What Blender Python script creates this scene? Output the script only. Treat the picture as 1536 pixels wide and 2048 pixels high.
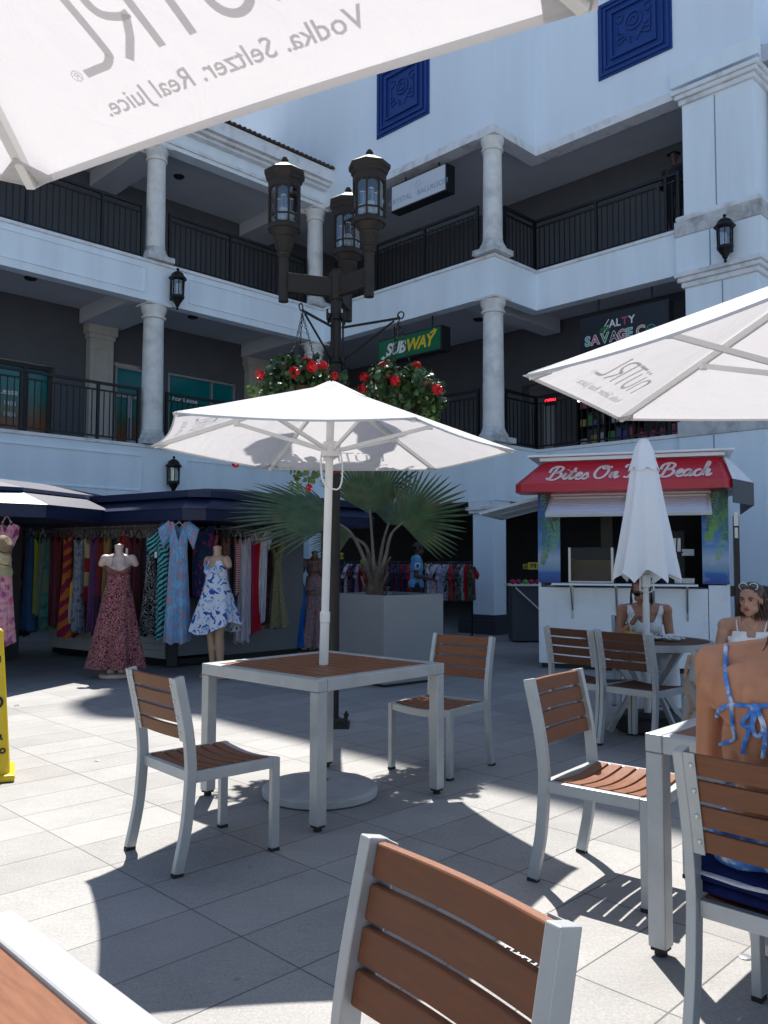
import bpy, bmesh, math, random
from mathutils import Vector, Matrix, noise
R = math.radians
pi = math.pi
scn = bpy.context.scene
for o in list(bpy.data.objects): bpy.data.objects.remove(o)
col = scn.collection

# ------------------------------------------------------------------ camera
CH = 1.3196; CP = 0.0590474; CR = 0.0031764; CF = 1670.2   # eye height, pitch, roll, focal length in photo pixels
cfw = Vector((0, math.cos(CP), math.sin(CP))); cup0 = Vector((0, -math.sin(CP), math.cos(CP))); crt0 = Vector((1, 0, 0))
crt = crt0*math.cos(CR) + cup0*math.sin(CR); cup = -crt0*math.sin(CR) + cup0*math.cos(CR)
CAMP = Vector((0, 0, CH))
cd = bpy.data.cameras.new('camera'); cam = bpy.data.objects.new('camera', cd); col.objects.link(cam)
M = Matrix((crt, cup, -cfw)).transposed().to_4x4(); M.translation = CAMP
cam.matrix_world = M
cd.sensor_fit = 'VERTICAL'; cd.sensor_height = 36; cd.lens = CF*36/2048
cd.clip_start = 0.05; cd.clip_end = 500
scn.camera = cam

# ------------------------------------------------------------------ light
SUN_EL, SUN_AZ = 60.3, -4.0       # azimuth measured from +Y towards +X
w = bpy.data.worlds.new('World'); scn.world = w; w.use_nodes = True
nt = w.node_tree; nt.nodes.clear()
sky = nt.nodes.new('ShaderNodeTexSky'); sky.sky_type = 'NISHITA'; sky.sun_disc = False
sky.sun_elevation = R(SUN_EL); sky.sun_rotation = R(SUN_AZ); sky.ozone_density = 1.6; sky.air_density = 1.0; sky.dust_density = 0.6
bg = nt.nodes.new('ShaderNodeBackground'); bg.inputs[1].default_value = 0.092
wo = nt.nodes.new('ShaderNodeOutputWorld')
nt.links.new(sky.outputs[0], bg.inputs[0]); nt.links.new(bg.outputs[0], wo.inputs[0])
sl = bpy.data.lights.new('sun', 'SUN'); sl.energy = 5.0; sl.angle = R(0.53); sl.color = (1, 0.95, 0.885)
so = bpy.data.objects.new('sun', sl); col.objects.link(so)
sd = Vector((math.sin(R(SUN_AZ))*math.cos(R(SUN_EL)), math.cos(R(SUN_AZ))*math.cos(R(SUN_EL)), math.sin(R(SUN_EL))))
so.rotation_euler = sd.to_track_quat('Z', 'Y').to_euler(); so.location = (0, 0, 30)
scn.view_settings.view_transform = 'Standard'; scn.view_settings.look = 'None'
scn.view_settings.exposure = 0.90; scn.view_settings.gamma = 1
scn.cycles.max_bounces = 8; scn.cycles.transparent_max_bounces = 12

# ------------------------------------------------------------------ points seen in the photo -> world points at a known plane
def ray(px, py): return cfw*CF + crt*(px-768) - cup*(py-1024)
def G(px, py, z=0.0):
    d = ray(px, py); return CAMP + d*((z-CH)/d.z)
def AT(px, py, Y):
    d = ray(px, py); return CAMP + d*(Y/d.y)

# ------------------------------------------------------------------ object helpers
def tag(o, label=None, cat=None, group=None, kind=None):
    if label: o['label'] = label
    if cat: o['category'] = cat
    if group: o['group'] = group
    if kind: o['kind'] = kind
    return o
def empty(name, loc=(0, 0, 0), rz=0.0, label=None, cat=None, group=None):
    o = bpy.data.objects.new(name, None); col.objects.link(o); o.location = loc; o.rotation_euler = (0, 0, rz)
    o.empty_display_size = 0.1
    return tag(o, label, cat, group)
kids = {}
def copy_tree(o, parent=None):
    c = o.copy(); col.objects.link(c)
    if parent: c.parent = parent
    else: c.parent = None
    for ch in [x for x in bpy.data.objects if x.parent == o]: copy_tree(ch, c)
    return c

class MB:
    """mesh builder"""
    def __init__(s): s.v = []; s.f = []; s.sm = []
    def add(s, vs, fs, smooth=False):
        n = len(s.v); s.v += [tuple(x) for x in vs]; s.f += [tuple(i+n for i in f) for f in fs]; s.sm += [smooth]*len(fs); return s
    def box(s, a, b, M=None):
        (x0, y0, z0), (x1, y1, z1) = a, b
        vs = [Vector(p) for p in ((x0,y0,z0),(x1,y0,z0),(x1,y1,z0),(x0,y1,z0),(x0,y0,z1),(x1,y0,z1),(x1,y1,z1),(x0,y1,z1))]
        if M: vs = [M @ q for q in vs]
        return s.add(vs, [(0,3,2,1),(4,5,6,7),(0,1,5,4),(1,2,6,5),(2,3,7,6),(3,0,4,7)])
    def cbox(s, c, d, M=None): return s.box([c[i]-d[i]/2 for i in range(3)], [c[i]+d[i]/2 for i in range(3)], M)
    def bar(s, p, q, w, h, up=(0,0,1)):
        """box-section bar from p to q"""
        p = Vector(p); q = Vector(q); d = (q-p).normalized(); up = Vector(up)
        x = d.cross(up)
        if x.length < 1e-4: x = d.cross(Vector((1,0,0)))
        x.normalize(); y = x.cross(d).normalized()
        vs = [e + x*sx*w/2 + y*sy*h/2 for e in (p, q) for sx, sy in ((-1,-1),(1,-1),(1,1),(-1,1))]
        return s.add(vs, [(0,1,2,3),(7,6,5,4),(0,4,5,1),(1,5,6,2),(2,6,7,3),(3,7,4,0)])
    def tube(s, pts, r, n=10, cap=True, closed=False, rect=None, up=None):
        """round tube (or rect=(w,h)) along points; r float or list"""
        pts = [Vector(p) for p in pts]; m = len(pts)
        rs = r if isinstance(r, (list, tuple)) else [r]*m
        vs = []; pu = Vector(up) if up else None
        for i, p in enumerate(pts):
            if closed: d = pts[(i+1) % m]-pts[i-1]
            else: d = pts[min(i+1, m-1)]-pts[max(i-1, 0)]
            d.normalize()
            if pu is None: pu = Vector((0,0,1)) if abs(d.z) < .9 else Vector((1,0,0))
            x = d.cross(pu).normalized(); y = x.cross(d).normalized()
            if not up: pu = y
            if rect:
                for sx, sy in ((-1,-1),(1,-1),(1,1),(-1,1)): vs.append(p + x*sx*rect[0]/2 + y*sy*rect[1]/2)
            else:
                for k in range(n): vs.append(p + (x*math.cos(2*pi*k/n) + y*math.sin(2*pi*k/n))*rs[i])
        if rect: n = 4
        fs = []
        for i in range(m if closed else m-1):
            a = i*n; b = ((i+1) % m)*n
            for k in range(n): fs.append((a+k, a+(k+1) % n, b+(k+1) % n, b+k))
        if cap and not closed: fs += [tuple(range(n-1, -1, -1)), tuple((m-1)*n+k for k in range(n))]
        return s.add(vs, [f[::-1] for f in fs], not rect)
    def lathe(s, prof, c=(0,0,0), n=24, ph=0.0, smooth=True, sx=1, sy=1, M=None):
        """prof list of (r,z)"""
        vs = []
        for r, z in prof:
            for k in range(n):
                a = ph + 2*pi*k/n; q = Vector((c[0]+sx*r*math.cos(a), c[1]+sy*r*math.sin(a), c[2]+z)); vs.append(M @ q if M else q)
        fs = []
        for i in range(len(prof)-1):
            for k in range(n): fs.append((i*n+k, i*n+(k+1) % n, (i+1)*n+(k+1) % n, (i+1)*n+k))
        if prof[0][0] > 1e-5: fs.append(tuple(range(n-1, -1, -1)))
        if prof[-1][0] > 1e-5: fs.append(tuple((len(prof)-1)*n+k for k in range(n)))
        return s.add(vs, fs, smooth)
    def prism(s, poly, z0, z1, M=None):
        """vertical extrusion of an xy polygon (ccw)"""
        n = len(poly); vs = [Vector((x, y, z0)) for x, y in poly] + [Vector((x, y, z1)) for x, y in poly]
        if M: vs = [M @ q for q in vs]
        return s.add(vs, [tuple(range(n-1, -1, -1)), tuple(range(n, 2*n))] + [(i, (i+1) % n, n+(i+1) % n, n+i) for i in range(n)])
    def ell(s, c, r, n=16, m=10, M=None):
        vs = []; c = Vector(c)
        for i in range(m+1):
            t = pi*i/m
            for k in range(n):
                a = 2*pi*k/n; q = Vector((r[0]*math.sin(t)*math.cos(a), r[1]*math.sin(t)*math.sin(a), -r[2]*math.cos(t)))
                if M: q = M @ q
                vs.append(c+q)
        fs = []
        for i in range(m):
            for k in range(n):
                f = (i*n+k, i*n+(k+1) % n, (i+1)*n+(k+1) % n, (i+1)*n+k); fs.append(f)
        return s.add(vs, fs, True)
    def cap(s, p, q, r0, r1, n=14):
        """tapered capsule (closed)"""
        p = Vector(p); q = Vector(q); d = q-p; L = d.length; d.normalize()
        x = d.orthogonal().normalized(); y = d.cross(x)
        rings = []
        for i in range(5):
            t = pi/2*(1-i/5); rings.append((p - d*r0*math.sin(t), r0*math.cos(t)))
        rings += [(p, r0), (q, r1)]
        for i in range(1, 6):
            t = pi/2*i/5; rings.append((q + d*r1*math.sin(t), max(r1*math.cos(t), 1e-4)))
        rings[0] = (rings[0][0], 1e-4)
        vs = [c + (x*math.cos(2*pi*k/n)+y*math.sin(2*pi*k/n))*r for c, r in rings for k in range(n)]
        fs = [(i*n+k, i*n+(k+1) % n, (i+1)*n+(k+1) % n, (i+1)*n+k) for i in range(len(rings)-1) for k in range(n)]
        return s.add(vs, fs, True)
    def grid(s, P, smooth=True, closed_u=False):
        """P[i][j] grid of points -> sheet"""
        m = len(P); n = len(P[0]); vs = [q for row in P for q in row]; fs = []
        for i in range(m-1):
            for j in range(n if closed_u else n-1): fs.append((i*n+j, i*n+(j+1) % n, (i+1)*n+(j+1) % n, (i+1)*n+j))
        return s.add(vs, fs, smooth)
    def mesh(s, name):
        me = bpy.data.meshes.new(name); me.from_pydata(s.v, [], s.f); me.validate(clean_customdata=False)
        if len(me.polygons) == len(s.sm): me.polygons.foreach_set('use_smooth', s.sm)
        me.update(); return me
    def build(s, name, mat, parent=None, bevel=0, sharp=35, weld=False, solid=0, fix=False):
        me = s.mesh(name)
        if weld or fix:
            bm = bmesh.new(); bm.from_mesh(me)
            if weld: bmesh.ops.remove_doubles(bm, verts=bm.verts, dist=1e-4)
            bmesh.ops.recalc_face_normals(bm, faces=bm.faces); bm.to_mesh(me); bm.free()
        if any(p.use_smooth for p in me.polygons):
            me.set_sharp_from_angle(angle=R(sharp))
        if mat: me.materials.append(mat)
        o = bpy.data.objects.new(name, me); col.objects.link(o)
        if parent: o.parent = parent
        if solid:
            m = o.modifiers.new('solid', 'SOLIDIFY'); m.thickness = solid; m.offset = 0
        if bevel:
            m = o.modifiers.new('bevel', 'BEVEL'); m.width = bevel; m.segments = 2; m.limit_method = 'ANGLE'; m.angle_limit = R(40); m.harden_normals = False
        return o

def lerp(a, b, t): return a + (b-a)*t
def crom(pts, n=8, closed=False):
    """catmull-rom through points"""
    P = [Vector(p) for p in pts]; out = []; m = len(P)
    for i in range(m if closed else m-1):
        if closed: p0, p1, p2, p3 = P[i-1], P[i], P[(i+1) % m], P[(i+2) % m]
        else: p0, p1, p2, p3 = P[max(i-1, 0)], P[i], P[i+1], P[min(i+2, m-1)]
        for k in range(n):
            t = k/n
            out.append(0.5*((2*p1)+(-p0+p2)*t+(2*p0-5*p1+4*p2-p3)*t*t+(-p0+3*p1-3*p2+p3)*t**3))
    if not closed: out.append(P[-1])
    return out

# ------------------------------------------------------------------ materials
def mat(name, base=(.5,.5,.5), rough=.6, metal=0.0, var=0.0, vscale=8.0, bump=0.0, bscale=60.0, spec=.5, dirt=None, dscale=2.0, damt=.5, coat=0, rvar=0, stretch=None, sheen=0):
    m = bpy.data.materials.new(name); m.use_nodes = True; nt = m.node_tree; N = nt.nodes; L = nt.links
    b = N['Principled BSDF']; b.inputs['Base Color'].default_value = (*base, 1); b.inputs['Roughness'].default_value = rough
    b.inputs['Metallic'].default_value = metal; b.inputs['Specular IOR Level'].default_value = spec
    if coat: b.inputs['Coat Weight'].default_value = coat; b.inputs['Coat Roughness'].default_value = .08
    if sheen: b.inputs['Sheen Weight'].default_value = sheen
    tc = N.new('ShaderNodeTexCoord'); co = tc.outputs['Object']
    if stretch:
        mp = N.new('ShaderNodeMapping'); mp.inputs['Scale'].default_value = stretch; L.new(co, mp.inputs[0]); co = mp.outputs[0]
    colr = None
    if var or rvar:
        n = N.new('ShaderNodeTexNoise'); n.inputs['Scale'].default_value = vscale; n.inputs['Detail'].default_value = 6; L.new(co, n.inputs['Vector'])
        r = N.new('ShaderNodeMapRange'); r.inputs[1].default_value = .3; r.inputs[2].default_value = .7; r.inputs[3].default_value = 1-var; r.inputs[4].default_value = 1+var
        L.new(n.outputs['Fac'], r.inputs[0])
        mx = N.new('ShaderNodeVectorMath'); mx.operation = 'SCALE'; mx.inputs[0].default_value = base; L.new(r.outputs[0], mx.inputs['Scale']); colr = mx.outputs[0]
        if rvar:
            r2 = N.new('ShaderNodeMapRange'); r2.inputs[1].default_value = .3; r2.inputs[2].default_value = .7; r2.inputs[3].default_value = max(rough-rvar, .02); r2.inputs[4].default_value = min(rough+rvar, 1)
            L.new(n.outputs['Fac'], r2.inputs[0]); L.new(r2.outputs[0], b.inputs['Roughness'])
    if dirt:
        n2 = N.new('ShaderNodeTexNoise'); n2.inputs['Scale'].default_value = dscale; n2.inputs['Detail'].default_value = 8; n2.inputs['Roughness'].default_value = .65; L.new(co, n2.inputs['Vector'])
        r = N.new('ShaderNodeMapRange'); r.inputs[1].default_value = .5; r.inputs[2].default_value = .72; r.inputs[3].default_value = 0; r.inputs[4].default_value = damt; L.new(n2.outputs['Fac'], r.inputs[0])
        mi = N.new('ShaderNodeMix'); mi.data_type = 'RGBA'; L.new(r.outputs[0], mi.inputs[0])
        if colr: L.new(colr, mi.inputs[6])
        else: mi.inputs[6].default_value = (*base, 1)
        mi.inputs[7].default_value = (*dirt, 1); colr = mi.outputs[2]
    if colr: L.new(colr, b.inputs['Base Color'])
    if bump:
        n3 = N.new('ShaderNodeTexNoise'); n3.inputs['Scale'].default_value = bscale; n3.inputs['Detail'].default_value = 4; L.new(co, n3.inputs['Vector'])
        bp = N.new('ShaderNodeBump'); bp.inputs['Strength'].default_value = bump; bp.inputs['Distance'].default_value = .005; L.new(n3.outputs['Fac'], bp.inputs['Height']); L.new(bp.outputs[0], b.inputs['Normal'])
    return m
def emis(name, c, s=1.0):
    m = bpy.data.materials.new(name); m.use_nodes = True; b = m.node_tree.nodes['Principled BSDF']
    b.inputs['Base Color'].default_value = (*c, 1); b.inputs['Emission Color'].default_value = (*c, 1); b.inputs['Emission Strength'].default_value = s; return m
def glass_mat(name, c=(.8,.85,.88), rough=.03, alpha=.25):
    """thin pane: mix of transparent and glossy"""
    m = bpy.data.materials.new(name); m.use_nodes = True; nt = m.node_tree; N = nt.nodes; L = nt.links; N.clear()
    o = N.new('ShaderNodeOutputMaterial'); t = N.new('ShaderNodeBsdfTransparent'); t.inputs[0].default_value = (*c, 1)
    g = N.new('ShaderNodeBsdfGlossy'); g.inputs['Roughness'].default_value = rough
    f = N.new('ShaderNodeFresnel'); f.inputs[0].default_value = 1.5
    a = N.new('ShaderNodeMath'); a.operation = 'ADD'; a.inputs[1].default_value = alpha*.3; L.new(f.outputs[0], a.inputs[0])
    mx = N.new('ShaderNodeMixShader'); L.new(a.outputs[0], mx.inputs[0]); L.new(t.outputs[0], mx.inputs[1]); L.new(g.outputs[0], mx.inputs[2]); L.new(mx.outputs[0], o.inputs[0])
    return m
def pattern(name, kind, cols, scale=10.0, rough=.85):
    """printed cloth: kind leopard / floral / stripes / paisley / spots / tiedye / bands"""
    m = bpy.data.materials.new(name); m.use_nodes = True; nt = m.node_tree; N = nt.nodes; L = nt.links
    b = N['Principled BSDF']; b.inputs['Roughness'].default_value = rough; b.inputs['Sheen Weight'].default_value = .15; b.inputs['Specular IOR Level'].default_value = .2
    tc = N.new('ShaderNodeTexCoord'); co = tc.outputs['Object']
    def ramp(fac, stops, const=True):
        r = N.new('ShaderNodeValToRGB'); cr = r.color_ramp; cr.interpolation = 'CONSTANT' if const else 'LINEAR'
        while len(cr.elements) < len(stops): cr.elements.new(.5)
        for e, (p, c) in zip(cr.elements, stops): e.position = p; e.color = (*c, 1)
        L.new(fac, r.inputs[0]); return r.outputs[0]
    if kind == 'leopard':
        v = N.new('ShaderNodeTexVoronoi'); v.feature = 'DISTANCE_TO_EDGE'; v.inputs['Scale'].default_value = scale
        n = N.new('ShaderNodeTexNoise'); n.inputs['Scale'].default_value = scale*.8
        ad = N.new('ShaderNodeMixRGB'); ad.blend_type = 'LINEAR_LIGHT'; ad.inputs[0].default_value = .08; L.new(co, ad.inputs[1]); L.new(n.outputs['Color'], ad.inputs[2]); L.new(ad.outputs[0], v.inputs['Vector'])
        c = ramp(v.outputs['Distance'], [(0, cols[1]), (.07, cols[0]), (.24, cols[2])])
    elif kind == 'floral':
        v = N.new('ShaderNodeTexVoronoi'); v.inputs['Scale'].default_value = scale; n = N.new('ShaderNodeTexNoise'); n.inputs['Scale'].default_value = scale*1.3; n.inputs['Detail'].default_value = 3
        ad = N.new('ShaderNodeMixRGB'); ad.blend_type = 'LINEAR_LIGHT'; ad.inputs[0].default_value = .12; L.new(co, ad.inputs[1]); L.new(n.outputs['Color'], ad.inputs[2]); L.new(ad.outputs[0], v.inputs['Vector'])
        c = ramp(v.outputs['Distance'], [(0, cols[2]), (.14, cols[1]), (.33, cols[0]), (.62, cols[-1])])
    elif kind == 'blobs':
        n = N.new('ShaderNodeTexNoise'); n.inputs['Scale'].default_value = scale; n.inputs['Detail'].default_value = 2; n.inputs['Distortion'].default_value = .6; L.new(co, n.inputs['Vector'])
        c = ramp(n.outputs['Fac'], [(0, cols[1]), (.40, cols[0]), (.58, cols[2]), (.66, cols[0])])
    elif kind == 'paisley':
        n = N.new('ShaderNodeTexNoise'); n.inputs['Scale'].default_value = scale; n.inputs['Detail'].default_value = 1; n.inputs['Distortion'].default_value = 2.2; L.new(co, n.inputs['Vector'])
        ml = N.new('ShaderNodeMath'); ml.operation = 'PINGPONG'; ml.inputs[1].default_value = .09; L.new(n.outputs['Fac'], ml.inputs[0])
        m2 = N.new('ShaderNodeMath'); m2.operation = 'MULTIPLY'; m2.inputs[1].default_value = 11; L.new(ml.outputs[0], m2.inputs[0])
        c = ramp(m2.outputs[0], [(0, cols[0]), (.62, cols[1])])
    elif kind == 'stripes':
        wv = N.new('ShaderNodeTexWave'); wv.bands_direction = 'Z'; wv.inputs['Scale'].default_value = scale; wv.inputs['Distortion'].default_value = .6; L.new(co, wv.inputs['Vector'])
        c = ramp(wv.outputs['Fac'], [(0, cols[0]), (.5, cols[1])])
    elif kind == 'zebra':
        mp = N.new('ShaderNodeMapping'); mp.inputs['Rotation'].default_value = (0, .7, 0); L.new(co, mp.inputs[0])
        wv = N.new('ShaderNodeTexWave'); wv.inputs['Scale'].default_value = scale; wv.inputs['Distortion'].default_value = 5; wv.bands_direction = 'Z'; wv.inputs['Detail Scale'].default_value = 1.2; L.new(mp.outputs[0], wv.inputs['Vector'])
        c = ramp(wv.outputs['Fac'], [(0, cols[0]), (.45, cols[1])])
    elif kind == 'tiedye':
        n = N.new('ShaderNodeTexNoise'); n.inputs['Scale'].default_value = scale; n.inputs['Detail'].default_value = 8; L.new(co, n.inputs['Vector'])
        c = ramp(n.outputs['Fac'], [(.36, cols[0]), (.5, cols[1]), (.62, cols[2])], False)
    elif kind == 'bands':
        sp = N.new('ShaderNodeSeparateXYZ'); L.new(co, sp.inputs[0]); n = N.new('ShaderNodeMapRange'); n.inputs[1].default_value = scale; n.inputs[2].default_value = 0; L.new(sp.outputs['Z'], n.inputs[0])
        k = len(cols); c = ramp(n.outputs[0], [(i/k, cols[i]) for i in range(k)])
    L.new(c, b.inputs['Base Color'])
    return m
# ------------------------------------------------------------------ paving
def paving_material():
    m = bpy.data.materials.new('paving'); m.use_nodes = True; nt = m.node_tree; N = nt.nodes; L = nt.links; b = N['Principled BSDF']
    tc = N.new('ShaderNodeTexCoord'); co = tc.outputs['Object']
    def math_(op, a, bb=None, c=None):
        n = N.new('ShaderNodeMath'); n.operation = op
        for i, x in enumerate((a, bb, c)):
            if x is None: continue
            if isinstance(x, (int, float)): n.inputs[i].default_value = x
            else: L.new(x, n.inputs[i])
        return n.outputs[0]
    def dot(v):
        n = N.new('ShaderNodeVectorMath'); n.operation = 'DOT_PRODUCT'; n.inputs[1].default_value = v; L.new(co, n.inputs[0]); return n.outputs['Value']
    s = 2**-.5
    u = math_('DIVIDE', math_('SUBTRACT', dot((s, s, 0)), 1.785), .60)
    v = math_('DIVIDE', math_('SUBTRACT', dot((-s, s, 0)), 2.489), .323)
    fu = math_('FRACT', u); fv = math_('FRACT', v)
    du = math_('MULTIPLY', math_('MINIMUM', fu, math_('SUBTRACT', 1, fu)), .60)
    dv = math_('MULTIPLY', math_('MINIMUM', fv, math_('SUBTRACT', 1, fv)), .323)
    dd = math_('MINIMUM', du, dv)
    joint = N.new('ShaderNodeMapRange'); joint.inputs[1].default_value = .0022; joint.inputs[2].default_value = .0036; L.new(dd, joint.inputs[0])
    idv = N.new('ShaderNodeCombineXYZ'); L.new(math_('FLOOR', u), idv.inputs[0]); L.new(math_('FLOOR', v), idv.inputs[1])
    wn = N.new('ShaderNodeTexWhiteNoise'); wn.noise_dimensions = '3D'; L.new(idv.outputs[0], wn.inputs['Vector'])
    # per-tile offset grain so that no two tiles match
    off = N.new('ShaderNodeVectorMath'); off.operation = 'MULTIPLY_ADD'; off.inputs[1].default_value = (7, 7, 7); L.new(wn.outputs['Color'], off.inputs[0]); L.new(co, off.inputs[2])
    n1 = N.new('ShaderNodeTexNoise'); n1.inputs['Scale'].default_value = 110; n1.inputs['Detail'].default_value = 3; n1.inputs['Roughness'].default_value = .7; L.new(off.outputs[0], n1.inputs['Vector'])
    n2 = N.new('ShaderNodeTexNoise'); n2.inputs['Scale'].default_value = 5; n2.inputs['Detail'].default_value = 6; L.new(off.outputs[0], n2.inputs['Vector'])
    n3 = N.new('ShaderNodeTexNoise'); n3.inputs['Scale'].default_value = .9; n3.inputs['Detail'].default_value = 7; n3.inputs['Roughness'].default_value = .62; L.new(co, n3.inputs['Vector'])
    mp = N.new('ShaderNodeMapping'); mp.inputs['Rotation'].default_value = (0, 0, R(45)); mp.inputs['Scale'].default_value = (6, 60, 6); L.new(off.outputs[0], mp.inputs[0])
    n4 = N.new('ShaderNodeTexNoise'); n4.inputs['Scale'].default_value = 1.0; n4.inputs['Detail'].default_value = 4; L.new(mp.outputs[0], n4.inputs['Vector'])
    f = math_('ADD', math_('MULTIPLY', math_('SUBTRACT', wn.outputs['Value'], .5), .20), 1.0)
    f = math_('ADD', f, math_('MULTIPLY', math_('SUBTRACT', n1.outputs['Fac'], .5), .95))
    f = math_('ADD', f, math_('MULTIPLY', math_('SUBTRACT', n2.outputs['Fac'], .5), .30))
    f = math_('ADD', f, math_('MULTIPLY', math_('SUBTRACT', n3.outputs['Fac'], .5), .62))
    f = math_('ADD', f, math_('MULTIPLY', math_('SUBTRACT', n4.outputs['Fac'], .5), .16))
    base = N.new('ShaderNodeVectorMath'); base.operation = 'SCALE'; base.inputs[0].default_value = (.262, .258, .249); L.new(f, base.inputs['Scale'])
    # small dark spots and gum
    vo = N.new('ShaderNodeTexVoronoi'); vo.inputs['Scale'].default_value = 3.4; L.new(co, vo.inputs['Vector'])
    sp = N.new('ShaderNodeMapRange'); sp.inputs[1].default_value = .028; sp.inputs[2].default_value = .045; sp.inputs[3].default_value = .6; sp.inputs[4].default_value = 0; L.new(vo.outputs['Distance'], sp.inputs[0])
    mi0 = N.new('ShaderNodeMix'); mi0.data_type = 'RGBA'; L.new(sp.outputs[0], mi0.inputs[0]); L.new(base.outputs[0], mi0.inputs[6]); mi0.inputs[7].default_value = (.12, .115, .11, 1)
    mi = N.new('ShaderNodeMix'); mi.data_type = 'RGBA'; L.new(joint.outputs[0], mi.inputs[0]); gr = N.new('ShaderNodeMapRange'); gr.inputs[1].default_value = .35; gr.inputs[2].default_value = .65; gr.inputs[3].default_value = .02; gr.inputs[4].default_value = .15; L.new(n3.outputs['Fac'], gr.inputs[0]); L.new(gr.outputs[0], mi.inputs[6]); L.new(mi0.outputs[2], mi.inputs[7])
    L.new(mi.outputs[2], b.inputs['Base Color'])
    rr = N.new('ShaderNodeMapRange'); rr.inputs[3].default_value = .5; rr.inputs[4].default_value = .8; L.new(n2.outputs['Fac'], rr.inputs[0]); L.new(rr.outputs[0], b.inputs['Roughness'])
    h = math_('ADD', math_('MULTIPLY', joint.outputs[0], 1.0), math_('MULTIPLY', n1.outputs['Fac'], .35))
    bp = N.new('ShaderNodeBump'); bp.inputs['Strength'].default_value = .5; bp.inputs['Distance'].default_value = .003; L.new(h, bp.inputs['Height']); L.new(bp.outputs[0], b.inputs['Normal'])
    return m
MB().grid([[(-200, -200, 0), (200, -200, 0)], [(-200, 260, 0), (200, 260, 0)]], False).build('paving', paving_material(), fix=True)
tag(bpy.data.objects['paving'], kind='structure')

# ------------------------------------------------------------------ building
BA = R(45.2); BI = Vector((-1.4077, 18.777, 0))
bA = Vector((math.sin(BA), math.cos(BA), 0)); bB = Vector((-math.cos(BA), math.sin(BA), 0))
def BW(x, y, z=0): return BI + bA*x + bB*y + Vector((0, 0, z))
BRZ = R(90)-BA
stucco = mat('blue stucco', (.81, .90, .97), .85, var=.05, vscale=1.5, bump=.35, bscale=70, dirt=(.58, .66, .74), dscale=1.6, damt=.22, stretch=(1.6, 1.6, .16))
stucco_up = mat('upper stucco', (.80, .89, .98), .85, var=.04, vscale=1.0, bump=.3, bscale=70, dirt=(.64, .73, .84), dscale=1.3, damt=.18, stretch=(1.4, 1.4, .13))
trim = mat('white trim', (.80, .82, .85), .7, var=.05, vscale=4, bump=.2, dirt=(.33, .34, .34), dscale=3, damt=.6)
stone = mat('cast stone', (.74, .74, .72), .85, var=.08, vscale=7, bump=.5, bscale=40, dirt=(.33, .32, .30), dscale=2.2, damt=.55)
stone_dirty = mat('stained stone', (.60, .61, .61), .9, var=.12, vscale=7, bump=.6, bscale=40, dirt=(.14, .14, .14), dscale=2.6, damt=.75)
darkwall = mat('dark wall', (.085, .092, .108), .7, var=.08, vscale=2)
ceilm = mat('ceiling', (.58, .60, .64), .8, var=.05, vscale=1)
railm = mat('black rail', (.012, .013, .015), .45, metal=.3)
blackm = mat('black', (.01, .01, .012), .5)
deckm = mat('deck', (.2, .2, .2), .8)

bld = empty('shopping_arcade', BI, BRZ, 'pale blue three storey arcade building with white columns and dark balconies', 'building')
# outer line of the facade (local), sign walks from far left to the right
PATH = [(-19, 0), (0, 0), (0, -4.9), (1.355, -4.9), (1.355, -7.95)]
def offset_path(P, t):
    """offset inwards (to the building side)"""
    out = []
    n = len(P); segs = []
    for i in range(n-1):
        d = Vector((P[i+1][0]-P[i][0], P[i+1][1]-P[i][1])).normalized(); segs.append((d, Vector((-d.y, d.x))))
    for i in range(n):
        if i == 0: q = Vector(P[0]) + segs[0][1]*t
        elif i == n-1: q = Vector(P[-1]) + segs[-1][1]*t
        else:
            q = Vector(P[i]) + segs[i-1][1]*t + segs[i][1]*t
        out.append((q.x, q.y))
    return out
def strip(mb, P, a, b, z0, z1):
    """ring of wall following the path between offsets a (outer) and b (inner)"""
    o = offset_path(P, a); i = offset_path(P, b); n = len(P)
    vs = [(x, y, z0) for x, y in o] + [(x, y, z0) for x, y in i] + [(x, y, z1) for x, y in o] + [(x, y, z1) for x, y in i]
    fs = []
    for k in range(n-1):
        fs += [(k, k+1, 2*n+k+1, 2*n+k), (n+k+1, n+k, 3*n+k, 3*n+k+1), (2*n+k, 2*n+k+1, 3*n+k+1, 3*n+k), (k+1, k, n+k, n+k+1)]
    fs += [(0, 2*n, 3*n, n), (n-1, 2*n-1, 4*n-1, 3*n-1)]
    mb.add(vs, fs)
# balcony bands
for z0, z1, nm in ((2.45, 3.45, 'balcony_band'), (6.28, 7.02, 'balcony_band')):
    mb = MB(); strip(mb, PATH, 0, .24, z0, z1); mb.build(nm, stucco, bld, fix=True)
    mb = MB(); strip(mb, PATH, -.03, .27, z1+.003, z1+.06); mb.build('coping', trim, bld, fix=True)
# recessed panels on the left wing bands: thin frames round a field
for x0, x1 in ((-12.1, -8.55), (-7.95, -4.45), (-3.5, -.35)):
    for z0, z1 in ((2.62, 3.3), (6.42, 6.92)):
        mb = MB()
        for a, b in (((x0, -.02, z0), (x1, 0, z0+.025)), ((x0, -.02, z1-.025), (x1, 0, z1)), ((x0, -.02, z0+.025), (x0+.025, 0, z1-.025)), ((x1-.025, -.02, z0+.025), (x1, 0, z1-.025))):
            mb.box(a, b)
        mb.build('panel_moulding', stucco, bld)
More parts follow.
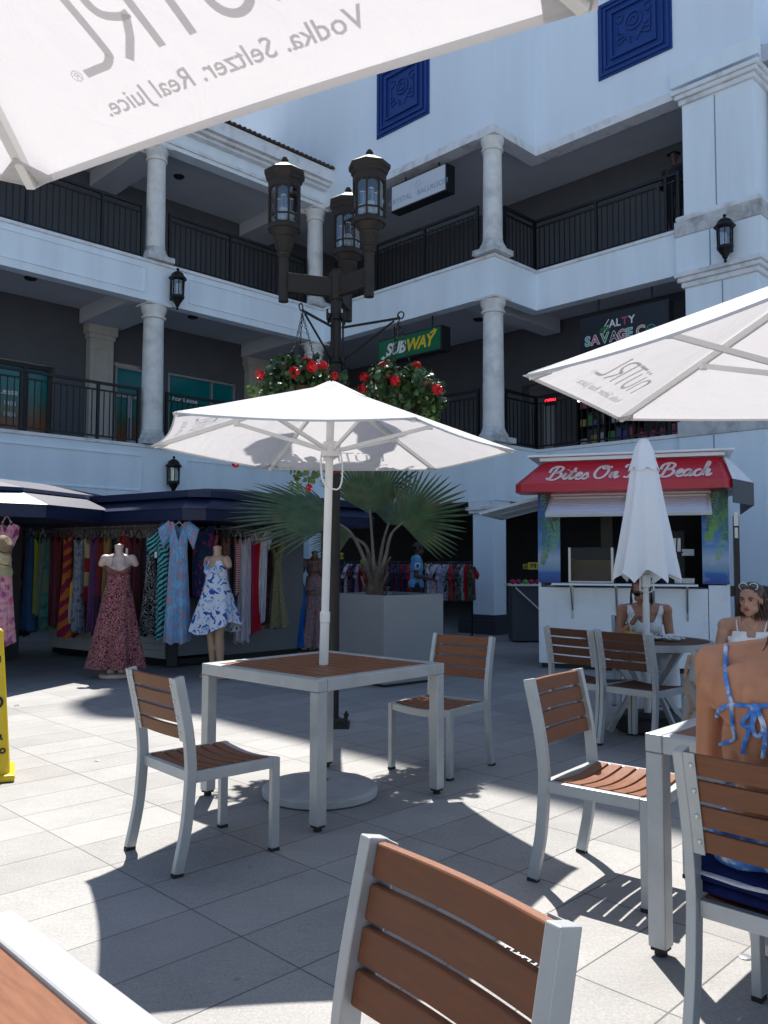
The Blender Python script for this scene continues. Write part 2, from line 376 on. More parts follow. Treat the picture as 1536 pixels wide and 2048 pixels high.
# slabs, ceilings
slab = [(-19, .245), (.245, .245), (.245, -4.655), (1.6, -4.655), (1.6, -14), (9, -14), (9, 7), (-19, 7)]
for z0, z1 in ((2.85, 3.40), (6.62, 6.95)): MB().prism(slab, z0, z1).build('floor_slab', ceilm, bld, fix=True)
MB().prism([(-19, .31), (.3, .31), (.3, -4.6), (1.65, -4.6), (1.65, -14), (9, -14), (9, 7), (-19, 7)], 9.62, 9.9).build('ceiling_slab', ceilm, bld, fix=True)
# beams across the walkways
mb = MB()
BMS = [((-.5, .25, 6.30), (.24, 2.48, 6.615)), ((-.6, .32, 9.3), (.29, 2.48, 9.615)), ((.25, -4.3, 6.3), (3.1, -3.9, 6.615))]
for x in (-12.6, -8.4, -4.15): BMS += [((x-.45, .25, 6.30), (x+.45, 2.48, 6.615)), ((x-.3, .32, 9.3), (x+.3, 2.48, 9.615)), ((x-.3, .25, 2.5), (x+.3, 2.48, 2.845))]
for a, b in BMS: MB().box(a, b).build('ceiling_beam', ceilm, bld)
# back walls of the walkways
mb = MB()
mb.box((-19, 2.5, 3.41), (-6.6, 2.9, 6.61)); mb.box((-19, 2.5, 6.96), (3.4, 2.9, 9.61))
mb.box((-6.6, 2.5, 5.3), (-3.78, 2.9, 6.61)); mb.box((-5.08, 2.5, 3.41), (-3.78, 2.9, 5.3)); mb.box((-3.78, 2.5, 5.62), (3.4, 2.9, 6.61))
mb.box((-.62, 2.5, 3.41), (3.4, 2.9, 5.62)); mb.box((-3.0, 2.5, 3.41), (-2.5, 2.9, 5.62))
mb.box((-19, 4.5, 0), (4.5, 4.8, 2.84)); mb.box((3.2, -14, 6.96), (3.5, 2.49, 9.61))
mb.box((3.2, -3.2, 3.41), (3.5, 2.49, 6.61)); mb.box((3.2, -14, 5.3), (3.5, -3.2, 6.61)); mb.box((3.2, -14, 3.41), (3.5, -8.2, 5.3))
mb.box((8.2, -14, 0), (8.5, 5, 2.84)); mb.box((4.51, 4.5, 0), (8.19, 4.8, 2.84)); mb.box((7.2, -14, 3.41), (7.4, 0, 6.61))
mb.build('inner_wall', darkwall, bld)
# ------------- columns
def column(x, y, z0, z1, r, mt=None):
    h = z1-z0
    c = MB().lathe([(r*1.02, .30), (r*1.0, .5), (r, h*.35), (r*.94, h-.42), (r*.94, h-.30), (r*1.12, h-.285), (r*1.12, h-.25), (r*.98, h-.24), (r*1.0, h-.2), (r*1.15, h-.14), (r*1.2, h-.08), (r*1.2, h-.045)], (x, y, z0), 28)
    c.box((x-r*1.22, y-r*1.22, z0+h-.045), (x+r*1.22, y+r*1.22, z0+h-.003))
    o = c.build('column', mt or stone, bld)
    b = MB().box((x-r*1.5, y-r*1.5, z0+.002), (x+r*1.5, y+r*1.5, z0+.10)).lathe([(r*1.38, .10), (r*1.42, .13), (r*1.34, .17), (r*1.18, .21), (r*1.03, .30)], (x, y, z0), 28)
    b.build('column_base', stone_dirty, o)
for x in (-12.5, -8.35, -4.17, -.12):
    column(x, .16, 3.52, 6.27, .205); column(x, .16, 7.09, 9.40, .185)
column(.14, -4.76, 3.52, 6.27, .20); column(.14, -4.76, 7.09, 9.40, .185)
# ground floor square piers
def pier(x0, y0, x1, y1):
    o = MB().box((x0, y0, .34), (x1, y1, 2.22)).build('pier', stucco, bld)
    e = .09; mb = MB()
    for z0, z1, g in ((2.223, 2.28, .06), (2.283, 2.34, .1), (2.343, 2.445, .06)): mb.box((x0-g, y0-g, z0), (x1+g, y1+g, z1))
    mb.build('capital', trim, o)
    MB().box((x0-.2, y0-.2, .001), (x1+.2, y1+.2, .26)).box((x0-.1, y0-.1, .262), (x1+.1, y1+.1, .30)).box((x0-.05, y0-.05, .302), (x1+.05, y1+.05, .34)).build('plinth', mat('dark plinth', (.05, .055, .065), .6), o)
pier(.04, -4.82, .42, -4.34); pier(-.4, -.05, -.05, .42); pier(-4.4, .1, -3.95, .5); pier(-8.6, .1, -8.15, .5)
# pilasters on the left wing's inner wall (first floor)
for x in (-4.17, -.12, -8.35):
    mb = MB().box((x-.26, 2.3, 3.75), (x+.26, 2.497, 6.0)).box((x-.32, 2.24, 3.402), (x+.32, 2.497, 3.75)).box((x-.33, 2.25, 6.1), (x+.33, 2.497, 6.29)).box((x-.29, 2.28, 6.0), (x+.29, 2.497, 6.1))
    for a, b in (((x-.17, 2.285, 4.0), (x-.15, 2.3, 5.8)), ((x+.15, 2.285, 4.0), (x+.17, 2.3, 5.8)), ((x-.15, 2.285, 5.78), (x+.15, 2.3, 5.8))): mb.box(a, b)
    mb.build('pilaster', mat('cream pilaster', (.46, .45, .42), .8, var=.05), bld)
# ------------- entablatures
cap_left = [(-19, 0), (.30, 0)]
mb = MB(); mb.box((-19, .0, 9.42), (-.001, .30, 9.80)); mb.build('eave_beam', stucco, bld)
mb = MB()
for y, z0, z1 in ((-.05, 9.50, 9.56), (-.14, 9.803, 9.86), (-.24, 9.863, 9.93), (-.34, 9.933, 10.2)): mb.box((-19, y, z0), (-.002, .6 if z0 > 9.7 else 0, z1))
mb.build('cornice', trim, bld)
# barrel tiled roof above the left wing
mb = MB()
n = 150
rows = []
for j, (y, z) in enumerate(((-.40, 10.21), (.8, 10.62), (2.2, 11.10))):
    rows.append([(-19+18.98*i/(n*6), y, z + .05*abs(math.sin(pi*i/6))) for i in range(n*6+1)])
mb.grid(rows, True); mb.build('tile_roof', mat('clay tile', (.10, .075, .065), .75, var=.25, vscale=9), bld, solid=.02)
# right wing upper wall: storeys above the balcony, tall parapet
UP = [(0, 3.3), (0, -4.9), (1.355, -4.9), (1.355, -9.2)]
mb = MB(); strip(mb, UP, 0, .30, 9.56, 22.3); mb.build('upper_wall', stucco_up, bld, fix=True)
mb = MB(); strip(mb, [(0, -.001), (0, -4.9), (1.355, -4.9), (1.355, -7.95)], -.035, .29, 9.40, 9.557); mb.build('string_course', trim, bld, fix=True)
MB().box((.30, 3.0, 9.95), (6, 3.3, 22)).box((1.656, -9.2, 9.95), (6, -8.9, 22)).box((6, -9.2, 9.95), (6.3, 3.3, 22)).build('side_wall', stucco_up, bld)
MB().box((0, 3.31, 10.2), (.3, 9, 14)).box((-14, 8.6, 10.9), (-.01, 9, 15)).build('far_wing', stucco_up, bld)
MB().box((-14, 6.0, 14.0), (-.02, 8.59, 14.25)).build('far_eave', mat('dark eave', (.06, .05, .05), .7), bld)
# big corner pillar with stone belts
yl, yr = -7.97, -9.17; f = 1.33; fb = 3.2
mb = MB()
mb.box((f-.06, yr-.1, 0), (fb, yl+.13, 3.43)); mb.box((f, yr, 3.74), (fb, yl, 6.0)); mb.box((f-.06, yr-.1, 6.26), (fb, yl+.13, 6.90)); mb.box((f, yr, 7.26), (fb, yl, 9.22)); mb.box((f-.09, yr-.13, 9.56), (f+.02, yl+.16, 9.86))
mb.build('corner_pillar', stucco, bld)
for z in (3.433, 6.903): MB().box((f-.08, yr-.12, z), (fb, yl+.15, z+.27)).build('stone_belt', stone_dirty, bld, bevel=.012)
mb = MB()
for z in (3.75, 7.22):
    MB().tube([(fb, yl+.09, z), (f-.04, yl+.09, z), (f-.04, yr-.07, z), (fb, yr-.07, z)], .045, 10).build('moulding', trim, bld)
for z in (6.003, 9.223):
    for k, (g, a, b) in enumerate(((.05, 0, .09), (.10, .09, .17), (.14, .17, .252))): MB().box((f-g, yr-g, z+a+(.002 if k else 0)), (fb, yl+g, z+b)).build('moulding', trim, bld, bevel=.015)
MB().box((f-.004, -8.62, 3.8), (f, -8.60, 5.99)).box((f-.004, -8.55, 7.3), (f, -8.53, 9.2)).box((f-.064, -8.45, 6.27), (f-.06, -8.43, 6.89)).box((f-.064, -8.45, .3), (f-.06, -8.43, 3.42)).build('wall_joint', mat('joint', (.25, .3, .4), .8), bld)
# wall to the right of the pillar
MB().box((1.9, -16, 0), (2.4, -9.28, 9.5)).build('side_bay', stucco, bld)
# ------------- relief panels in deep blue
bluem = mat('deep blue', (.004, .040, .22), .55, var=.12, vscale=10, bump=.3, bscale=40)
def relief(yc, zc, s, x0):
    mb = MB(); h = s/2
    mb.box((x0-.03, yc-h, zc-h), (x0-.003, yc+h, zc+h))
    for k, (a, t) in enumerate(((.94, .05), (.80, .035), (.62, .04))):
        q = h*a
        for A_, B_ in (((yc-q, zc-q), (yc+q, zc-q+t)), ((yc-q, zc+q-t), (yc+q, zc+q)), ((yc-q, zc-q+t), (yc-q+t, zc+q-t)), ((yc+q-t, zc-q+t), (yc+q, zc+q-t))):
            mb.box((x0-.06-.01*k, A_[0], A_[1]), (x0-.03, B_[0], B_[1]))
    mb.tube([(x0-.04, yc+.16*math.cos(t*pi/10), zc+.12+.16*math.sin(t*pi/10)) for t in range(20)], .025, 8, closed=True)
    mb.tube([(x0-.04, yc+.08*math.cos(t*pi/8), zc+.12+.08*math.sin(t*pi/8)) for t in range(16)], .02, 8, closed=True)
    for sgn in (-1, 1):
        for k in range(3):
            mb.tube(crom([(x0-.04, yc+sgn*.05, zc-.28+.05*k), (x0-.04, yc+sgn*(.15+.04*k), zc-.16+.06*k), (x0-.04, yc+sgn*(.30), zc-.22+.11*k), (x0-.04, yc+sgn*.33, zc-.05+.1*k)], 6), .018, 6)
        mb.tube(crom([(x0-.04, yc+sgn*.33, zc+.33), (x0-.04, yc+sgn*.2, zc+.3), (x0-.04, yc+sgn*.27, zc+.18), (x0-.04, yc+sgn*.35, zc+.24)], 6), .018, 6)
    return mb.build('relief_panel', bluem, bld, bevel=.006)
relief(-2.52, 11.16, 1.52, 0); relief(-7.08, 11.08, 1.46, 1.355)
# ------------- railings
def railing(pts, z, name='railing'):
    mb = MB()
    for (x0, y0), (x1, y1) in zip(pts[:-1], pts[1:]):
        a = Vector((x0, y0, 0)); b = Vector((x1, y1, 0)); L_ = (b-a).length; d = (b-a)/L_
        for h, s in ((1.06, .05), (.93, .03), (.08, .03)): mb.bar(a+Vector((0, 0, z+h)), b+Vector((0, 0, z+h)), s, s)
        k = int(L_/.115)
        for i in range(1, k):
            p = a + d*(L_*i/k); big = (i % 12 == 0)
            if big: mb.bar(p+Vector((0, 0, z)), p+Vector((0, 0, z+1.04)), .05, .05)
            else: mb.bar(p+Vector((0, 0, z+.08)), p+Vector((0, 0, z+.93)), .016, .016)
        for p in (a, b): mb.bar(p+Vector((0, 0, z)), p+Vector((0, 0, z+1.09)), .055, .055)
    return mb.build(name, railm, bld)
for z in (3.515, 7.085):
    xs = [-12.5, -8.35, -4.17, -.12]
    railing([(-16.5, .13), (-12.8, .13)], z)
    for a, b in zip(xs[:-1], xs[1:]): railing([(a+.3, .13), (b-.3, .13)], z)
    railing([(.13, -.25), (.13, -4.4)], z); railing([(.5, -4.77), (1.49, -4.77), (1.49, -7.8)], z)
# ------------- shop windows of the left wing first floor
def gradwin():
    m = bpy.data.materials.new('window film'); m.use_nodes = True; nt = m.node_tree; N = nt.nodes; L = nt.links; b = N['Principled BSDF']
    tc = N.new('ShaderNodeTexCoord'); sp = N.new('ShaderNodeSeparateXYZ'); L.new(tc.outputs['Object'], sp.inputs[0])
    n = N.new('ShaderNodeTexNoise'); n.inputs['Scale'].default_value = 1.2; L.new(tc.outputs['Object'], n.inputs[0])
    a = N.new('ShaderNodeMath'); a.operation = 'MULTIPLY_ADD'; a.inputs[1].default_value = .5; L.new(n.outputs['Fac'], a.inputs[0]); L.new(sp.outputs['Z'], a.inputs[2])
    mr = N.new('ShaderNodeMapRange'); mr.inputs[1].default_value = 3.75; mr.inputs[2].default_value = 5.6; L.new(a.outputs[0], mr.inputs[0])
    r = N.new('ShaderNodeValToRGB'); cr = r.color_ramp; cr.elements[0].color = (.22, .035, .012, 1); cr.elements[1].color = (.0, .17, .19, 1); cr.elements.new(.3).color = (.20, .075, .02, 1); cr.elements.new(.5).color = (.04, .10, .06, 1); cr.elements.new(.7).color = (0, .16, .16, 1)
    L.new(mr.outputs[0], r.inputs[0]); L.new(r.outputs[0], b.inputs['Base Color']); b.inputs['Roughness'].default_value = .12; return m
film = gradwin(); alu = mat('aluminium frame', (.30, .32, .35), .5, metal=.3)
def window(x0, x1, z0, z1, y=2.56, bars=(), fr=.05, fm=None, parent=bld, name='window'):
    mb = MB()
    for a, b in (((x0, y-.06, z0), (x1, y+.05, z0+fr)), ((x0, y-.06, z1-fr), (x1, y+.05, z1)), ((x0, y-.06, z0+fr), (x0+fr, y+.05, z1-fr)), ((x1-fr, y-.06, z0+fr), (x1, y+.05, z1-fr))): mb.box(a, b)
    for b_ in bars: mb.box((b_-fr/2, y-.055, z0+fr), (b_+fr/2, y+.045, z1-fr))
    o = mb.build(name, fm or alu, parent)
    MB().box((x0+fr, y, z0+fr), (x1-fr, y+.02, z1-fr)).build('pane', film, o); return o
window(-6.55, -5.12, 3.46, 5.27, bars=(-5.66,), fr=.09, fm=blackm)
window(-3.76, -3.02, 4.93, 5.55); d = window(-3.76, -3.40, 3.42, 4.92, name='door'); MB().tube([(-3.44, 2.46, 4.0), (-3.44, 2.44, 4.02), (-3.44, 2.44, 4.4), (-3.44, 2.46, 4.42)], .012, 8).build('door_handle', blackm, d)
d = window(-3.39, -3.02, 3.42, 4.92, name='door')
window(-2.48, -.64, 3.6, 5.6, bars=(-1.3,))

# ------------------------------------------------------------------ lettering helper
def text_mesh(txt, size=1.0, shear=0.0, space=1.0, align='CENTER', bold=0.0, depth=0.0, res=3):
    cu = bpy.data.curves.new('t', 'FONT'); cu.body = txt; cu.size = size; cu.shear = shear; cu.space_character = space; cu.align_x = align; cu.offset = bold; cu.extrude = depth; cu.resolution_u = res
    o = bpy.data.objects.new('t', cu); me = bpy.data.meshes.new_from_object(o); bpy.data.objects.remove(o); bpy.data.curves.remove(cu); return me
def place_text(txt, name, M, mt, parent, size=.1, tri=0, **k):
    me = text_mesh(txt, size, **k); me.transform(M); me.materials.clear(); me.materials.append(mt); me.name = name
    o = bpy.data.objects.new(name, me); col.objects.link(o); o.parent = parent; return o
def frame_m(o, x, y):
    """matrix taking text xy plane onto axes x, y at origin o"""
    x = Vector(x).normalized(); y = Vector(y).normalized(); z = x.cross(y); m = Matrix((x, y, z)).transposed().to_4x4(); m.translation = Vector(o); return m
def ribbon(mb, pts, wd, M, z=0.0, n=6, th=.0, closed=False, smooth=True):
    """flat stroke of width wd through 2-d points, mapped by M (matrix or callable)"""
    P = crom([(p[0], p[1], 0) for p in pts], n, closed) if smooth and len(pts) > 2 else [Vector((p[0], p[1], 0)) for p in pts]
    L_ = []; Rr = []; m = len(P)
    for i, p in enumerate(P):
        if closed: d = P[(i+1) % m]-P[i-1]
        else: d = P[min(i+1, m-1)]-P[max(i-1, 0)]
        d = d.normalized() if d.length > 0 else Vector((1, 0, 0)); nn = Vector((-d.y, d.x, 0))*wd/2
        L_.append(p+nn+Vector((0, 0, z))); Rr.append(p-nn+Vector((0, 0, z)))
    f = (lambda q: M @ q) if isinstance(M, Matrix) else M
    rows = [[f(q) for q in L_], [f(q) for q in Rr]]
    if closed: rows = [r+[r[0]] for r in rows]
    mb.grid([list(r) for r in zip(*rows)], False)
white_txt = mat('white lettering', (.75, .77, .8), .6)
Mw = lambda x, y, z: frame_m((x, y, z), (1, 0, 0), (0, 0, 1))   # on the inner wall of the left wing, facing the court
place_text('For Lease', 'lettering', Mw(-2.0, 2.548, 4.98), white_txt, bld, .17, bold=.003)
place_text('For Lease', 'lettering', Mw(-6.13, 2.548, 4.60), white_txt, bld, .17, bold=.003)
place_text('Suite 1403', 'lettering', Mw(-6.1, 2.548, 4.38), white_txt, bld, .13)
place_text('Suite 1404', 'lettering', Mw(-6.1, 2.548, 4.16), white_txt, bld, .13)
# recessed ceiling lights (unlit cans) seen as dark discs
for x, y, z in ((-6.1, 1.3, 6.612), (-2.6, 1.3, 6.612), (-3.0, 1.3, 9.612), (-7, 1.3, 9.612), (1.9, -3.0, 6.612)): MB().lathe([(.0, -.03), (.10, -.03), (.12, 0)], (x, y, z), 20).build('ceiling_can', blackm, bld)
redcan = mat('red can', (.25, .03, .015), .4)
for x, y, z in ((1.9, -7.3, 9.612), (1.9, -7.3, 6.612)): MB().lathe([(.0, -.02), (.09, -.03), (.12, 0)], (x, y, z), 20).build('ceiling_can', redcan, bld)
# unseen block added on the roof to cast a soft shadow blob on the paving
MB().lathe([(.3, 0), (.35, .6), (.55, 1.0), (.75, 1.5), (.6, 2.1), (.2, 2.5), (.0, 2.9)], (.6, 3.0, 22.0), 16).build('roof_shadow_caster', stone, bld)

# ------------------------------------------------------------------ furniture
silver = mat('silver powder coat', (.42, .44, .45), .40, metal=.35, var=.06, vscale=6, bump=.04, bscale=200, dirt=(.30, .30, .29), dscale=9, damt=.35)
def woodmat():
    m = mat('composite slat', (.18, .068, .029), .48, spec=.35, var=.15, vscale=3.0, bump=.25, bscale=220, rvar=.1, stretch=(4, 30, 30)); return m
slat = woodmat(); slat_dark = mat('aged slat', (.10, .042, .022), .55, spec=.3, var=.2, vscale=3, bump=.25, bscale=220, rvar=.1, stretch=(4, 30, 30))
rubber = mat('rubber foot', (.015, .015, .015), .8); steel = mat('screw', (.6, .6, .58), .3, metal=.9)
POST = crom([(-.275, .0), (-.238, .18), (-.222, .36), (-.222, .46), (-.240, .60), (-.288, .815)], 6)   # (y, z)
def posty(z):
    for a, b in zip(POST[:-1], POST[1:]):
        if a.y <= z <= b.y: return lerp(a.x, b.x, (z-a.y)/(b.y-a.y))
    return POST[-1].x
def make_chair(label, w=.475, sm=slat, back=4):
    t = empty('patio_chair', (0, 0, 0), 0, label, 'chair'); hw = w/2-.0145
    for sx in (-1, 1):
        pts = [(sx*hw, p.x, p.y+.012) for p in POST]
        b = MB().tube(pts, 0, rect=(.029, .046), up=(0, 1, 0)).build('back_post', silver, t, bevel=.003, fix=True)
        MB().cbox((sx*hw, -.275, .007), (.031, .044, .014)).build('foot_cap', rubber, b)
        l = MB().box((sx*hw-.0145, .19, .014), (sx*hw+.0145, .232, .4195)).build('leg', silver, t, bevel=.003)
        MB().cbox((sx*hw, .211, .007), (.031, .044, .014)).build('foot_cap', rubber, l)
        # screw plate behind the back slats
        pl = MB(); bo = MB()
        zs = [.55+.272*i/12 for i in range(13)]
        pl.grid([[(sx*(hw-.014), posty(z)-.017, z), (sx*(hw-.045), posty(z)-.017, z)] for z in zs], False)
        p = pl.build('screw_plate', silver, t, solid=.003)
        for i in range(4):
            z = .585+.0685*i; MB().ell((sx*(hw-.034), posty(z)-.020, z), (.007, .004, .007), 8, 6).build('screw', steel, p)
    # seat frame
    z0, z1 = .375, .420; mb = MB()
    for sx in (-1, 1): mb.box((sx*hw-.0145 if sx > 0 else -hw-.0145, -.198, z0), (sx*hw+.0145 if sx > 0 else -hw+.0145, .1895, z1))
    mb.box((-hw+.015, -.222, z0), (hw-.015, -.196, z1))
    P = [(-hw+.015 + (2*hw-.03)*i/10, .212, (z0+z1)/2 - .016*math.sin(pi*i/10)) for i in range(11)]
    mb.tube(P, 0, rect=(.03, .042), up=(0, 0, 1))
    mb.build('seat_frame', silver, t, bevel=.002, fix=True)
    # seat slats, dished
    mb = MB(); n = 6; y0, y1 = -.192, .194; pitch = (y1-y0)/n
    for k in range(n):
        a = y0+pitch*k+.006; b = y0+pitch*(k+1)-.006; rows = []
        for i in range(13):
            x = -hw+.016+(2*hw-.032)*i/12; s = -.017*math.sin(pi*i/12)
            rows.append([(x, a, .410+s), (x, b, .410+s), (x, b, .424+s), (x, a, .424+s)])
        mb.grid(rows, False, closed_u=True); m = len(mb.v); mb.f += [(m-4, m-3, m-2, m-1), (m-52, m-49, m-50, m-51)]; mb.sm += [False, False]
    mb.build('seat', sm, t, bevel=.0025, fix=True)
    mb = MB()
    for k in range(back):
        za = .556+k*.0690; zb = za+.0575; rows = []
        for i in range(13):
            u = i/12; x = -hw+.0148+(2*hw-.0296)*u; bow = -.012*math.sin(pi*u)
            ya = posty(za)+bow; yb = posty(min(zb, .822))+bow
            rows.append([(x, ya-.011, za), (x, yb-.011, zb), (x, yb+.007, zb), (x, ya+.007, za)])
        mb.grid(rows, False, closed_u=True); m = len(mb.v); mb.f += [(m-4, m-3, m-2, m-1), (m-52, m-49, m-50, m-51)]; mb.sm += [False, False]
    mb.build('backrest', sm, t, bevel=.004, fix=True)
    return t
CG = 'patio chairs round the tables'
def put(o, x, y, face, label=None):
    """face = heading angle of the sitter in degrees"""
    o.location = (x, y, 0); o.rotation_euler = (0, 0, R(face-90)); o['group'] = CG
    if label: o['label'] = label
    return o
c0 = make_chair(''); c0['label'] = 'slatted chair with brown slats at the left side of the centre square table'
put(c0, -.805, 3.925, 42)
put(copy_tree(c0), .36, 5.434, -128.5, 'slatted chair behind the right corner of the centre square table, facing the camera side')
put(copy_tree(c0), .978, 3.544, -39.2, 'sunlit slatted chair with orange glowing seat between the two square tables')
put(copy_tree(c0), -.116, 1.184, -144, 'large slatted chair back in the near foreground, cut by the bottom edge of the photo')
put(copy_tree(c0), 1.150, 2.300, 45.5, 'slatted chair carrying the navy towel under the woman in the blue bikini')
cr0 = make_chair('right one of the two dark slatted chairs at the round table', .445, slat_dark); put(cr0, 1.905, 6.15, 43)
put(copy_tree(cr0), 1.598, 6.48, 43, 'left one of the two dark slatted chairs at the round table')
put(copy_tree(cr0), 2.11, 7.42, -100, 'slatted chair behind the round table under the woman in the tank top')

def make_table(label, S=.98, hole=True):
    t = empty('square_table', (0, 0, 0), 0, label, 'table'); h = S/2; a = .062
    mb = MB()
    for s in (-1, 1):
        mb.box((-h, s*h-(a if s > 0 else 0), .676), (h, s*h+(0 if s > 0 else a), .738))
        mb.box((s*h-(a if s > 0 else 0), -h+a+.0005, .676), (s*h+(0 if s > 0 else a), h-a-.0005, .738))
    mb.build('table_frame', silver, t, bevel=.005)
    for sx in (-1, 1):
        for sy in (-1, 1):
            cx, cy = sx*(h-a/2-.001), sy*(h-a/2-.001)
            l = MB().box((cx-a/2, cy-a/2, .03), (cx+a/2, cy+a/2, .6755)).build('leg', silver, t, bevel=.005)
            f = MB().cbox((cx, cy, .024), (.05, .05, .010)); f.lathe([(.018, 0), (.022, .004), (.02, .02)], (cx, cy, 0), 12); f.build('foot', rubber, l)
    mb = MB(); n = 9; L_ = 2*(h-a); p = L_/n
    for k in range(n):
        y0 = -h+a+p*k+.004; y1 = y0+p-.008
        if hole and abs((y0+y1)/2) < .02:
            mb.box((-h+a+.003, y0, .722), (-.035, y1, .735)); mb.box((.035, y0, .722), (h-a-.003, y1, .735))
        else: mb.box((-h+a+.003, y0, .722), (h-a-.003, y1, .735))
    mb.build('tabletop', slat, t, bevel=.003)
    return t
tb = make_table('square slatted table in the middle with the open umbrella through it')
TG = 'square patio tables'
tb['group'] = TG; tb.location = (-.3425, 4.821, 0); tb.rotation_euler.z = R(47+90)
t2 = copy_tree(tb); t2.location = (1.585, 2.905, 0); t2.rotation_euler.z = R(46); t2['label'] = 'square table beside the woman in the blue bikini, its top in sunlight'
t3 = copy_tree(tb); t3.location = (-.620, .742, 0); t3.rotation_euler.z = R(45+90); t3['label'] = 'square table corner with sunlit orange slat cut off at the bottom left of the photo'

# round table
RT = Vector((2.085, 6.67, 0))
rt = empty('round_table', RT, 0, 'round dark slatted table with grey rim under the closed umbrella', 'table')
MB().lathe([(.475, .655), (.50, .656), (.50, .705), (.475, .706), (.475, .655)], n=56).build('table_rim', silver, rt, fix=True, weld=True)
mb = MB(); n = 10
for k in range(n):
    y0 = -.474+.948*k/n+.003; y1 = -.474+.948*(k+1)/n-.003; x = lambda y: math.sqrt(max(.474**2-y*y, .001))
    mb.prism([(-x(y0), y0), (x(y0), y0), (x((y0+y1)/2), (y0+y1)/2), (x(y1), y1), (-x(y1), y1), (-x((y0+y1)/2), (y0+y1)/2)], .682, .700)
mb.build('tabletop', slat_dark, rt, fix=True)
for k in range(4):
    a = R(20+90*k); c, s = math.cos(a), math.sin(a)
    l = MB().tube([(c*.40, s*.40, .68), (c*.12, s*.12, .34), (c*.36, s*.36, .012)], 0, rect=(.05, .022), up=(-s, c, 0)).build('leg', silver, rt, bevel=.003, fix=True)
MB().lathe([(.135, .325), (.15, .33), (.15, .35), (.135, .355)], n=24).build('leg_ring', silver, rt)

# ------------------------------------------------------------------ umbrellas
def canopy_material():
    m = bpy.data.materials.new('white canvas'); m.use_nodes = True; nt = m.node_tree; N = nt.nodes; L = nt.links; N.clear()
    o = N.new('ShaderNodeOutputMaterial'); d = N.new('ShaderNodeBsdfDiffuse'); t = N.new('ShaderNodeBsdfTranslucent'); mx = N.new('ShaderNodeMixShader')
    tc = N.new('ShaderNodeTexCoord'); n = N.new('ShaderNodeTexNoise'); n.inputs['Scale'].default_value = 3.0; n.inputs['Detail'].default_value = 7; L.new(tc.outputs['Object'], n.inputs['Vector'])
    r = N.new('ShaderNodeMapRange'); r.inputs[1].default_value = .3; r.inputs[2].default_value = .75; r.inputs[3].default_value = .77; r.inputs[4].default_value = .69; L.new(n.outputs['Fac'], r.inputs[0])
    c = N.new('ShaderNodeCombineColor'); 
    for i in range(3): L.new(r.outputs[0], c.inputs[i])
    L.new(c.outputs[0], d.inputs[0]); t.inputs[0].default_value = (.58, .57, .59, 1); mx.inputs[0].default_value = .36
    n2 = N.new('ShaderNodeTexNoise'); n2.inputs['Scale'].default_value = 7; n2.inputs['Detail'].default_value = 5; n2.inputs['Distortion'].default_value = .5; L.new(tc.outputs['Object'], n2.inputs['Vector'])
    bp = N.new('ShaderNodeBump'); bp.inputs['Strength'].default_value = .6; bp.inputs['Distance'].default_value = .025; L.new(n2.outputs['Fac'], bp.inputs['Height']); L.new(bp.outputs[0], d.inputs['Normal']); L.new(bp.outputs[0], t.inputs['Normal'])
    L.new(d.outputs[0], mx.inputs[1]); L.new(t.outputs[0], mx.inputs[2]); L.new(mx.outputs[0], o.inputs[0]); return m
canvas = canopy_material(); whitepaint = mat('white painted metal', (.74, .74, .72), .35, var=.03); inkm = mat('grey print', (.20, .19, .20), .8)
_n = inkm.node_tree; _t = _n.nodes.new('ShaderNodeBsdfTranslucent'); _t.inputs[0].default_value = (.55, .54, .56, 1); _m = _n.nodes.new('ShaderNodeMixShader'); _m.inputs[0].default_value = .45
_tp = _n.nodes.new('ShaderNodeBsdfTransparent'); _tp.inputs[0].default_value = (.62, .61, .63, 1)
_n.links.new(_n.nodes['Principled BSDF'].outputs[0], _m.inputs[1]); _n.links.new(_tp.outputs[0], _m.inputs[2]); _n.links.new(_m.outputs[0], _n.nodes['Material Output'].inputs[0])
def logo_strokes(mb, f, cx, y0, s):
    """the stroke-drawn wordmark nUTRL with two dots; f maps (x, y) -> point; cap height s, centred on cx"""
    w = s*.10; x = -1.62
    S = lambda pts, **k: ribbon(mb, [((cx+(p[0]+x)*s), y0+p[1]*s) for p in pts], w, f, **k)
    S([(.06, 0), (.06, .72)], smooth=False); S([(.06, .42), (.14, .62), (.30, .70), (.46, .62), (.54, .42), (.54, 0)])
    x += .72; S([(.06, .74), (.06, .30), (.14, .10), (.30, .03), (.46, .10), (.54, .30), (.54, .74)])
    for q in (.18, .42): S([(q-.065, .90), (q+.065, .90)], smooth=False)
    x += .62; S([(.0, .94), (.62, .94)], smooth=False); S([(.31, .90), (.31, 0)], smooth=False)
    x += .68; S([(.06, 0), (.06, .94)], smooth=False); S([(.0, .94), (.30, .94), (.48, .84), (.52, .68), (.46, .53), (.28, .44), (.16, .44)]); S([(.20, .44), (.34, .22), (.55, 0)], smooth=False)
    x += .68; S([(.06, .98), (.06, .22), (.10, .10), (.20, .04), (.30, .04), (.54, .04)])
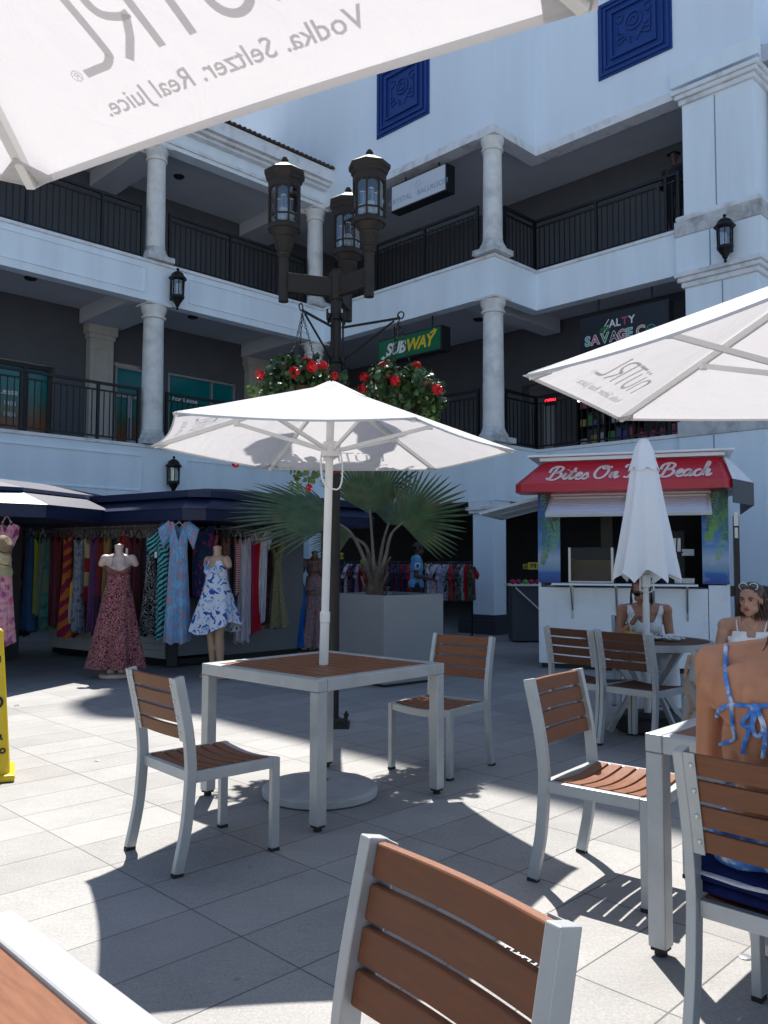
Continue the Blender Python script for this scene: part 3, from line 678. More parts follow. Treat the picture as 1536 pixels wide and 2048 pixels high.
def umbrella(name, cx, cy, zr, za, Rr, ph, prints, label, base=True, pole_tilt=(0, 0), rim_in=.03, corners=None):
    t = empty(name, (cx, cy, 0), 0, label, 'umbrella', 'open white umbrellas')
    C6 = [Vector((Rr*math.cos(R(ph+60*k)), Rr*math.sin(R(ph+60*k)), zr)) for k in range(6)]
    if corners: C6 = [Vector((x-cx, y-cy, zr)) for x, y in corners]
    apex = Vector((0, 0, za))
    def surf(k, u, v):
        """panel k between corner k and k+1; u along rim 0..1, v from rim 0 to apex 1"""
        a = C6[k % 6].lerp(apex, v); b = C6[(k+1) % 6].lerp(apex, v); p = a.lerp(b, u); w_ = 4*u*(1-u)*(1-v)
        inn = Vector((-p.x, -p.y, 0)).normalized()
        return p + inn*rim_in*w_*(1-v)*1.0 + Vector((0, 0, -.018*w_*(.3+v)*2.2 + .006*w_*math.sin(9*v+3*k)))
    mb = MB(); n, m = 14, 12
    for k in range(6): mb.grid([[surf(k, i/n, j/m) for i in range(n+1)] for j in range(m+1)], True)
    cp = mb.build('canopy', canvas, t, sharp=12, weld=False)
    # hem
    mb = MB()
    for k in range(6):
        mb.grid([[surf(k, i/n, .0)+Vector((0, 0, -.0)) for i in range(n+1)], [surf(k, i/n, .0)+Vector((0, 0, -.010)) for i in range(n+1)], [surf(k, i/n, .009)+Vector((0, 0, -.004)) for i in range(n+1)]], False)
    mb.build('hem', canvas, cp)
    # vent cap
    mb = MB(); rows = []
    for j in range(5):
        v = j/4; rr = lerp(.20, .02, v); rows.append([(rr*math.cos(R(ph+10*i)), rr*math.sin(R(ph+10*i)), za-.2*rr*(za-zr)/Rr*1.4 - .06 + .075*v + .004*math.sin(i*1.3)) for i in range(37)])
    mb.grid(rows, True); mb.build('vent_cap', canvas, t)
    # frame
    hub = Vector((0, 0, za-.10)); low = Vector((0, 0, zr-.02))
    for k in range(6):
        c = C6[k]; d = (c-apex).normalized()
        a = apex + (c-apex)*.04 + Vector((0, 0, -.035)); b = c + Vector((0, 0, -.012)) - d*.01
        rb = MB().bar(a, b, .018, .026).build('rib', whitepaint, t, bevel=.002)
        mid = a.lerp(b, .52) + Vector((0, 0, -.018))
        MB().bar(low+Vector((c.x, c.y, 0)).normalized()*.035, mid, .014, .022).cbox(mid, (.03, .03, .03)).build('strut', whitepaint, rb, bevel=.002)
        # corner pocket
        s1 = surf(k, .055, 0); s0 = surf(k-1, .945, 0); inn = c.lerp(apex, .085)
        MB().add([s1+Vector((0, 0, -.006)), c+Vector((c.x, c.y, 0)).normalized()*.012+Vector((0, 0, -.004)), s0+Vector((0, 0, -.006)), inn+Vector((0, 0, -.03))], [(0, 1, 3), (1, 2, 3)]).build('corner_pocket', canvas, rb, solid=.003)
    px, py = pole_tilt
    q_ = 1-1.0/za; MB().tube([(px, py, .035), (px*q_, py*q_, 1.0)], .0265, 16).tube([(px*q_, py*q_, .99), (0, 0, za-.03)], .0225, 16).lathe([(.024, -.03), (.029, -.025), (.029, .03), (.024, .035)], (px*q_, py*q_, 1.0), 16).build('pole', whitepaint, t)
    MB().lathe([(.03, -.05), (.05, -.045), (.055, .02), (.04, .04)], (0, 0, zr-.01), 18).build('strut_hub', whitepaint, t)
    MB().lathe([(.03, -.04), (.05, -.035), (.05, .03), (.02, .04)], (0, 0, za-.07), 18).build('hub', whitepaint, t)
    MB().tube(crom([(.05, 0, zr), (.065, .01, zr-.1), (.06, .02, zr-.2), (.03, .02, zr-.24), (-.04, .0, zr-.2), (-.055, -.01, zr-.08), (-.045, 0, zr)], 5), .005, 6).build('pull_handle', whitepaint, t)
    if base:
        MB().lathe([(.30, 0), (.325, .006), (.328, .040), (.315, .050), (.30, .052), (.18, .068), (.05, .08), (.05, .02)], (px, py, .003), 48).build('umbrella_base', mat('concrete base', (.40, .41, .41), .8, var=.12, vscale=6, bump=.5, bscale=60, dirt=(.2, .2, .2)), t)
        MB().lathe([(.030, .09), (.036, .095), (.036, .30), (.030, .305)], (px, py, 0), 20).build('base_socket', whitepaint, t)
    for (k, tag_) in prints:
        E_ = (C6[(k+1) % 6]-C6[k % 6]).length; H_ = ((C6[(k+1) % 6]+C6[k % 6])/2-apex).length
        def f(q, k=k):   # q: x along rim in metres, centred, y up slope; panel seen from outside: rim runs left to right from corner k to k+1
            v = q[1]/H_; u = .5+q[0]/(E_*max(1-v, .05)); p = surf(k, u, v)
            nn = (surf(k, u+.02, v)-p).cross(surf(k, u, v+.02)-p).normalized(); 
            if nn.z < 0: nn = -nn
            return p+nn*.0016
        mb = MB(); logo_strokes(mb, f, 0, .142, .148); 
        me = text_mesh('Vodka. Seltzer. Real Juice.', .050, res=2, bold=.0006)
        bm = bmesh.new(); bm.from_mesh(me); bmesh.ops.triangulate(bm, faces=bm.faces)
        base_i = [f((v.co.x, v.co.y+.066)) for v in bm.verts]; fs = [tuple(v.index for v in fa.verts) for fa in bm.faces]; bm.free()
        mb.add(base_i, fs)
        me = text_mesh('®', .030, res=2); bm = bmesh.new(); bm.from_mesh(me); bmesh.ops.triangulate(bm, faces=bm.faces)
        mb.add([f((v.co.x+.258, v.co.y+.14)) for v in bm.verts], [tuple(v.index for v in fa.verts) for fa in bm.faces]); bm.free()
        mb.build('print', inkm, cp)
    return t
# C6 runs counter-clockwise, so from outside the rim runs left -> right with growing k
umbrella('patio_umbrella', -.302, 4.70, 1.965, 2.325, 1.1, -1.5, [(1, 0), (3, 0), (5, 0)], 'open white umbrella over the centre square table, shadows of lamps on its canvas', pole_tilt=(-.055, .12), corners=[(.757, 4.80), (.355, 5.79), (-.80, 5.77), (-1.295, 4.64), (-.913, 3.60), (.138, 3.71)])
umbrella('patio_umbrella', 1.60, 2.925, 1.995, 2.39, 1.09, -3, [(2, 0), (4, 0), (0, 0)], 'open white umbrella at the right edge over the bikini woman\'s table')
umbrella('patio_umbrella', -.67, .50, 2.06, 2.45, 1.10, 31, [(0, 0), (2, 0), (4, 0)], 'open white umbrella close overhead, cut by the top left of the photo', pole_tilt=(.05, .24))

# closed umbrella
cu_ = empty('closed_umbrella', RT, 0, 'closed white umbrella standing furled at the round table', 'umbrella')
mb = MB(); rows = []; NA = 96
for j in range(25):
    v = j/24; z = 2.285 - 1.075*v
    if v < .06: r = .045+.5*v
    else: r = .075 + .125*((v-.06)/.94)**.9
    row = []
    for i in range(NA):
        a = 2*pi*i/NA; fold = math.cos(6*a+.9*math.sin(a*2)+v*1.3); fold2 = math.cos(13*a+3*v+math.sin(3*a))
        rr = r*(1 + (.06+.26*v)*fold + .09*v*fold2); zz = z
        if v > .93: zz = z - .055*(v-.93)/.07*(1 - abs(math.sin(3*a+.4)))*1.9 + .05*(v-.93)/.07
        if v > .24 and v < .34: rr *= 1
        row.append((rr*math.cos(a), rr*math.sin(a)*.8, zz))
    rows.append(row)
mb.grid(rows, True, closed_u=True); mb.lathe([(.045, 0), (.04, .015), (.02, .025), (0, .028)], (0, 0, 2.285), 20)
furled = mat('furled canvas', (.93, .93, .94), .9, bump=.25, bscale=12)
mb.build('canopy', furled, cu_, sharp=80)
mb = MB(); rows = []
for j in range(5):
    v = j/4; rows.append([((.055+.062*v)*(1+.10*v*math.cos(6*2*pi*i/72))*math.cos(2*pi*i/72), (.055+.062*v)*(1+.10*v*math.cos(6*2*pi*i/72))*math.sin(2*pi*i/72)*.85, 2.27-.19*v-.035*v*abs(math.cos(3*2*pi*i/72))) for i in range(72)])
mb.grid(rows, True, closed_u=True).build('vent_cap', furled, cu_, sharp=80)
MB().tube([(0, 0, .12), (0, 0, 1.0)], .027, 16).tube([(0, 0, .99), (0, 0, 2.25)], .023, 16).lathe([(.03, 0), (.04, .005), (.04, .10), (.03, .105)], (0, 0, 1.12), 16).build('pole', whitepaint, cu_)
MB().tube([(-.05, -.02, 1.2), (-.055, -.03, 1.1), (0, -.045, 1.075), (.055, -.03, 1.1), (.05, -.02, 1.2)], .006, 6).build('pull_handle', whitepaint, cu_)
MB().lathe([(.24, 0), (.25, .01), (.25, .10), (.22, .125), (.05, .14), (.04, .13)], (0, 0, .003), 32, smooth=False).build('umbrella_base', mat('black base', (.015, .015, .017), .6), cu_, bevel=.01)
blk = mat('black print', (.01, .01, .01), .7)
me = MB()
ff = lambda x0, z0: (lambda q: Vector((x0+q[0], -.262-.0*q[0], z0+q[1])))
ribbon(me, [(0, .12), (-.008, 0), (.045, -.004)], .012, ff(.165, 1.40), smooth=False)
me.build('print', blk, cu_)
place_text('e.', 'print', frame_m((.175, -.262, 1.345), (1, 0, 0), (0, 0, 1)), blk, cu_, .045, bold=.001)
def shift(mb, v):
    v = Vector(v); mb.v = [tuple(Vector(q)-v) for q in mb.v]; return mb
# ------------------------------------------------------------------ lamp post with three lantern heads
bronze = mat('bronze paint', (.026, .021, .018), .6, spec=.35, metal=.05, var=.15, vscale=5, bump=.1, bscale=30)
lglass = glass_mat('lantern glass', (.80, .86, .90), .05, .55)
bulbm = mat('white bulb', (.8, .8, .78), .3); chrome = mat('lamp socket', (.55, .56, .57), .25, metal=.8)
PP = Vector((-.402, 6.79, 0))
lp = empty('lamp_post', PP, 0, 'tall dark bronze lamp post with three octagonal lantern heads behind the middle umbrella', 'lamp post')
MB().lathe([(.044, .02), (.044, 3.30), (.045, 3.32), (.045, 3.70), (.035, 3.73)], n=24).build('post', bronze, lp)
b = MB().box((-.13, -.13, .001), (.13, .13, .02)).lathe([(.085, .02), (.08, .05), (.055, .07)], n=20)
b.build('base_plate', bronze, lp)
mb = MB()
for sx in (-1, 1):
    for sy in (-1, 1): mb.lathe([(.013, .02), (.013, .06), (.02, .06), (.02, .08), (.010, .081), (.010, .10)], (sx*.10, sy*.10, 0), 8)
mb.build('anchor_bolt', bronze, lp)
def octa(prof, **k): return MB().lathe(prof, n=8, ph=R(22.5), smooth=False, **k)
def lantern_head(root, x, y, ang):
    h = MB().lathe([(.040, 3.34), (.040, 3.70), (.05, 3.705), (.048, 3.72)], (0, 0, 0), 20).build('lantern_stem', bronze, root); h.location = (x, y, .075); h.rotation_euler.z = ang
    MB().lathe([(.048, 3.72), (.058, 3.735), (.052, 3.75), (.066, 3.80), (.078, 3.845), (.082, 3.86), (.076, 3.868), (.09, 3.885), (.118, 3.925)], n=24).build('neck', bronze, h)
    fl = MB()
    for k in range(16):
        a = 2*pi*k/16; c, s = math.cos(a), math.sin(a); fl.tube([(c*.054, s*.054, 3.755), (c*.078, s*.078, 3.84)], .006, 6)
    fl.build('fluting', bronze, h)
    octa([(.118, 3.92), (.138, 3.925), (.138, 3.96), (.128, 3.972), (.118, 3.975)]).build('lower_rim', bronze, h)
    mb = MB(); rr = .128
    for k in range(8):
        a = R(22.5+45*k); c, s = math.cos(a), math.sin(a); mb.bar((c*rr, s*rr, 3.97), (c*rr, s*rr, 4.28), .014, .014, (c, s, 0))
        a2 = R(22.5+45*(k+1)); mb.bar((c*rr, s*rr, 4.035), (math.cos(a2)*rr, math.sin(a2)*rr, 4.035), .010, .012)
        # arched top of each pane
        q0 = Vector((c*rr, s*rr, 0)); q1 = Vector((math.cos(a2)*rr, math.sin(a2)*rr, 0))
        mb.tube([q0.lerp(q1, t/8)+Vector((0, 0, 4.235+.03*math.sin(pi*t/8))) for t in range(9)], .005, 5)
    mb.build('mullions', bronze, h)
    octa([(.123, 3.98), (.123, 4.27)]).build('lantern_glass', lglass, h)
    octa([(.13, 4.262), (.137, 4.268), (.137, 4.325), (.150, 4.335), (.152, 4.355), (.170, 4.375), (.172, 4.405), (.165, 4.41), (.06, 4.475), (.03, 4.48)]).build('lantern_roof', bronze, h)
    MB().lathe([(.02, 4.478), (.012, 4.488), (.02, 4.494), (.031, 4.515), (.020, 4.538), (0, 4.546)], n=16).build('finial', bronze, h)
    MB().lathe([(.115, 3.975), (.11, 3.99), (0, 3.99)], n=8, smooth=False).build('lamp_tray', mat('tray', (.5, .52, .52), .5) if 'tray' not in bpy.data.materials else bpy.data.materials['tray'], h)
    for k in range(3):
        a = R(120*k+30); c, s = math.cos(a)*.055, math.sin(a)*.055
        bq = MB().lathe([(.022, 3.99), (.022, 4.04), (.034, 4.06), (.034, 4.09), (.02, 4.10)], (c, s, 0), 12).build('bulb_base', bulbm, h)
        cyl = MB()
        for q in range(4): cyl.tube([(c+.014*math.cos(q*pi/2), s+.014*math.sin(q*pi/2), 4.10), (c+.014*math.cos(q*pi/2), s+.014*math.sin(q*pi/2), 4.19)], .008, 8)
        cyl.lathe([(.026, 4.19), (.028, 4.2), (.02, 4.215), (0, 4.217)], (c, s, 0), 12)
        cyl.build('bulb', chrome, bq)
HEADS = [(-.418, -.14), (.277, -.27), (.077, .41)]
for i, (x, y) in enumerate(HEADS):
    lantern_head(lp, x, y, [0, .25, .1][i]); L_ = math.hypot(x, y)
    MB().bar((x/L_*.03, y/L_*.03, 3.575), (x/L_*(L_-.03), y/L_*(L_-.03), 3.575), .055, .155).build('arm', bronze, lp, bevel=.004)
MB().lathe([(.062, 3.475), (.062, 3.695), (.05, 3.70)], n=8, ph=R(22.5), smooth=False).build('arm_collar', bronze, lp)
# basket brackets
iron = mat('black iron', (.012, .012, .013), .5, metal=.4)
HK = [(-.228, -.50), (.512, -.30)]; HZ = 3.235
for z in (3.30, 2.94):
    mb = MB().lathe([(.054, 0), (.068, .003), (.068, .05), (.054, .053)], (0, 0, z), 20)
    for k in range(4):
        a = R(45+90*k); mb.cbox((math.cos(a)*.085, math.sin(a)*.085, z+.026), (.03, .03, .04)); mb.lathe([(.008, -.035), (.008, .06)], (math.cos(a)*.095, math.sin(a)*.095, z+.02), 6)
    mb.build('clamp', iron, lp)
for hx, hy in HK:
    L_ = math.hypot(hx, hy); d = Vector((hx/L_, hy/L_, 0))
    mb = MB().bar(d*.06+Vector((0, 0, HZ)), d*L_+Vector((0, 0, HZ)), .016, .016).bar(d*.06+Vector((0, 0, 2.955)), d*(L_-.04)+Vector((0, 0, HZ-.015)), .012, .012)
    mb.bar(d*.07+Vector((0, 0, 2.94)), d*.07+Vector((0, 0, HZ+.08)), .016, .016)
    c = d*(L_+.02)+Vector((0, 0, HZ+.022)); mb.tube([c+d*.028*math.cos(t)+Vector((0, 0, .028*math.sin(t))) for t in [i*pi/6 for i in range(-3, 9)]], .006, 6)
    mb.build('basket_bracket', iron, lp)
# ------------------------------------------------------------------ hanging flower baskets
leafm = mat('leaf green', (.035, .075, .022), .45, var=.5, vscale=14); leafl = mat('light leaf', (.13, .20, .05), .5, var=.3, vscale=14); petal = mat('red petal', (.62, .012, .02), .5, var=.25, vscale=30); vinem = mat('vine', (.05, .07, .025), .7)
coir = mat('coir liner', (.12, .065, .03), .95, var=.3, vscale=20, bump=.8, bscale=60)
def leaf_cloud(mb, pts, size, rnd, flat=.4):
    for p in pts:
        p = Vector(p); s = size*rnd.uniform(.6, 1.3); n = Vector((rnd.gauss(0, 1), rnd.gauss(0, 1), rnd.gauss(.5, 1))).normalized(); a = n.orthogonal().normalized(); a.rotate(Matrix.Rotation(rnd.uniform(0, 6.28), 3, n)); b = n.cross(a)
        k = 6; vs = [p]
        for i in range(k):
            t = 2*pi*i/k; r = s*(1 if i % 2 == 0 else .72); vs.append(p + a*r*math.cos(t) + b*r*math.sin(t)*.8 - n*s*flat*(.3 if i % 2 else .5))
        mb.add(vs, [(0, 1+i, 1+(i+1) % k) for i in range(k)], True)
def flower(mb, c, r, rnd):
    for i in range(46):
        n = Vector((rnd.gauss(0, 1), rnd.gauss(0, 1), rnd.gauss(0, 1))).normalized(); p = Vector(c)+n*r*.86; a = n.orthogonal().normalized(); a.rotate(Matrix.Rotation(rnd.uniform(0, 6.28), 3, n)); b = n.cross(a); s = r*.42
        vs = [p-n*s*.2]+[p + (a*math.cos(2*pi*k/5)+b*math.sin(2*pi*k/5))*s*rnd.uniform(.7, 1.1) + n*s*rnd.uniform(.0, .35) for k in range(5)]
        mb.add(vs, [(0, 1+k, 1+(k+1) % 5) for k in range(5)], False)
def basket(hk, seed, flowers, droop, label):
    rnd = random.Random(seed); c = PP+Vector((hk[0], hk[1], 0)); zc = 2.56
    t = empty('hanging_basket', (c.x, c.y, zc), 0, label, 'flower basket', 'hanging baskets of red geraniums')
    ch = MB()
    for k in range(3):
        a = R(90+120*k+20*seed); e = Vector((math.cos(a)*.17, math.sin(a)*.17, .06)); s = Vector((0, 0, HZ-zc-.03)); n = 26
        for i in range(n):
            p = s.lerp(e, i/n); q = s.lerp(e, (i+1)/n); d = (q-p).normalized(); sd_ = d.cross(Vector((0, 0, 1)) if i % 2 else Vector((math.sin(a), -math.cos(a), .3))).normalized()*.008
            ch.tube([p-d*.004, p.lerp(q, .3)+sd_, p.lerp(q, .7)+sd_, q+d*.004, p.lerp(q, .7)-sd_, p.lerp(q, .3)-sd_], .0028, 4, closed=True)
    ch.build('chain', iron, t)
    MB().tube([(0, 0, HZ-zc+.02), (.012, 0, HZ-zc), (0, 0, HZ-zc-.03), (-.01, 0, HZ-zc-.02)], .005, 6).build('hook', iron, t)
    MB().lathe([(.0, -.17), (.08, -.165), (.15, -.10), (.18, .02), (.185, .06), (.165, .06), (.15, .02), (0, .02)], n=28).build('basket_liner', coir, t)
    mb = MB(); pts = []
    for i in range(1900):
        a = rnd.uniform(0, 2*pi); u = rnd.uniform(0, 1)**.6; el = rnd.uniform(-1.0, 1.35); r = .315*(1+.18*math.sin(3*a+seed)+.1*math.sin(5*a))*u**.4
        p = Vector((math.cos(a)*math.cos(el)*r*1.05, math.sin(a)*math.cos(el)*r*1.05, math.sin(el)*r*.75+.05))
        if noise.noise(p*9+Vector((seed*5, 0, 0))) > -.22: pts.append(p)
    leaf_cloud(mb, pts, .034, rnd); mb.build('foliage', leafm, t)
    mb = MB(); pts = []
    for (ax, ay, az, ln) in droop:
        p = Vector((ax, ay, az))
        for i in range(int(ln/.012)):
            p += Vector((rnd.gauss(0, .006), rnd.gauss(0, .006), -.012)); 
            for q in range(3): pts.append(p+Vector((rnd.gauss(0, .03), rnd.gauss(0, .03), rnd.gauss(0, .01))))
    leaf_cloud(mb, pts, .023, rnd); mb.build('trailing_vine', leafl, t)
    for f in flowers:
        rr = .037*(f[3] if len(f) > 3 else 1); mb = MB(); flower(mb, f[:3], rr, rnd); o = mb.build('flower_head', petal, t)
        d = Vector(f[:3]); MB().tube([d*.6, d], .004, 5).build('stem', leafm, o)
# flower positions relative to the basket centre; seen from the camera x is right, z is up
K1 = 1670/6.3; K2 = 1670/6.49
def rel(px, py, hk, zc=2.56, dy=-.26):
    p = AT(px, py, PP.y+hk[1]+dy); return (p.x-(PP.x+hk[0]), dy, p.z-zc)
fl1 = [rel(520, 750, HK[0]), rel(588, 745, HK[0], dy=-.3)+(1.15,), rel(625, 733, HK[0], dy=-.28)+(1.15,), rel(613, 722, HK[0], dy=-.1), rel(646, 732, HK[0], dy=-.15), rel(571, 728, HK[0], dy=0)+(.8,), rel(668, 752, HK[0], dy=-.1)+(.9,), rel(471, 927, HK[0], dy=-.2)+(.8,), rel(618, 975, HK[0], dy=-.1)+(.7,), rel(672, 940, HK[0], dy=.0)+(.7,)]
fl2 = [rel(765, 732, HK[1], dy=-.12), rel(779, 750, HK[1], dy=-.2), rel(791, 763, HK[1], dy=-.25)+(1.1,), rel(833, 732, HK[1], dy=-.1), rel(849, 765, HK[1], dy=-.15), rel(875, 779, HK[1], dy=-.2)+(1.15,), rel(729, 755, HK[1], dy=-.15), rel(724, 779, HK[1], dy=-.25), rel(775, 726, HK[1], dy=0)+(.8,), rel(788, 742, HK[1], dy=.05)+(.8,)]
basket(HK[0], 1, fl1, [(.02, -.12, .0, .72), (.07, -.05, 0, .65), (-.42, -.1, -.1, .05), (.12, .03, 0, .5), (-.3, -.1, .05, .12), (-.36, -.05, .1, .1)], 'left hanging basket of red geraniums, its vine trailing below the umbrella edge')
basket(HK[1], 2, fl2, [(.26, -.1, .0, .28), (.28, -.05, .0, .25), (.22, -.15, .05, .22), (.1, .1, .26, .1), (.12, .1, .28, .1)], 'right hanging basket of red geraniums in front of the green sandwich sign')

# ------------------------------------------------------------------ planter with a fan palm
ya = R(40); pc = Vector((.059, 9.416, 0)); S2 = .43
pl = empty('square_planter', pc, ya, 'large square grey metal planter holding the fan palm', 'planter')
pm = mat('grey planter', (.27, .275, .285), .38, metal=.25, var=.06, vscale=1.5, dirt=(.28, .28, .29), dscale=1.3, damt=.4)
mb = MB(); t_ = .02
strip_pts = [(-S2, -S2), (S2, -S2), (S2, S2), (-S2, S2)]
mb.box((-S2, -S2, .03), (S2, -S2+t_, .96)).box((-S2, S2-t_, .03), (S2, S2, .96)).box((-S2, -S2+t_, .03), (-S2+t_, S2-t_, .96)).box((S2-t_, -S2+t_, .03), (S2, S2-t_, .96))
mb.build('planter_wall', pm, pl, bevel=.004)
MB().box((-S2+.03, -S2+.03, .001), (S2-.03, S2-.03, .03)).build('planter_foot', blackm, pl)
MB().box((-S2+t_, -S2+t_, .82), (S2-t_, S2-t_, .86)).build('soil', mat('soil', (.04, .03, .02), .95, var=.4, bump=.8), pl)
PB = Vector((-.10, 9.40, .86))
pt = empty('fan_palm', PB, 0, 'silvery fan palm with bent leaf stalks growing from the grey planter', 'palm')
palmleaf = mat('palm leaf', (.050, .088, .030), .5, var=.4, vscale=9, dirt=(.17, .13, .06), dscale=5, damt=.6); stalkm = mat('palm stalk', (.14, .12, .085), .6, var=.3, vscale=12); bootm = mat('palm boot', (.10, .075, .055), .8, var=.35, vscale=12, bump=.5)
MB().lathe([(.10, 0), (.11, .06), (.09, .18), (.07, .30), (.04, .40), (.0, .42)], n=14).build('trunk', bootm, pt)
mb = MB(); rnd = random.Random(4)
for k in range(15):
    a = k*2.4; r0 = .085; z0 = .02+.024*k; c, s = math.cos(a), math.sin(a); ln = .16+.02*(k % 3); w_ = .05
    P = crom([(c*r0*.7, s*r0*.7, z0), (c*(r0+.035), s*(r0+.035), z0+ln*.5), (c*(r0+.06+.03*(k % 2)), s*(r0+.06+.03*(k % 2)), z0+ln)], 4); rows = []
    for i, p in enumerate(P):
        ww = w_*(1-.75*i/(len(P)-1)); sd_ = Vector((-s, c, 0)); rows.append([p-sd_*ww, p-sd_*ww*.5+Vector((c, s, 0))*.018, p+sd_*ww*.5+Vector((c, s, 0))*.018, p+sd_*ww, p-Vector((c, s, 0))*.01])
    mb.grid(rows, True, closed_u=True)
mb.build('leaf_boots', bootm, pt)
def fan(hub, d, n, length, spread, nseg=34, droop=.12, stalk=(), seed=0):
    rnd = random.Random(seed); hub = Vector(hub); d = Vector(d).normalized(); n = Vector(n); n = (n-d*n.dot(d)).normalized(); s = d.cross(n)
    mb = MB(); dl = R(spread)/nseg
    for k in range(nseg):
        a = -R(spread)/2+dl*(k+.5); L_ = length*(1-.30*(abs(a)/(R(spread)/2))**2)*rnd.uniform(.93, 1.05); rows = []; tw = rnd.gauss(0, .03)
        for j in range(10):
            t = j/9; r = L_*t; half = dl/2*1.02
            if t > .5: half *= max(0.0, 1-((t-.5)/.5)**1.3)*.96
            dirm = d*math.cos(a+tw*max(t-.5, 0))+s*math.sin(a+tw*max(t-.5, 0)); side = (-d*math.sin(a)+s*math.cos(a))
            wv = max(math.tan(half)*r, .0012); base = hub+dirm*r - n*droop*L_*t*t*(1+rnd.uniform(-.02, .02)) - Vector((0, 0, 1))*.10*L_*max(t-.6, 0)
            rows.append([base-side*wv - n*wv*.45, base+n*wv*.25, base+side*wv - n*wv*.45])
        mb.grid(rows, False)
    o = mb.build('fan_leaf', palmleaf, pt)
    P = crom([Vector(q) for q in stalk]+[hub+d*.05], 6); m = len(P)
    MB().tube(P, [lerp(.026, .011, i/(m-1)) for i in range(m)], 8).build('stalk', stalkm, o)
def pp(px, py, y): q = AT(px, py, y); return q-PB
fan(pp(740, 1028, 9.35), (-.02, .1, 1), (0, -1, .05), 1.0, 118, 28, .05, [(0, 0, .2), (-.01, -.01, .38), pp(744, 1075, 9.37)], 1)
fan(pp(802, 1046, 9.25), (.90, -.05, .48), (-.15, -1, .12), .80, 150, 28, .08, [(.04, 0, .2), pp(772, 1110, 9.35), pp(783, 1068, 9.3)], 2)
fan(pp(674, 1044, 9.2), (-1, -.1, .30), (.1, -.55, .75), 1.22, 120, 27, .10, [(-.03, 0, .2), pp(725, 1110, 9.35), pp(700, 1064, 9.25)], 3)
fan(pp(704, 1070, 9.75), (-.9, .2, -.12), (0, -.8, .6), .55, 110, 22, .15, [(-.02, .03, .2), pp(735, 1100, 9.6), pp(716, 1080, 9.7)], 4)
fan(pp(775, 1050, 9.8), (.35, .5, .6), (0, -.9, .4), .75, 120, 20, .1, [(.02, .03, .2), pp(765, 1090, 9.6)], 5)
# ------------------------------------------------------------------ organic bodies: closed primitives fused by a voxel remesh
def fuse(name, mb, voxel, mt, parent=None, smooth=6, loc=(0, 0, 0)):
    me = mb.mesh(name+'_src'); o = bpy.data.objects.new(name+'_src', me); col.objects.link(o)
    m = o.modifiers.new('r', 'REMESH'); m.mode = 'VOXEL'; m.voxel_size = voxel; m.use_smooth_shade = True
    m = o.modifiers.new('s', 'SMOOTH'); m.factor = .5; m.iterations = smooth
    dg = bpy.context.evaluated_depsgraph_get(); res = bpy.data.meshes.new_from_object(o.evaluated_get(dg)); bpy.data.objects.remove(o); bpy.data.meshes.remove(me)
    res.name = name; res.materials.clear(); res.materials.append(mt)
    for p in res.polygons: p.use_smooth = True
    q = bpy.data.objects.new(name, res); col.objects.link(q); q.parent = parent; q.location = loc; return q
def shell(name, src, test, off, mt, parent, thick=.003, disp=None, loc=None):
    """garment: the faces of a body mesh that pass the test, lifted off the skin"""
    bm = bmesh.new(); bm.from_mesh(src.data); bm.normal_update()
    bmesh.ops.delete(bm, geom=[f for f in bm.faces if not test(f.calc_center_median())], context='FACES')
    nrm = {v: v.normal.copy() for v in bm.verts}
    for v in bm.verts: v.co += nrm[v]*(off + (disp(v.co) if disp else 0))
    me = bpy.data.meshes.new(name); bm.to_mesh(me); bm.free(); me.materials.append(mt)
    for p in me.polygons: p.use_smooth = True
    o = bpy.data.objects.new(name, me); col.objects.link(o); o.parent = parent; o.location = loc if loc is not None else src.location
    m = o.modifiers.new('smooth', 'SMOOTH'); m.factor = .5; m.iterations = 4; m = o.modifiers.new('solid', 'SOLIDIFY'); m.thickness = thick; m.offset = 0; return o
def skin_mat(name, c, rough=.45):
    m = mat(name, c, rough, var=.16, vscale=9, bump=.16, bscale=260, dirt=(c[0]*.72, c[1]*.55, c[2]*.5), dscale=14, damt=.35, rvar=.08); b = m.node_tree.nodes['Principled BSDF']; b.inputs['Subsurface Weight'].default_value = .12; b.inputs['Subsurface Radius'].default_value = (.02, .008, .004); b.inputs['Subsurface Scale'].default_value = .5; return m
def hair_strands(mb, roots, rnd, r=.0022, n=5):
    for P in roots: mb.tube(crom(P, n), [r*(1-.6*i/((len(P)-1)*n)) for i in range((len(P)-1)*n+1)], 4)
def head_prims(mb, c, fwd, up=Vector((0, 0, 1)), s=1.0, female=True):
    """adds head to mb; c head centre; s=1 -> 0.225 m tall. returns frame function"""
    f = Vector(fwd).normalized(); u = (Vector(up)-f*Vector(up).dot(f)).normalized(); r = f.cross(u)   # r: sitter's right
    M3 = Matrix((r, f, u)).transposed()
    P = lambda x, y, z: Vector(c)+r*x*s+f*y*s+u*z*s
    mb.ell(P(0, -.012, .030), (.072*s, .092*s, .083*s), 20, 14, M3)      # cranium
    mb.ell(P(0, .022, -.035), (.055*s, .062*s, .070*s), 18, 12, M3)     # face
    mb.ell(P(0, .050, -.082), (.026*s, .026*s, .022*s), 12, 8, M3)      # chin
    for sx in (-1, 1):
        mb.ell(P(sx*.040, .030, -.055), (.020*s, .036*s, .024*s), 10, 8, M3)  # jaw
        mb.ell(P(sx*.033, .060, -.012), (.018*s, .017*s, .015*s), 10, 8, M3) # cheek
        mb.ell(P(sx*.073, -.010, -.005), (.008*s, .018*s, .030*s), 10, 8, M3) # ear
    mb.cap(P(0, .078, .012), P(0, .096, -.026), .008*s, .0125*s, 10)     # nose
    mb.ell(P(0, .070, .026), (.050*s, .014*s, .010*s), 10, 8, M3)       # brow
    return P, M3
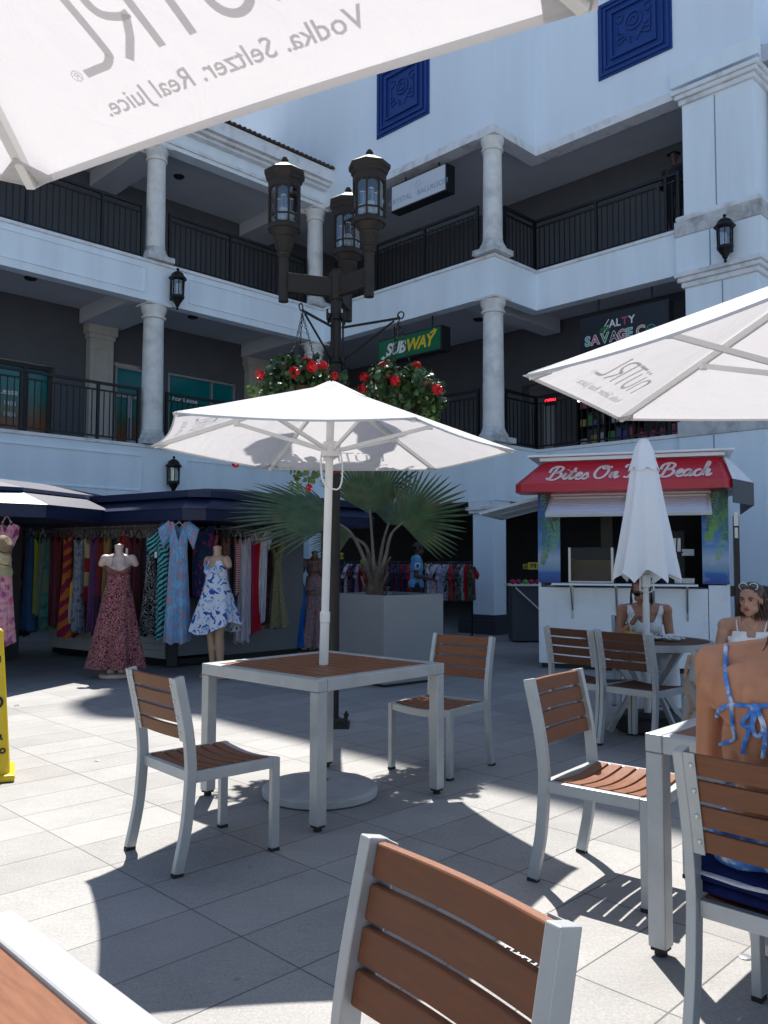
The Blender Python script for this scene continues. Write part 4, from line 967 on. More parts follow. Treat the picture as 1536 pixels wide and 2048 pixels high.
def face_parts(P, M3, s, parent, lipc=(.35, .08, .07), browc=(.03, .018, .012), glasses=None, glass_up=False, eyes=True):
    lip = mat('lips', lipc, .4) ; br = mat('brow', browc, .8); 
    MB().ell(P(0, .083, -.050), (.020*s, .008*s, .0055*s), 12, 8, M3).ell(P(0, .082, -.058), (.016*s, .009*s, .006*s), 12, 8, M3).build('lips', lip, parent)
    if eyes:
        for sx in (-1, 1):
            e = MB().ell(P(sx*.030, .070, .006), (.0115*s, .009*s, .0052*s), 12, 8, M3).build('eye', mat('eye white', (.6, .58, .55), .3), parent)
            MB().ell(P(sx*.030, .0775, .006), (.0052*s, .004*s, .0048*s), 10, 8, M3).build('iris', mat('iris', (.02, .012, .008), .2), e)
            MB().tube([P(sx*.014, .083, .022), P(sx*.030, .084, .028), P(sx*.048, .074, .022)], [.003*s, .004*s, .002*s], 6).build('eyebrow', br, parent)
            MB().tube([P(sx*.016, .079, .010), P(sx*.030, .081, .0145), P(sx*.044, .074, .009)], .0022*s, 5).build('eyelid', br, parent)
    if glasses:
        y0, z0, tl = (.088, .006, 0) if not glass_up else (.040, .098, .0)
        t = MB()
        for sx in (-1, 1):
            t.ell(P(sx*.034, y0-.004, z0), (.029*s, .0075*s, .022*s), 16, 8, M3)
        g = t.build('sunglasses', glasses, parent)
        fr = MB().tube([P(-.012, y0, z0+.004), P(.012, y0, z0+.004)], .003*s, 6)
        for sx in (-1, 1): fr.tube([P(sx*.062, y0-.012, z0+.006), P(sx*.078, y0-.09, z0+.004)], .003*s, 6)
        fr.build('glasses_frame', glasses, g)
def hand_prims(mb, wrist, d, palm_n, s=1.0, curl=.5, right=True):
    """palm and five fingers from the wrist along d; palm_n points out of the palm"""
    w0 = Vector(wrist); d = Vector(d).normalized(); n = Vector(palm_n); n = (n-d*n.dot(d)).normalized(); x = d.cross(n)*(1 if right else -1)   # x towards the thumb
    for i in range(4):
        o = (.028-.019*i)*s; mb.cap(w0+x*o*.6, w0+d*.085*s+x*o, .015*s, .0115*s, 8)
    for i, ln in enumerate((.070, .078, .072, .057)):
        o = (.030-.0205*i)*s; p = w0+d*.088*s+x*o; a = curl*.6; r = .0088*s; dd = d.copy()
        for k, q in enumerate((.45, .32, .25)):
            dd = (d*math.cos(a)+n*math.sin(a)); e = p+dd*ln*q*s; mb.cap(p, e, r, r*.92, 8); p = e; r *= .92; a += curl*1.0
    p = w0+d*.025*s+x*.028*s; dd = (x*.75+d*.6+n*.25).normalized(); e = p+dd*.042*s; mb.cap(p, e, .0125*s, .0105*s, 8); dd = (x*.25+d*.9+n*.45).normalized(); mb.cap(e, e+dd*.030*s, .0105*s, .0085*s, 8)
# ------------------------------------------------------------------ clothing stall
def ONP(px, py, P, n):
    d = ray(px, py); n = Vector(n); return CAMP + d*((Vector(P)-CAMP).dot(n)/d.dot(n))
k0 = Vector((-2.70, 10.43, 0)); kd = Vector((-1.85, 1.33, 0)).normalized(); kout = Vector((-.584, -.812, 0)).normalized()
kr = Vector((.70, .714, 0)); krout = Vector((.714, -.70, 0))        # right face of the stall
navy = mat('navy awning', (.006, .013, .050), .45, spec=.45, var=.15, vscale=3, bump=.1); slatw = mat('white slatwall', (.42, .43, .44), .6, dirt=(.3, .3, .3)); post_dark = mat('dark post', (.03, .032, .036), .5)
st = empty('clothing_stall', k0, 0, 'clothing stall with navy two tier roof and white slatwall behind the dresses', 'market stall')
body = [k0+kd*2.55, k0, k0+Vector((.14, .0, 0)), k0+Vector((.14, 0, 0))+kr*.55, k0+kr*2.1+Vector((.3, 0, 0)), k0+kr*2.1+kd*3+Vector((.1, .6, 0)), k0+kd*2.9+kr*1.2]
MB_ = MB()
def wallseg(mb, a, b, z0, z1, th, out):
    o = Vector(out)*th; mb.add([a+Vector((0, 0, z0)), b+Vector((0, 0, z0)), b-o+Vector((0, 0, z0)), a-o+Vector((0, 0, z0)), a+Vector((0, 0, z1)), b+Vector((0, 0, z1)), b-o+Vector((0, 0, z1)), a-o+Vector((0, 0, z1))], [(0,3,2,1),(4,5,6,7),(0,1,5,4),(1,2,6,5),(2,3,7,6),(3,0,4,7)])
mb = MB(); a, b_ = k0+kd*.02, k0+kd*2.5
nb = 22
for i in range(nb):
    z0 = .12+.082*i; wallseg(mb, a, b_, z0, z0+.074, .05, kout)
wallseg(mb, a-kout*.02, b_-kout*.02, .1, 1.95, .03, kout)
shift(mb, k0).build('slatwall', slatw, st, fix=True)
mb = MB(); A2 = k0+Vector((.16, -.02, 0)); B2 = A2+kr*.62
wallseg(mb, A2, B2, .14, .86, .04, krout); wallseg(mb, B2-krout*.02, B2+kr*1.4-krout*.02, .1, 1.9, .04, krout)
shift(mb, k0).build('counter_panel', mat('grey cabinet', (.16, .17, .18), .5), st, fix=True)
mb = MB(); mb.prism([(v.x, v.y) for v in (k0+Vector((.02, -.03, 0)), k0+Vector((.15, -.03, 0)), k0+Vector((.15, .12, 0)), k0+Vector((.02, .12, 0)))], .02, 1.95); shift(mb, k0).build('corner_post', post_dark, st)
mb = MB(); mb.prism([(v.x, v.y) for v in (k0+kd*2.5-kout*.06, k0-kout*.06, A2-krout*.05, B2+kr*1.4-krout*.05, k0+kr*2+kd*2.9, k0+kd*2.7+kr*1)], .02, .10); shift(mb, k0).build('base', blackm, st, fix=True)
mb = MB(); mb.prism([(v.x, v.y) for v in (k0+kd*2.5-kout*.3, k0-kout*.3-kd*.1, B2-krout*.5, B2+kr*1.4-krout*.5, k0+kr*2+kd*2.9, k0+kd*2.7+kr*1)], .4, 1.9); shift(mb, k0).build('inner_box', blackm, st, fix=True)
# roof: outline at eave
c_e = k0-kd*.97+kout*.6
def roofring(inset, z):
    pts = [k0+kd*2.6+kout*(.6-inset), c_e-kout*inset+kd*inset*.5, c_e-kout*inset+kd*inset*.5+Vector((.25, .06, 0)), c_e+kr*2.6-krout*inset*.9+Vector((.3, .3, 0)), k0+kr*3.4+kd*2.6, k0+kd*3.2+kr*1.5+kout*.0]
    return [Vector((p.x, p.y, z)) for p in pts]
def loft(mb, rings):
    n = len(rings[0]); vs = [p for r in rings for p in r]; fs = [(i*n+k, i*n+(k+1) % n, (i+1)*n+(k+1) % n, (i+1)*n+k) for i in range(len(rings)-1) for k in range(n)]
    fs += [tuple(range(n-1, -1, -1)), tuple((len(rings)-1)*n+k for k in range(n))]; return mb.add(vs, fs)
mb = loft(MB(), [roofring(.03, 1.775), roofring(.0, 1.78), roofring(-.01, 1.90)]); shift(mb, k0).build('valance', navy, st, fix=True)
mb = loft(MB(), [roofring(-.02, 1.903), roofring(-.02, 1.915), roofring(.17, 2.035)]); shift(mb, k0).build('lower_roof', navy, st, fix=True)
mb = loft(MB(), [roofring(.19, 2.04), roofring(.12, 2.05), roofring(.12, 2.13), roofring(.6, 2.19)]); shift(mb, k0).build('upper_roof', navy, st, fix=True)
RP = k0+kout*.34        # hanging rail plane in front of the slatwall
mb = MB().tube([RP+kd*2.9+Vector((0, 0, 1.72)), RP-kd*.35+Vector((0, 0, 1.72))], .012, 8)
for s in (2.6, 1.3, .1): mb.tube([RP+kd*s+Vector((0, 0, 1.72)), k0+kd*s+Vector((0, 0, 1.74))], .009, 6)
RP2 = k0+Vector((.5, .25, 0))+krout*.30
mb.tube([RP2-kr*.6+Vector((0, 0, 1.72)), RP2+kr*1.9+Vector((0, 0, 1.72))], .012, 8)
shift(mb, k0).build('hanging_rail', mat('rail metal', (.35, .35, .36), .35, metal=.8), st)

# left neighbour stall, mostly outside the frame
q0 = Vector((-4.15, 9.75, 0))
s2 = empty('clothing_stall', q0, 0, 'navy roofed stall cut by the left edge of the photo above the straw hat', 'market stall')
def ring2(e, z): return [Vector((q0.x+.42+e, q0.y-.55-e*.2, z)), Vector((q0.x+.75+e, q0.y+.55, z)), Vector((q0.x+.1, q0.y+2.6, z)), Vector((-9.5, q0.y+2.6, z)), Vector((-9.5, q0.y-2.0, z)), Vector((-5.6, q0.y-2.0-e*.5, z))]
mb = loft(MB(), [ring2(.0, 1.79), ring2(0, 1.93)]); shift(mb, q0).build('valance', navy, s2, fix=True)
mb = loft(MB(), [ring2(.02, 1.933), ring2(-.30, 2.08)]); shift(mb, q0).build('lower_roof', navy, s2, fix=True)
mb = loft(MB(), [ring2(-.28, 2.085), ring2(-.30, 2.13), ring2(-.8, 2.26)]); shift(mb, q0).build('upper_roof', navy, s2, fix=True)
mb = MB().prism([(-5.0, 9.9), (-4.9, 11.3), (-9, 11.4), (-9, 8.4), (-6, 8.4)], .05, 1.78); shift(mb, q0).build('stall_body', mat('stall shutter', (.1, .1, .11), .6), s2, fix=True)

# ------------------------------------------------------------------ garments
hangm = mat('hanger', (.55, .56, .58), .4); hangd = mat('dark hanger', (.02, .02, .02), .4)
def garment(P, wt, wb, zt, zb, mt, axis, label, name='hanging_dress', sleeves=0, vneck=.08, wm=None, straps=True, depth=.16, seed=0, flare=1.3, hg=None, group='dresses hanging on the clothing stalls', uneven=0, cat='dress'):
    """P: point on the floor below, wt/wb widths top/bottom, axis: horizontal direction of the width"""
    rnd = random.Random(seed); ax = Vector(axis).normalized(); ay = Vector((-ax.y, ax.x, 0)); L_ = zt-zb; wm = wm or wt*.85
    root = empty(name, (P[0], P[1], zb), 0, label, cat, group); NA = 56; rows = []; nf = rnd.choice((5, 6, 7)); ph = rnd.uniform(0, 6)
    body_top = zt-(.10 if straps else 0)
    for j in range(22):
        v = j/21; z = lerp(body_top, zb, v)
        if v < .25: w_ = lerp(wt, wm, v/.25)
        else: w_ = lerp(wm, wb, ((v-.25)/.75)**flare)
        amp = .04+.24*max(v-.1, 0); row = []
        for i in range(NA):
            a = 2*pi*i/NA; ca, sa = math.cos(a), math.sin(a)
            rp = 1+amp*math.sin(nf*a+ph+1.2*v)+amp*.45*math.sin((2*nf+1)*a+ph*2)
            x = ca*w_/2*(1+amp*.35*math.sin(nf*a+ph)); y = sa*depth/2*(.35+.65*min(1, .25+v*1.3))*rp + amp*.10*math.sin(nf*a*1.0+ph)
            dz = 0
            if v < .001 or j < 4: dz = -(vneck*max(0, 1-abs(ca)*1.9))*(1-j/4) if sa < 0 else -(vneck*.3*max(0, 1-abs(ca)*1.9))*(1-j/4)
            if j == 21: dz = .012*math.sin(nf*a+ph)+.02*math.sin(a+ph)+uneven*math.cos(a)
            row.append(ax*x+ay*y+Vector((0, 0, z-zb+dz)))
        rows.append(row)
    mb = MB().grid(rows, True, closed_u=True)
    if sleeves:
        for sx in (-1, 1):
            rs = []
            for j in range(7):
                t = j/6; c = Vector((0, 0, body_top-zb-.05-.02*t)) + ax*sx*(wt*.40+sleeves*.75*t) + Vector((0, 0, -sleeves*.9*t)); rs.append([c+ax*sx*.25*(.08+.05*t)*math.cos(2*pi*i/16)+ay*(.035+.03*t)*math.sin(2*pi*i/16)*(1+.2*math.sin(i*2.1)) + Vector((0, 0, (.07+.05*t)*math.cos(2*pi*i/16))) for i in range(16)])
            mb.grid(rs, True, closed_u=True)
    mb.build('cloth', mt, root, sharp=80)
    if straps:
        for sx in (-1, 1): MB().tube([ax*sx*wt*.33+ay*-.01+Vector((0, 0, body_top-zb-.02)), ax*sx*wt*.20+Vector((0, 0, zt-zb-.02)), ax*sx*wt*.10+Vector((0, 0, zt-zb+.012))], 0, rect=(.014, .004)).build('strap', mt, root)
    h = hg or rnd.choice((hangm, hangd, hangd)); zz = zt-zb
    MB().tube([ax*-wt*.42+Vector((0, 0, zz-.075)), Vector((0, 0, zz+.0)), ax*wt*.42+Vector((0, 0, zz-.075))], .006, 6).tube([Vector((0, 0, zz)), Vector((0, 0, zz+.05)), ay*.02+Vector((0, 0, zz+.075)), ay*.0+Vector((0, 0, zz+.095)), ay*-.02+Vector((0, 0, zz+.075))], .003, 5).build('hanger', h, root)
    return root
def hang(px, wpt, wpb, yt, yb, mt, label, plane=None, dy=0, turn=0, **k):
    """dress on a stall rail, sized from the photo at the rail's real distance"""
    P, n = plane or (RP, kout); P = P+Vector(n)*dy
    p = ONP(px, yt, P, n); d = p.y; zb = ONP(px, yb, P, n).z; s = d/CF
    ax = Matrix.Rotation(turn, 3, 'Z') @ Vector((1, 0, 0))
    return garment((p.x, p.y), wpt*s, wpb*s, p.z, zb, mt, ax, label, **k)
fab = lambda n, c, **k: mat(n, c, .85, var=.25, vscale=12, sheen=.2, spec=.2, stretch=(5, 5, .6), **k)
D = [
 (38, 20, 34, 1052, 1245, pattern('white rose tiers', 'bands', [(.30, .10, .13), (.34, .12, .15), (.42, .40, .38), (.42, .40, .38), (.30, .12, .14)], 1.0), 'dusty rose dress with white middle tier, leftmost on the stall rail', {}),
 (61, 18, 34, 1055, 1262, fab('blue cotton', (.035, .10, .24)), 'plain deep blue long dress left of the lime one', {}),
 (77, 10, 16, 1060, 1225, fab('lime cotton', (.30, .36, .03)), 'lime green dress on the stall rail, partly hidden', {}),
 (86, 10, 18, 1058, 1235, fab('grey green', (.12, .17, .14)), 'grey green striped dress between the lime and the teal dress', {}),
 (98, 14, 34, 1056, 1258, pattern('teal print', 'tiedye', [(.02, .09, .09), (.05, .20, .18), (.14, .16, .10)], 9), 'mottled teal long dress with wide hem on the stall rail', {}),
 (108, 10, 14, 1055, 1250, fab('plum', (.09, .015, .035)), 'dark plum dress squeezed beside the teal dress', {}),
 (118, 12, 18, 1057, 1250, fab('maroon', (.13, .018, .03)), 'plain maroon dress left of the sun yellow and burgundy dress', {}),
 (137, 14, 40, 1056, 1273, pattern('sunset patch', 'zebra', [(.42, .13, .02), (.22, .01, .05)], 2.2), 'orange and burgundy dress with slanting bands on the stall rail', {}),
 (146, 10, 26, 1150, 1262, pattern('cream tiers', 'bands', [(.55, .38, .08), (.42, .36, .27), (.42, .36, .27), (.40, .33, .25)], .6), 'cream pleated skirt with mustard hem hanging in front of the orange dress', {'straps': False}),
 (160, 18, 26, 1060, 1265, pattern('grey blue print', 'tiedye', [(.16, .19, .27), (.28, .32, .40), (.10, .10, .14)], 12), 'pale grey blue printed dress left of the burgundy and cream one', {}),
 (179, 14, 18, 1058, 1200, pattern('burgundy cream', 'bands', [(.40, .32, .20), (.40, .32, .20), (.24, .01, .02), (.34, .28, .16), (.24, .01, .02)], .9), 'burgundy and cream banded dress hanging beside the purple one', {}),
 (190, 14, 26, 1058, 1262, fab('purple', (.10, .035, .12)), 'dusky purple long dress left of the leopard mannequin', {}),
 (203, 12, 30, 1058, 1270, pattern('dark red hem', 'bands', [(.18, .02, .02), (.14, .02, .04), (.05, .015, .05), (.05, .015, .05)], 1.0), 'very dark dress with red patterned hem behind the leopard mannequin', {}),
 (216, 10, 16, 1056, 1240, fab('ochre', (.24, .15, .05)), 'ochre brown dress just behind the leopard mannequin\'s left shoulder', {}),
 (247, 12, 18, 1052, 1230, fab('scarlet dark', (.24, .02, .02)), 'red dress just above the leopard mannequin\'s neck', {}),
 (262, 12, 26, 1052, 1255, fab('wine', (.09, .01, .018)), 'wine red dress right of the leopard mannequin', {}),
 (278, 14, 34, 1056, 1268, fab('dark brown red', (.06, .012, .014)), 'brownish black dress between the leopard mannequin and the black floral dress', {}),
 (303, 14, 46, 1052, 1270, pattern('black floral', 'paisley', [(.008, .008, .010), (.38, .38, .38)], 9), 'black maxi dress with white paisley print on the stall corner', {'dy': .04}),
 (329, 24, 26, 1042, 1275, pattern('teal tiger', 'zebra', [(.10, .42, .42), (.01, .03, .05)], 7), 'turquoise and black tiger striped kaftan behind the light blue one', {'sleeves': .14, 'dy': .12}),
 (358, 34, 52, 1040, 1283, pattern('pale blue kaftan', 'floral', [(.13, .27, .46), (.55, .20, .14), (.05, .12, .30), (.20, .36, .55)], 11), 'light blue kaftan with pink flowers and patterned neck border on the stall corner', {'sleeves': .14, 'dy': .22, 'hg': hangm, 'vneck': .22, 'straps': False, 'flare': 1.0, 'name': 'hanging_kaftan', 'cat': 'kaftan'}),
]
for i, (px, a, b, yt, yb, mt, lb, kw) in enumerate(D):
    kw = dict(kw); dyy = kw.pop('dy', .015*(i % 4)-.02)
    hang(px, a+6, b, yt+4, yb, mt, lb, dy=dyy, seed=i, turn=R(random.Random(i).uniform(-25, 25)), **kw)
RPL = (RP2, krout)
D2 = [
 (406, 44, 40, 1048, 1196, pattern('navy pink floral', 'floral', [(.015, .03, .12), (.28, .03, .12), (.20, .18, .24), (.02, .05, .10)], 9), 'navy scarf dress with magenta flowers behind the turtle print mannequin', {'straps': False}),
 (430, 10, 14, 1050, 1190, pattern('magenta floral', 'tiedye', [(.35, .02, .08), (.45, .12, .20), (.10, .03, .10)], 14), 'magenta printed dress strip left of the turtle print mannequin', {}),
 (452, 14, 20, 1055, 1255, pattern('red check', 'zebra', [(.25, .03, .03), (.16, .13, .11)], 10), 'red and grey patterned dress behind the turtle mannequin\'s shoulder', {}),
 (476, 12, 14, 1058, 1190, pattern('red stripe', 'stripes', [(.55, .03, .03), (.6, .58, .58)], 11), 'red and white horizontally striped dress next to the long white dress', {}),
 (486, 14, 30, 1058, 1285, fab('white long', (.52, .50, .56)), 'long white dress beside the striped one, reaching lowest', {}),
 (496, 10, 14, 1056, 1270, fab('pinkish white', (.50, .42, .46)), 'narrow pale pink dress between the white and the red dress', {}),
 (505, 8, 10, 1062, 1268, fab('raspberry', (.34, .02, .10)), 'raspberry pink dress sliver just left of the bright red dress', {}),
 (513, 14, 22, 1062, 1262, fab('bright red', (.42, .004, .015)), 'bright red dress left of the white tee dress', {}),
 (524, 22, 14, 1060, 1246, fab('white tee', (.56, .56, .62)), 'white short sleeved tee dress right of the bright red one', {'sleeves': .07, 'straps': False}),
 (555, 34, 50, 1062, 1256, pattern('olive print', 'paisley', [(.13, .12, .05), (.36, .32, .20)], 26), 'olive and ochre printed sundress hanging alone with wide straps', {'vneck': .16, 'wm': .10, 'flare': 1.4}),
]
for i, (px, a, b, yt, yb, mt, lb, kw) in enumerate(D2):
    kw = dict(kw); dyy = kw.pop('dy', .02*(i % 3)); hang(px, a+4, b, yt+4, yb, mt, lb, plane=RPL, dy=dyy, seed=40+i, turn=R(random.Random(50+i).uniform(-20, 20)), **kw)
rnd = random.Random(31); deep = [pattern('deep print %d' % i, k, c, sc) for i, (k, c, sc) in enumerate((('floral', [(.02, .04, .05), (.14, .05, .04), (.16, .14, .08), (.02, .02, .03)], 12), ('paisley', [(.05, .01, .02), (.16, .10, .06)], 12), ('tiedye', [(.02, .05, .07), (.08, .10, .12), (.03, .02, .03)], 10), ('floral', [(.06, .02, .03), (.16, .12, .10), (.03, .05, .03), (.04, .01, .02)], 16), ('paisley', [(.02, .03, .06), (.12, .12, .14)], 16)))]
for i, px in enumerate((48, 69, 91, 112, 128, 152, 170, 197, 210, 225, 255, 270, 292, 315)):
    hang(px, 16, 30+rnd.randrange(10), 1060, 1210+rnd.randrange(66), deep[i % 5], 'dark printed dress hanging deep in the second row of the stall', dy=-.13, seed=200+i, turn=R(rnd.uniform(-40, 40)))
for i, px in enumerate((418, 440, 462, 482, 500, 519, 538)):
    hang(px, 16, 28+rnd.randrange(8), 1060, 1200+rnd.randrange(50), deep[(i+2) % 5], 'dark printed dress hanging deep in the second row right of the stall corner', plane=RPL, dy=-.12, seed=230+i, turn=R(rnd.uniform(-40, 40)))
# pink dress and hat at the left edge
LP = (Vector((-3.95, 9.0, 0)), Vector((-.35, -.94, 0)))
hang(14, 24, 46, 1032, 1292, pattern('pink tie dye', 'tiedye', [(.55, .10, .22), (.62, .36, .38), (.35, .06, .20)], 9), 'pink marbled dress cut by the left edge of the photo', plane=LP, seed=77, sleeves=.06, uneven=.02)
hp = ONP(4, 1125, LP[0]-Vector((0, .25, 0)), LP[1])
for nm, zz, c, lb, sc, tl in (('sun_hat', hp.z, (.42, .34, .19), 'straw cloche hat with dark band hanging at the left edge', 1.0, 35), ('sun_hat', hp.z+.17, (.22, .15, .09), 'brown floppy hat above the straw hat at the left edge', 1.05, 60)):
    h = empty(nm, (hp.x-.02, hp.y, zz), 0, lb, 'hat', 'hats at the left stall'); h.rotation_euler = (R(tl*.3), R(tl), 0)
    hm = mat('straw '+lb[:5], c, .85, var=.2, vscale=20, bump=.6, bscale=90)
    MB().lathe([(.0, .12), (.05, .115), (.085, .08), (.095, .02), (.10, 0), (.15, -.03), (.17, -.055)], n=32, sx=sc).build('hat_shape', hm, h, solid=.004)
    MB().lathe([(.0965, .018), (.0985, .005)], n=32, sx=sc).lathe([(.0945, .034), (.096, .026)], n=32, sx=sc).build('hat_band', blackm, h, solid=.002)
# hang tags
for (px, py, dyy) in ((351, 1110, .32), (297, 1103, .35)):
    p = ONP(px, py, RP, kout)+kout*dyy*.9
    t = tag(MB().cbox((0, 0, 0), (.028, .002, .07)).build('price_tag', mat('paper', (.6, .6, .58), .8), bevel=.001), 'small blank white price tag hanging %s' % ('on the light blue kaftan' if px > 320 else 'beside the leopard mannequin\'s shoulder'), 'tag'); t.location = p

# ------------------------------------------------------------------ mannequins
def mannequin(x, y, face, s, label, mt, legs=False, arms='stub'):
    root = empty('mannequin', (x, y, 0), R(face-90), label, 'mannequin', 'dressed mannequins at the stall')
    mb = MB(); e = mb.ell; c = mb.cap
    e((0, .0, 1.27*s), (.135*s, .085*s, .12*s)); e((0, -.005, 1.37*s), (.16*s, .07*s, .06*s)); c((0, -.01, 1.38*s), (0, -.005, 1.50*s), .05*s, .045*s)
    e((0, 0, 1.12*s), (.112*s, .075*s, .13*s)); e((0, -.01, .97*s), (.145*s, .10*s, .11*s)); e((0, -.02, .90*s), (.16*s, .11*s, .10*s))
    for sx in (-1, 1):
        e((sx*.062*s, .065*s, 1.25*s), (.055*s, .055*s, .055*s)); c((sx*.15*s, -.005, 1.365*s), (sx*.185*s, -.01, 1.31*s), .055*s, .042*s)
        if legs:
            c((sx*.075*s, -.01, .88*s), (sx*.065*s, .01, .50*s), .085*s, .055*s); c((sx*.065*s, .01, .50*s), (sx*.06*s, -.01, .33*s), .052*s, .056*s); c((sx*.06*s, -.01, .33*s), (sx*.06*s, -.02, .09*s), .052*s, .032*s); c((sx*.06*s, -.02, .085*s), (sx*.065*s, .09, .07*s), .03*s, .022*s)
    mb.box((-.002, -.002, 1.3*s), (.002, .002, 1.31*s))
    b = fuse('torso', mb, .011, mt, root)
    MB().lathe([(0, 1.53*s), (.048*s, 1.53*s), (.05*s, 1.525*s), (.05*s, 1.49*s)], (0, -.006, 0), 20).build('neck_cap', mt, root)
    bs = MB().lathe([(.155, .0), (.165, .01), (.165, .04), (.14, .052), (.0, .056)], (0, 0, .003), 32, sx=1.15).build('stand_base', mt, root)
    if not legs: MB().lathe([(.045, .05), (.04, .3), (.04, .85)], (-.06, 0, 0), 14).lathe([(.045, .05), (.04, .3), (.04, .85)], (.06, 0, 0), 14).build('stand_leg', mt, bs)
    return root, b
def skirt(root, mt, prof, amp, nf, name='dress', sq=.8, tilt=0, hem=None, phase=0):
    """prof: (z, halfwidth) from the top down"""
    NA = 90; rows = []; n = len(prof)
    P = [crom([(z, r, 0) for z, r in prof], 5)][0]
    z_top, z_bot = P[0].x, P[-1].x
    for j, p in enumerate(P):
        v = (z_top-p.x)/(z_top-z_bot); row = []
        for i in range(NA):
            a = 2*pi*i/NA; am = amp*max(0, v-.15)**1.0; rr = p.y*(1+am*math.sin(nf*a+phase+1.1*math.sin(a)+v)+am*.4*math.sin(nf*2.3*a+v*3)); dz = hem(a)*v**3 if hem else 0
            row.append((rr*math.cos(a), rr*math.sin(a)*lerp(.72, sq, v)+tilt*v, p.x+dz))
        rows.append(row)
    return MB().grid(rows, True, closed_u=True).build(name, mt, root, sharp=80)
manm = mat('mannequin skin', (.46, .30, .20), .35, var=.04); manp = mat('pale mannequin', (.55, .42, .36), .35, var=.04); mand = mat('dark mannequin', (.17, .11, .09), .35)
leo = pattern('leopard print', 'leopard', [(.17, .02, .045), (.05, .003, .012), (.50, .30, .26)], 42)
leo = pattern('leopard print', 'leopard', [(.15, .012, .035), (.42, .22, .19), (.06, .004, .016)], 26)
m1, b1 = mannequin(-3.02, 9.53, -72, .98, 'headless mannequin in a burgundy leopard print maxi dress', manp)
shell('bodice', b1, lambda c: 0.95 < c.z < 1.205+.9*max(0, abs(abs(c.x)-.0)-.02)*(.6 if c.y > 0 else .2) and abs(c.x) < .155 and c.z < 1.30, .006, leo, m1)
skirt(m1, leo, [(1.16, .128), (1.06, .125), (.9, .165), (.6, .215), (.3, .265), (.115, .30)], .20, 7)
for sx in (-1, 1): MB().tube([(sx*.075, .115, 1.25), (sx*.06, .07, 1.36), (sx*.035, .0, 1.44), (sx*.03, -.05, 1.41)], 0, rect=(.016, .004)).build('strap', leo, m1)
turtle = pattern('turtle print', 'blobs', [(.62, .64, .72), (.02, .08, .36), (.12, .33, .66)], 13)
m2, b2 = mannequin(-1.895, 9.50, -125, .97, 'mannequin with bare legs in a white tunic with blue sea turtle blotches', manm, legs=True)
shell('bodice', b2, lambda c: .9 < c.z < (1.33 if abs(c.x) > .045 else 1.24) and abs(c.x) < .135, .008, turtle, m2)
skirt(m2, turtle, [(1.20, .135), (1.08, .15), (.9, .205), (.72, .25), (.57, .28)], .22, 5, hem=lambda a: .07*math.cos(2*a), sq=.9)
m3, b3 = mannequin(*(lambda p: (p.x, p.y))(AT(590, 1200, 12.0)), 60, .955, 'dark mannequin in an open backed cobalt blue maxi dress', mand)
cob = pattern('cobalt', 'tiedye', [(.004, .09, .38), (.01, .14, .50), (.02, .10, .30)], 6)
shell('bodice', b3, lambda c: .9 < c.z < 1.0+(.30 if c.y > .0 else .0)+(c.x+.1)*.8, .006, cob, m3)
skirt(m3, cob, [(1.02, .125), (.9, .165), (.6, .20), (.3, .235), (.11, .27)], .2, 8)
MB().tube([(-.05, .07, 1.28), (-.06, .0, 1.40), (-.03, -.05, 1.38), (-.02, -.09, 1.2), (-.02, -.085, 1.05)], 0, rect=(.02, .004)).build('strap', cob, m3)
m4, b4 = mannequin(*(lambda p: (p.x, p.y))(AT(629, 1200, 12.0)), 100, .955, 'dark mannequin in a mauve floral maxi dress tied behind the neck', mand)
mauve = pattern('mauve print', 'paisley', [(.24, .13, .16), (.42, .30, .32)], 14)
shell('bodice', b4, lambda c: .95 < c.z < 1.02+(.28 if c.y > .02 else .08), .006, mauve, m4)
skirt(m4, mauve, [(1.10, .12), (.98, .135), (.6, .19), (.3, .235), (.11, .28)], .2, 8)
for sx in (-1, 1): MB().tube([(sx*.06, .09, 1.25), (sx*.05, .02, 1.38), (sx*.02, -.05, 1.40), (sx*.05, -.08, 1.2), (sx*.09, -.06, 1.08)], 0, rect=(.012, .004)).build('strap', mat('burgundy strap', (.2, .01, .03), .7), m4)

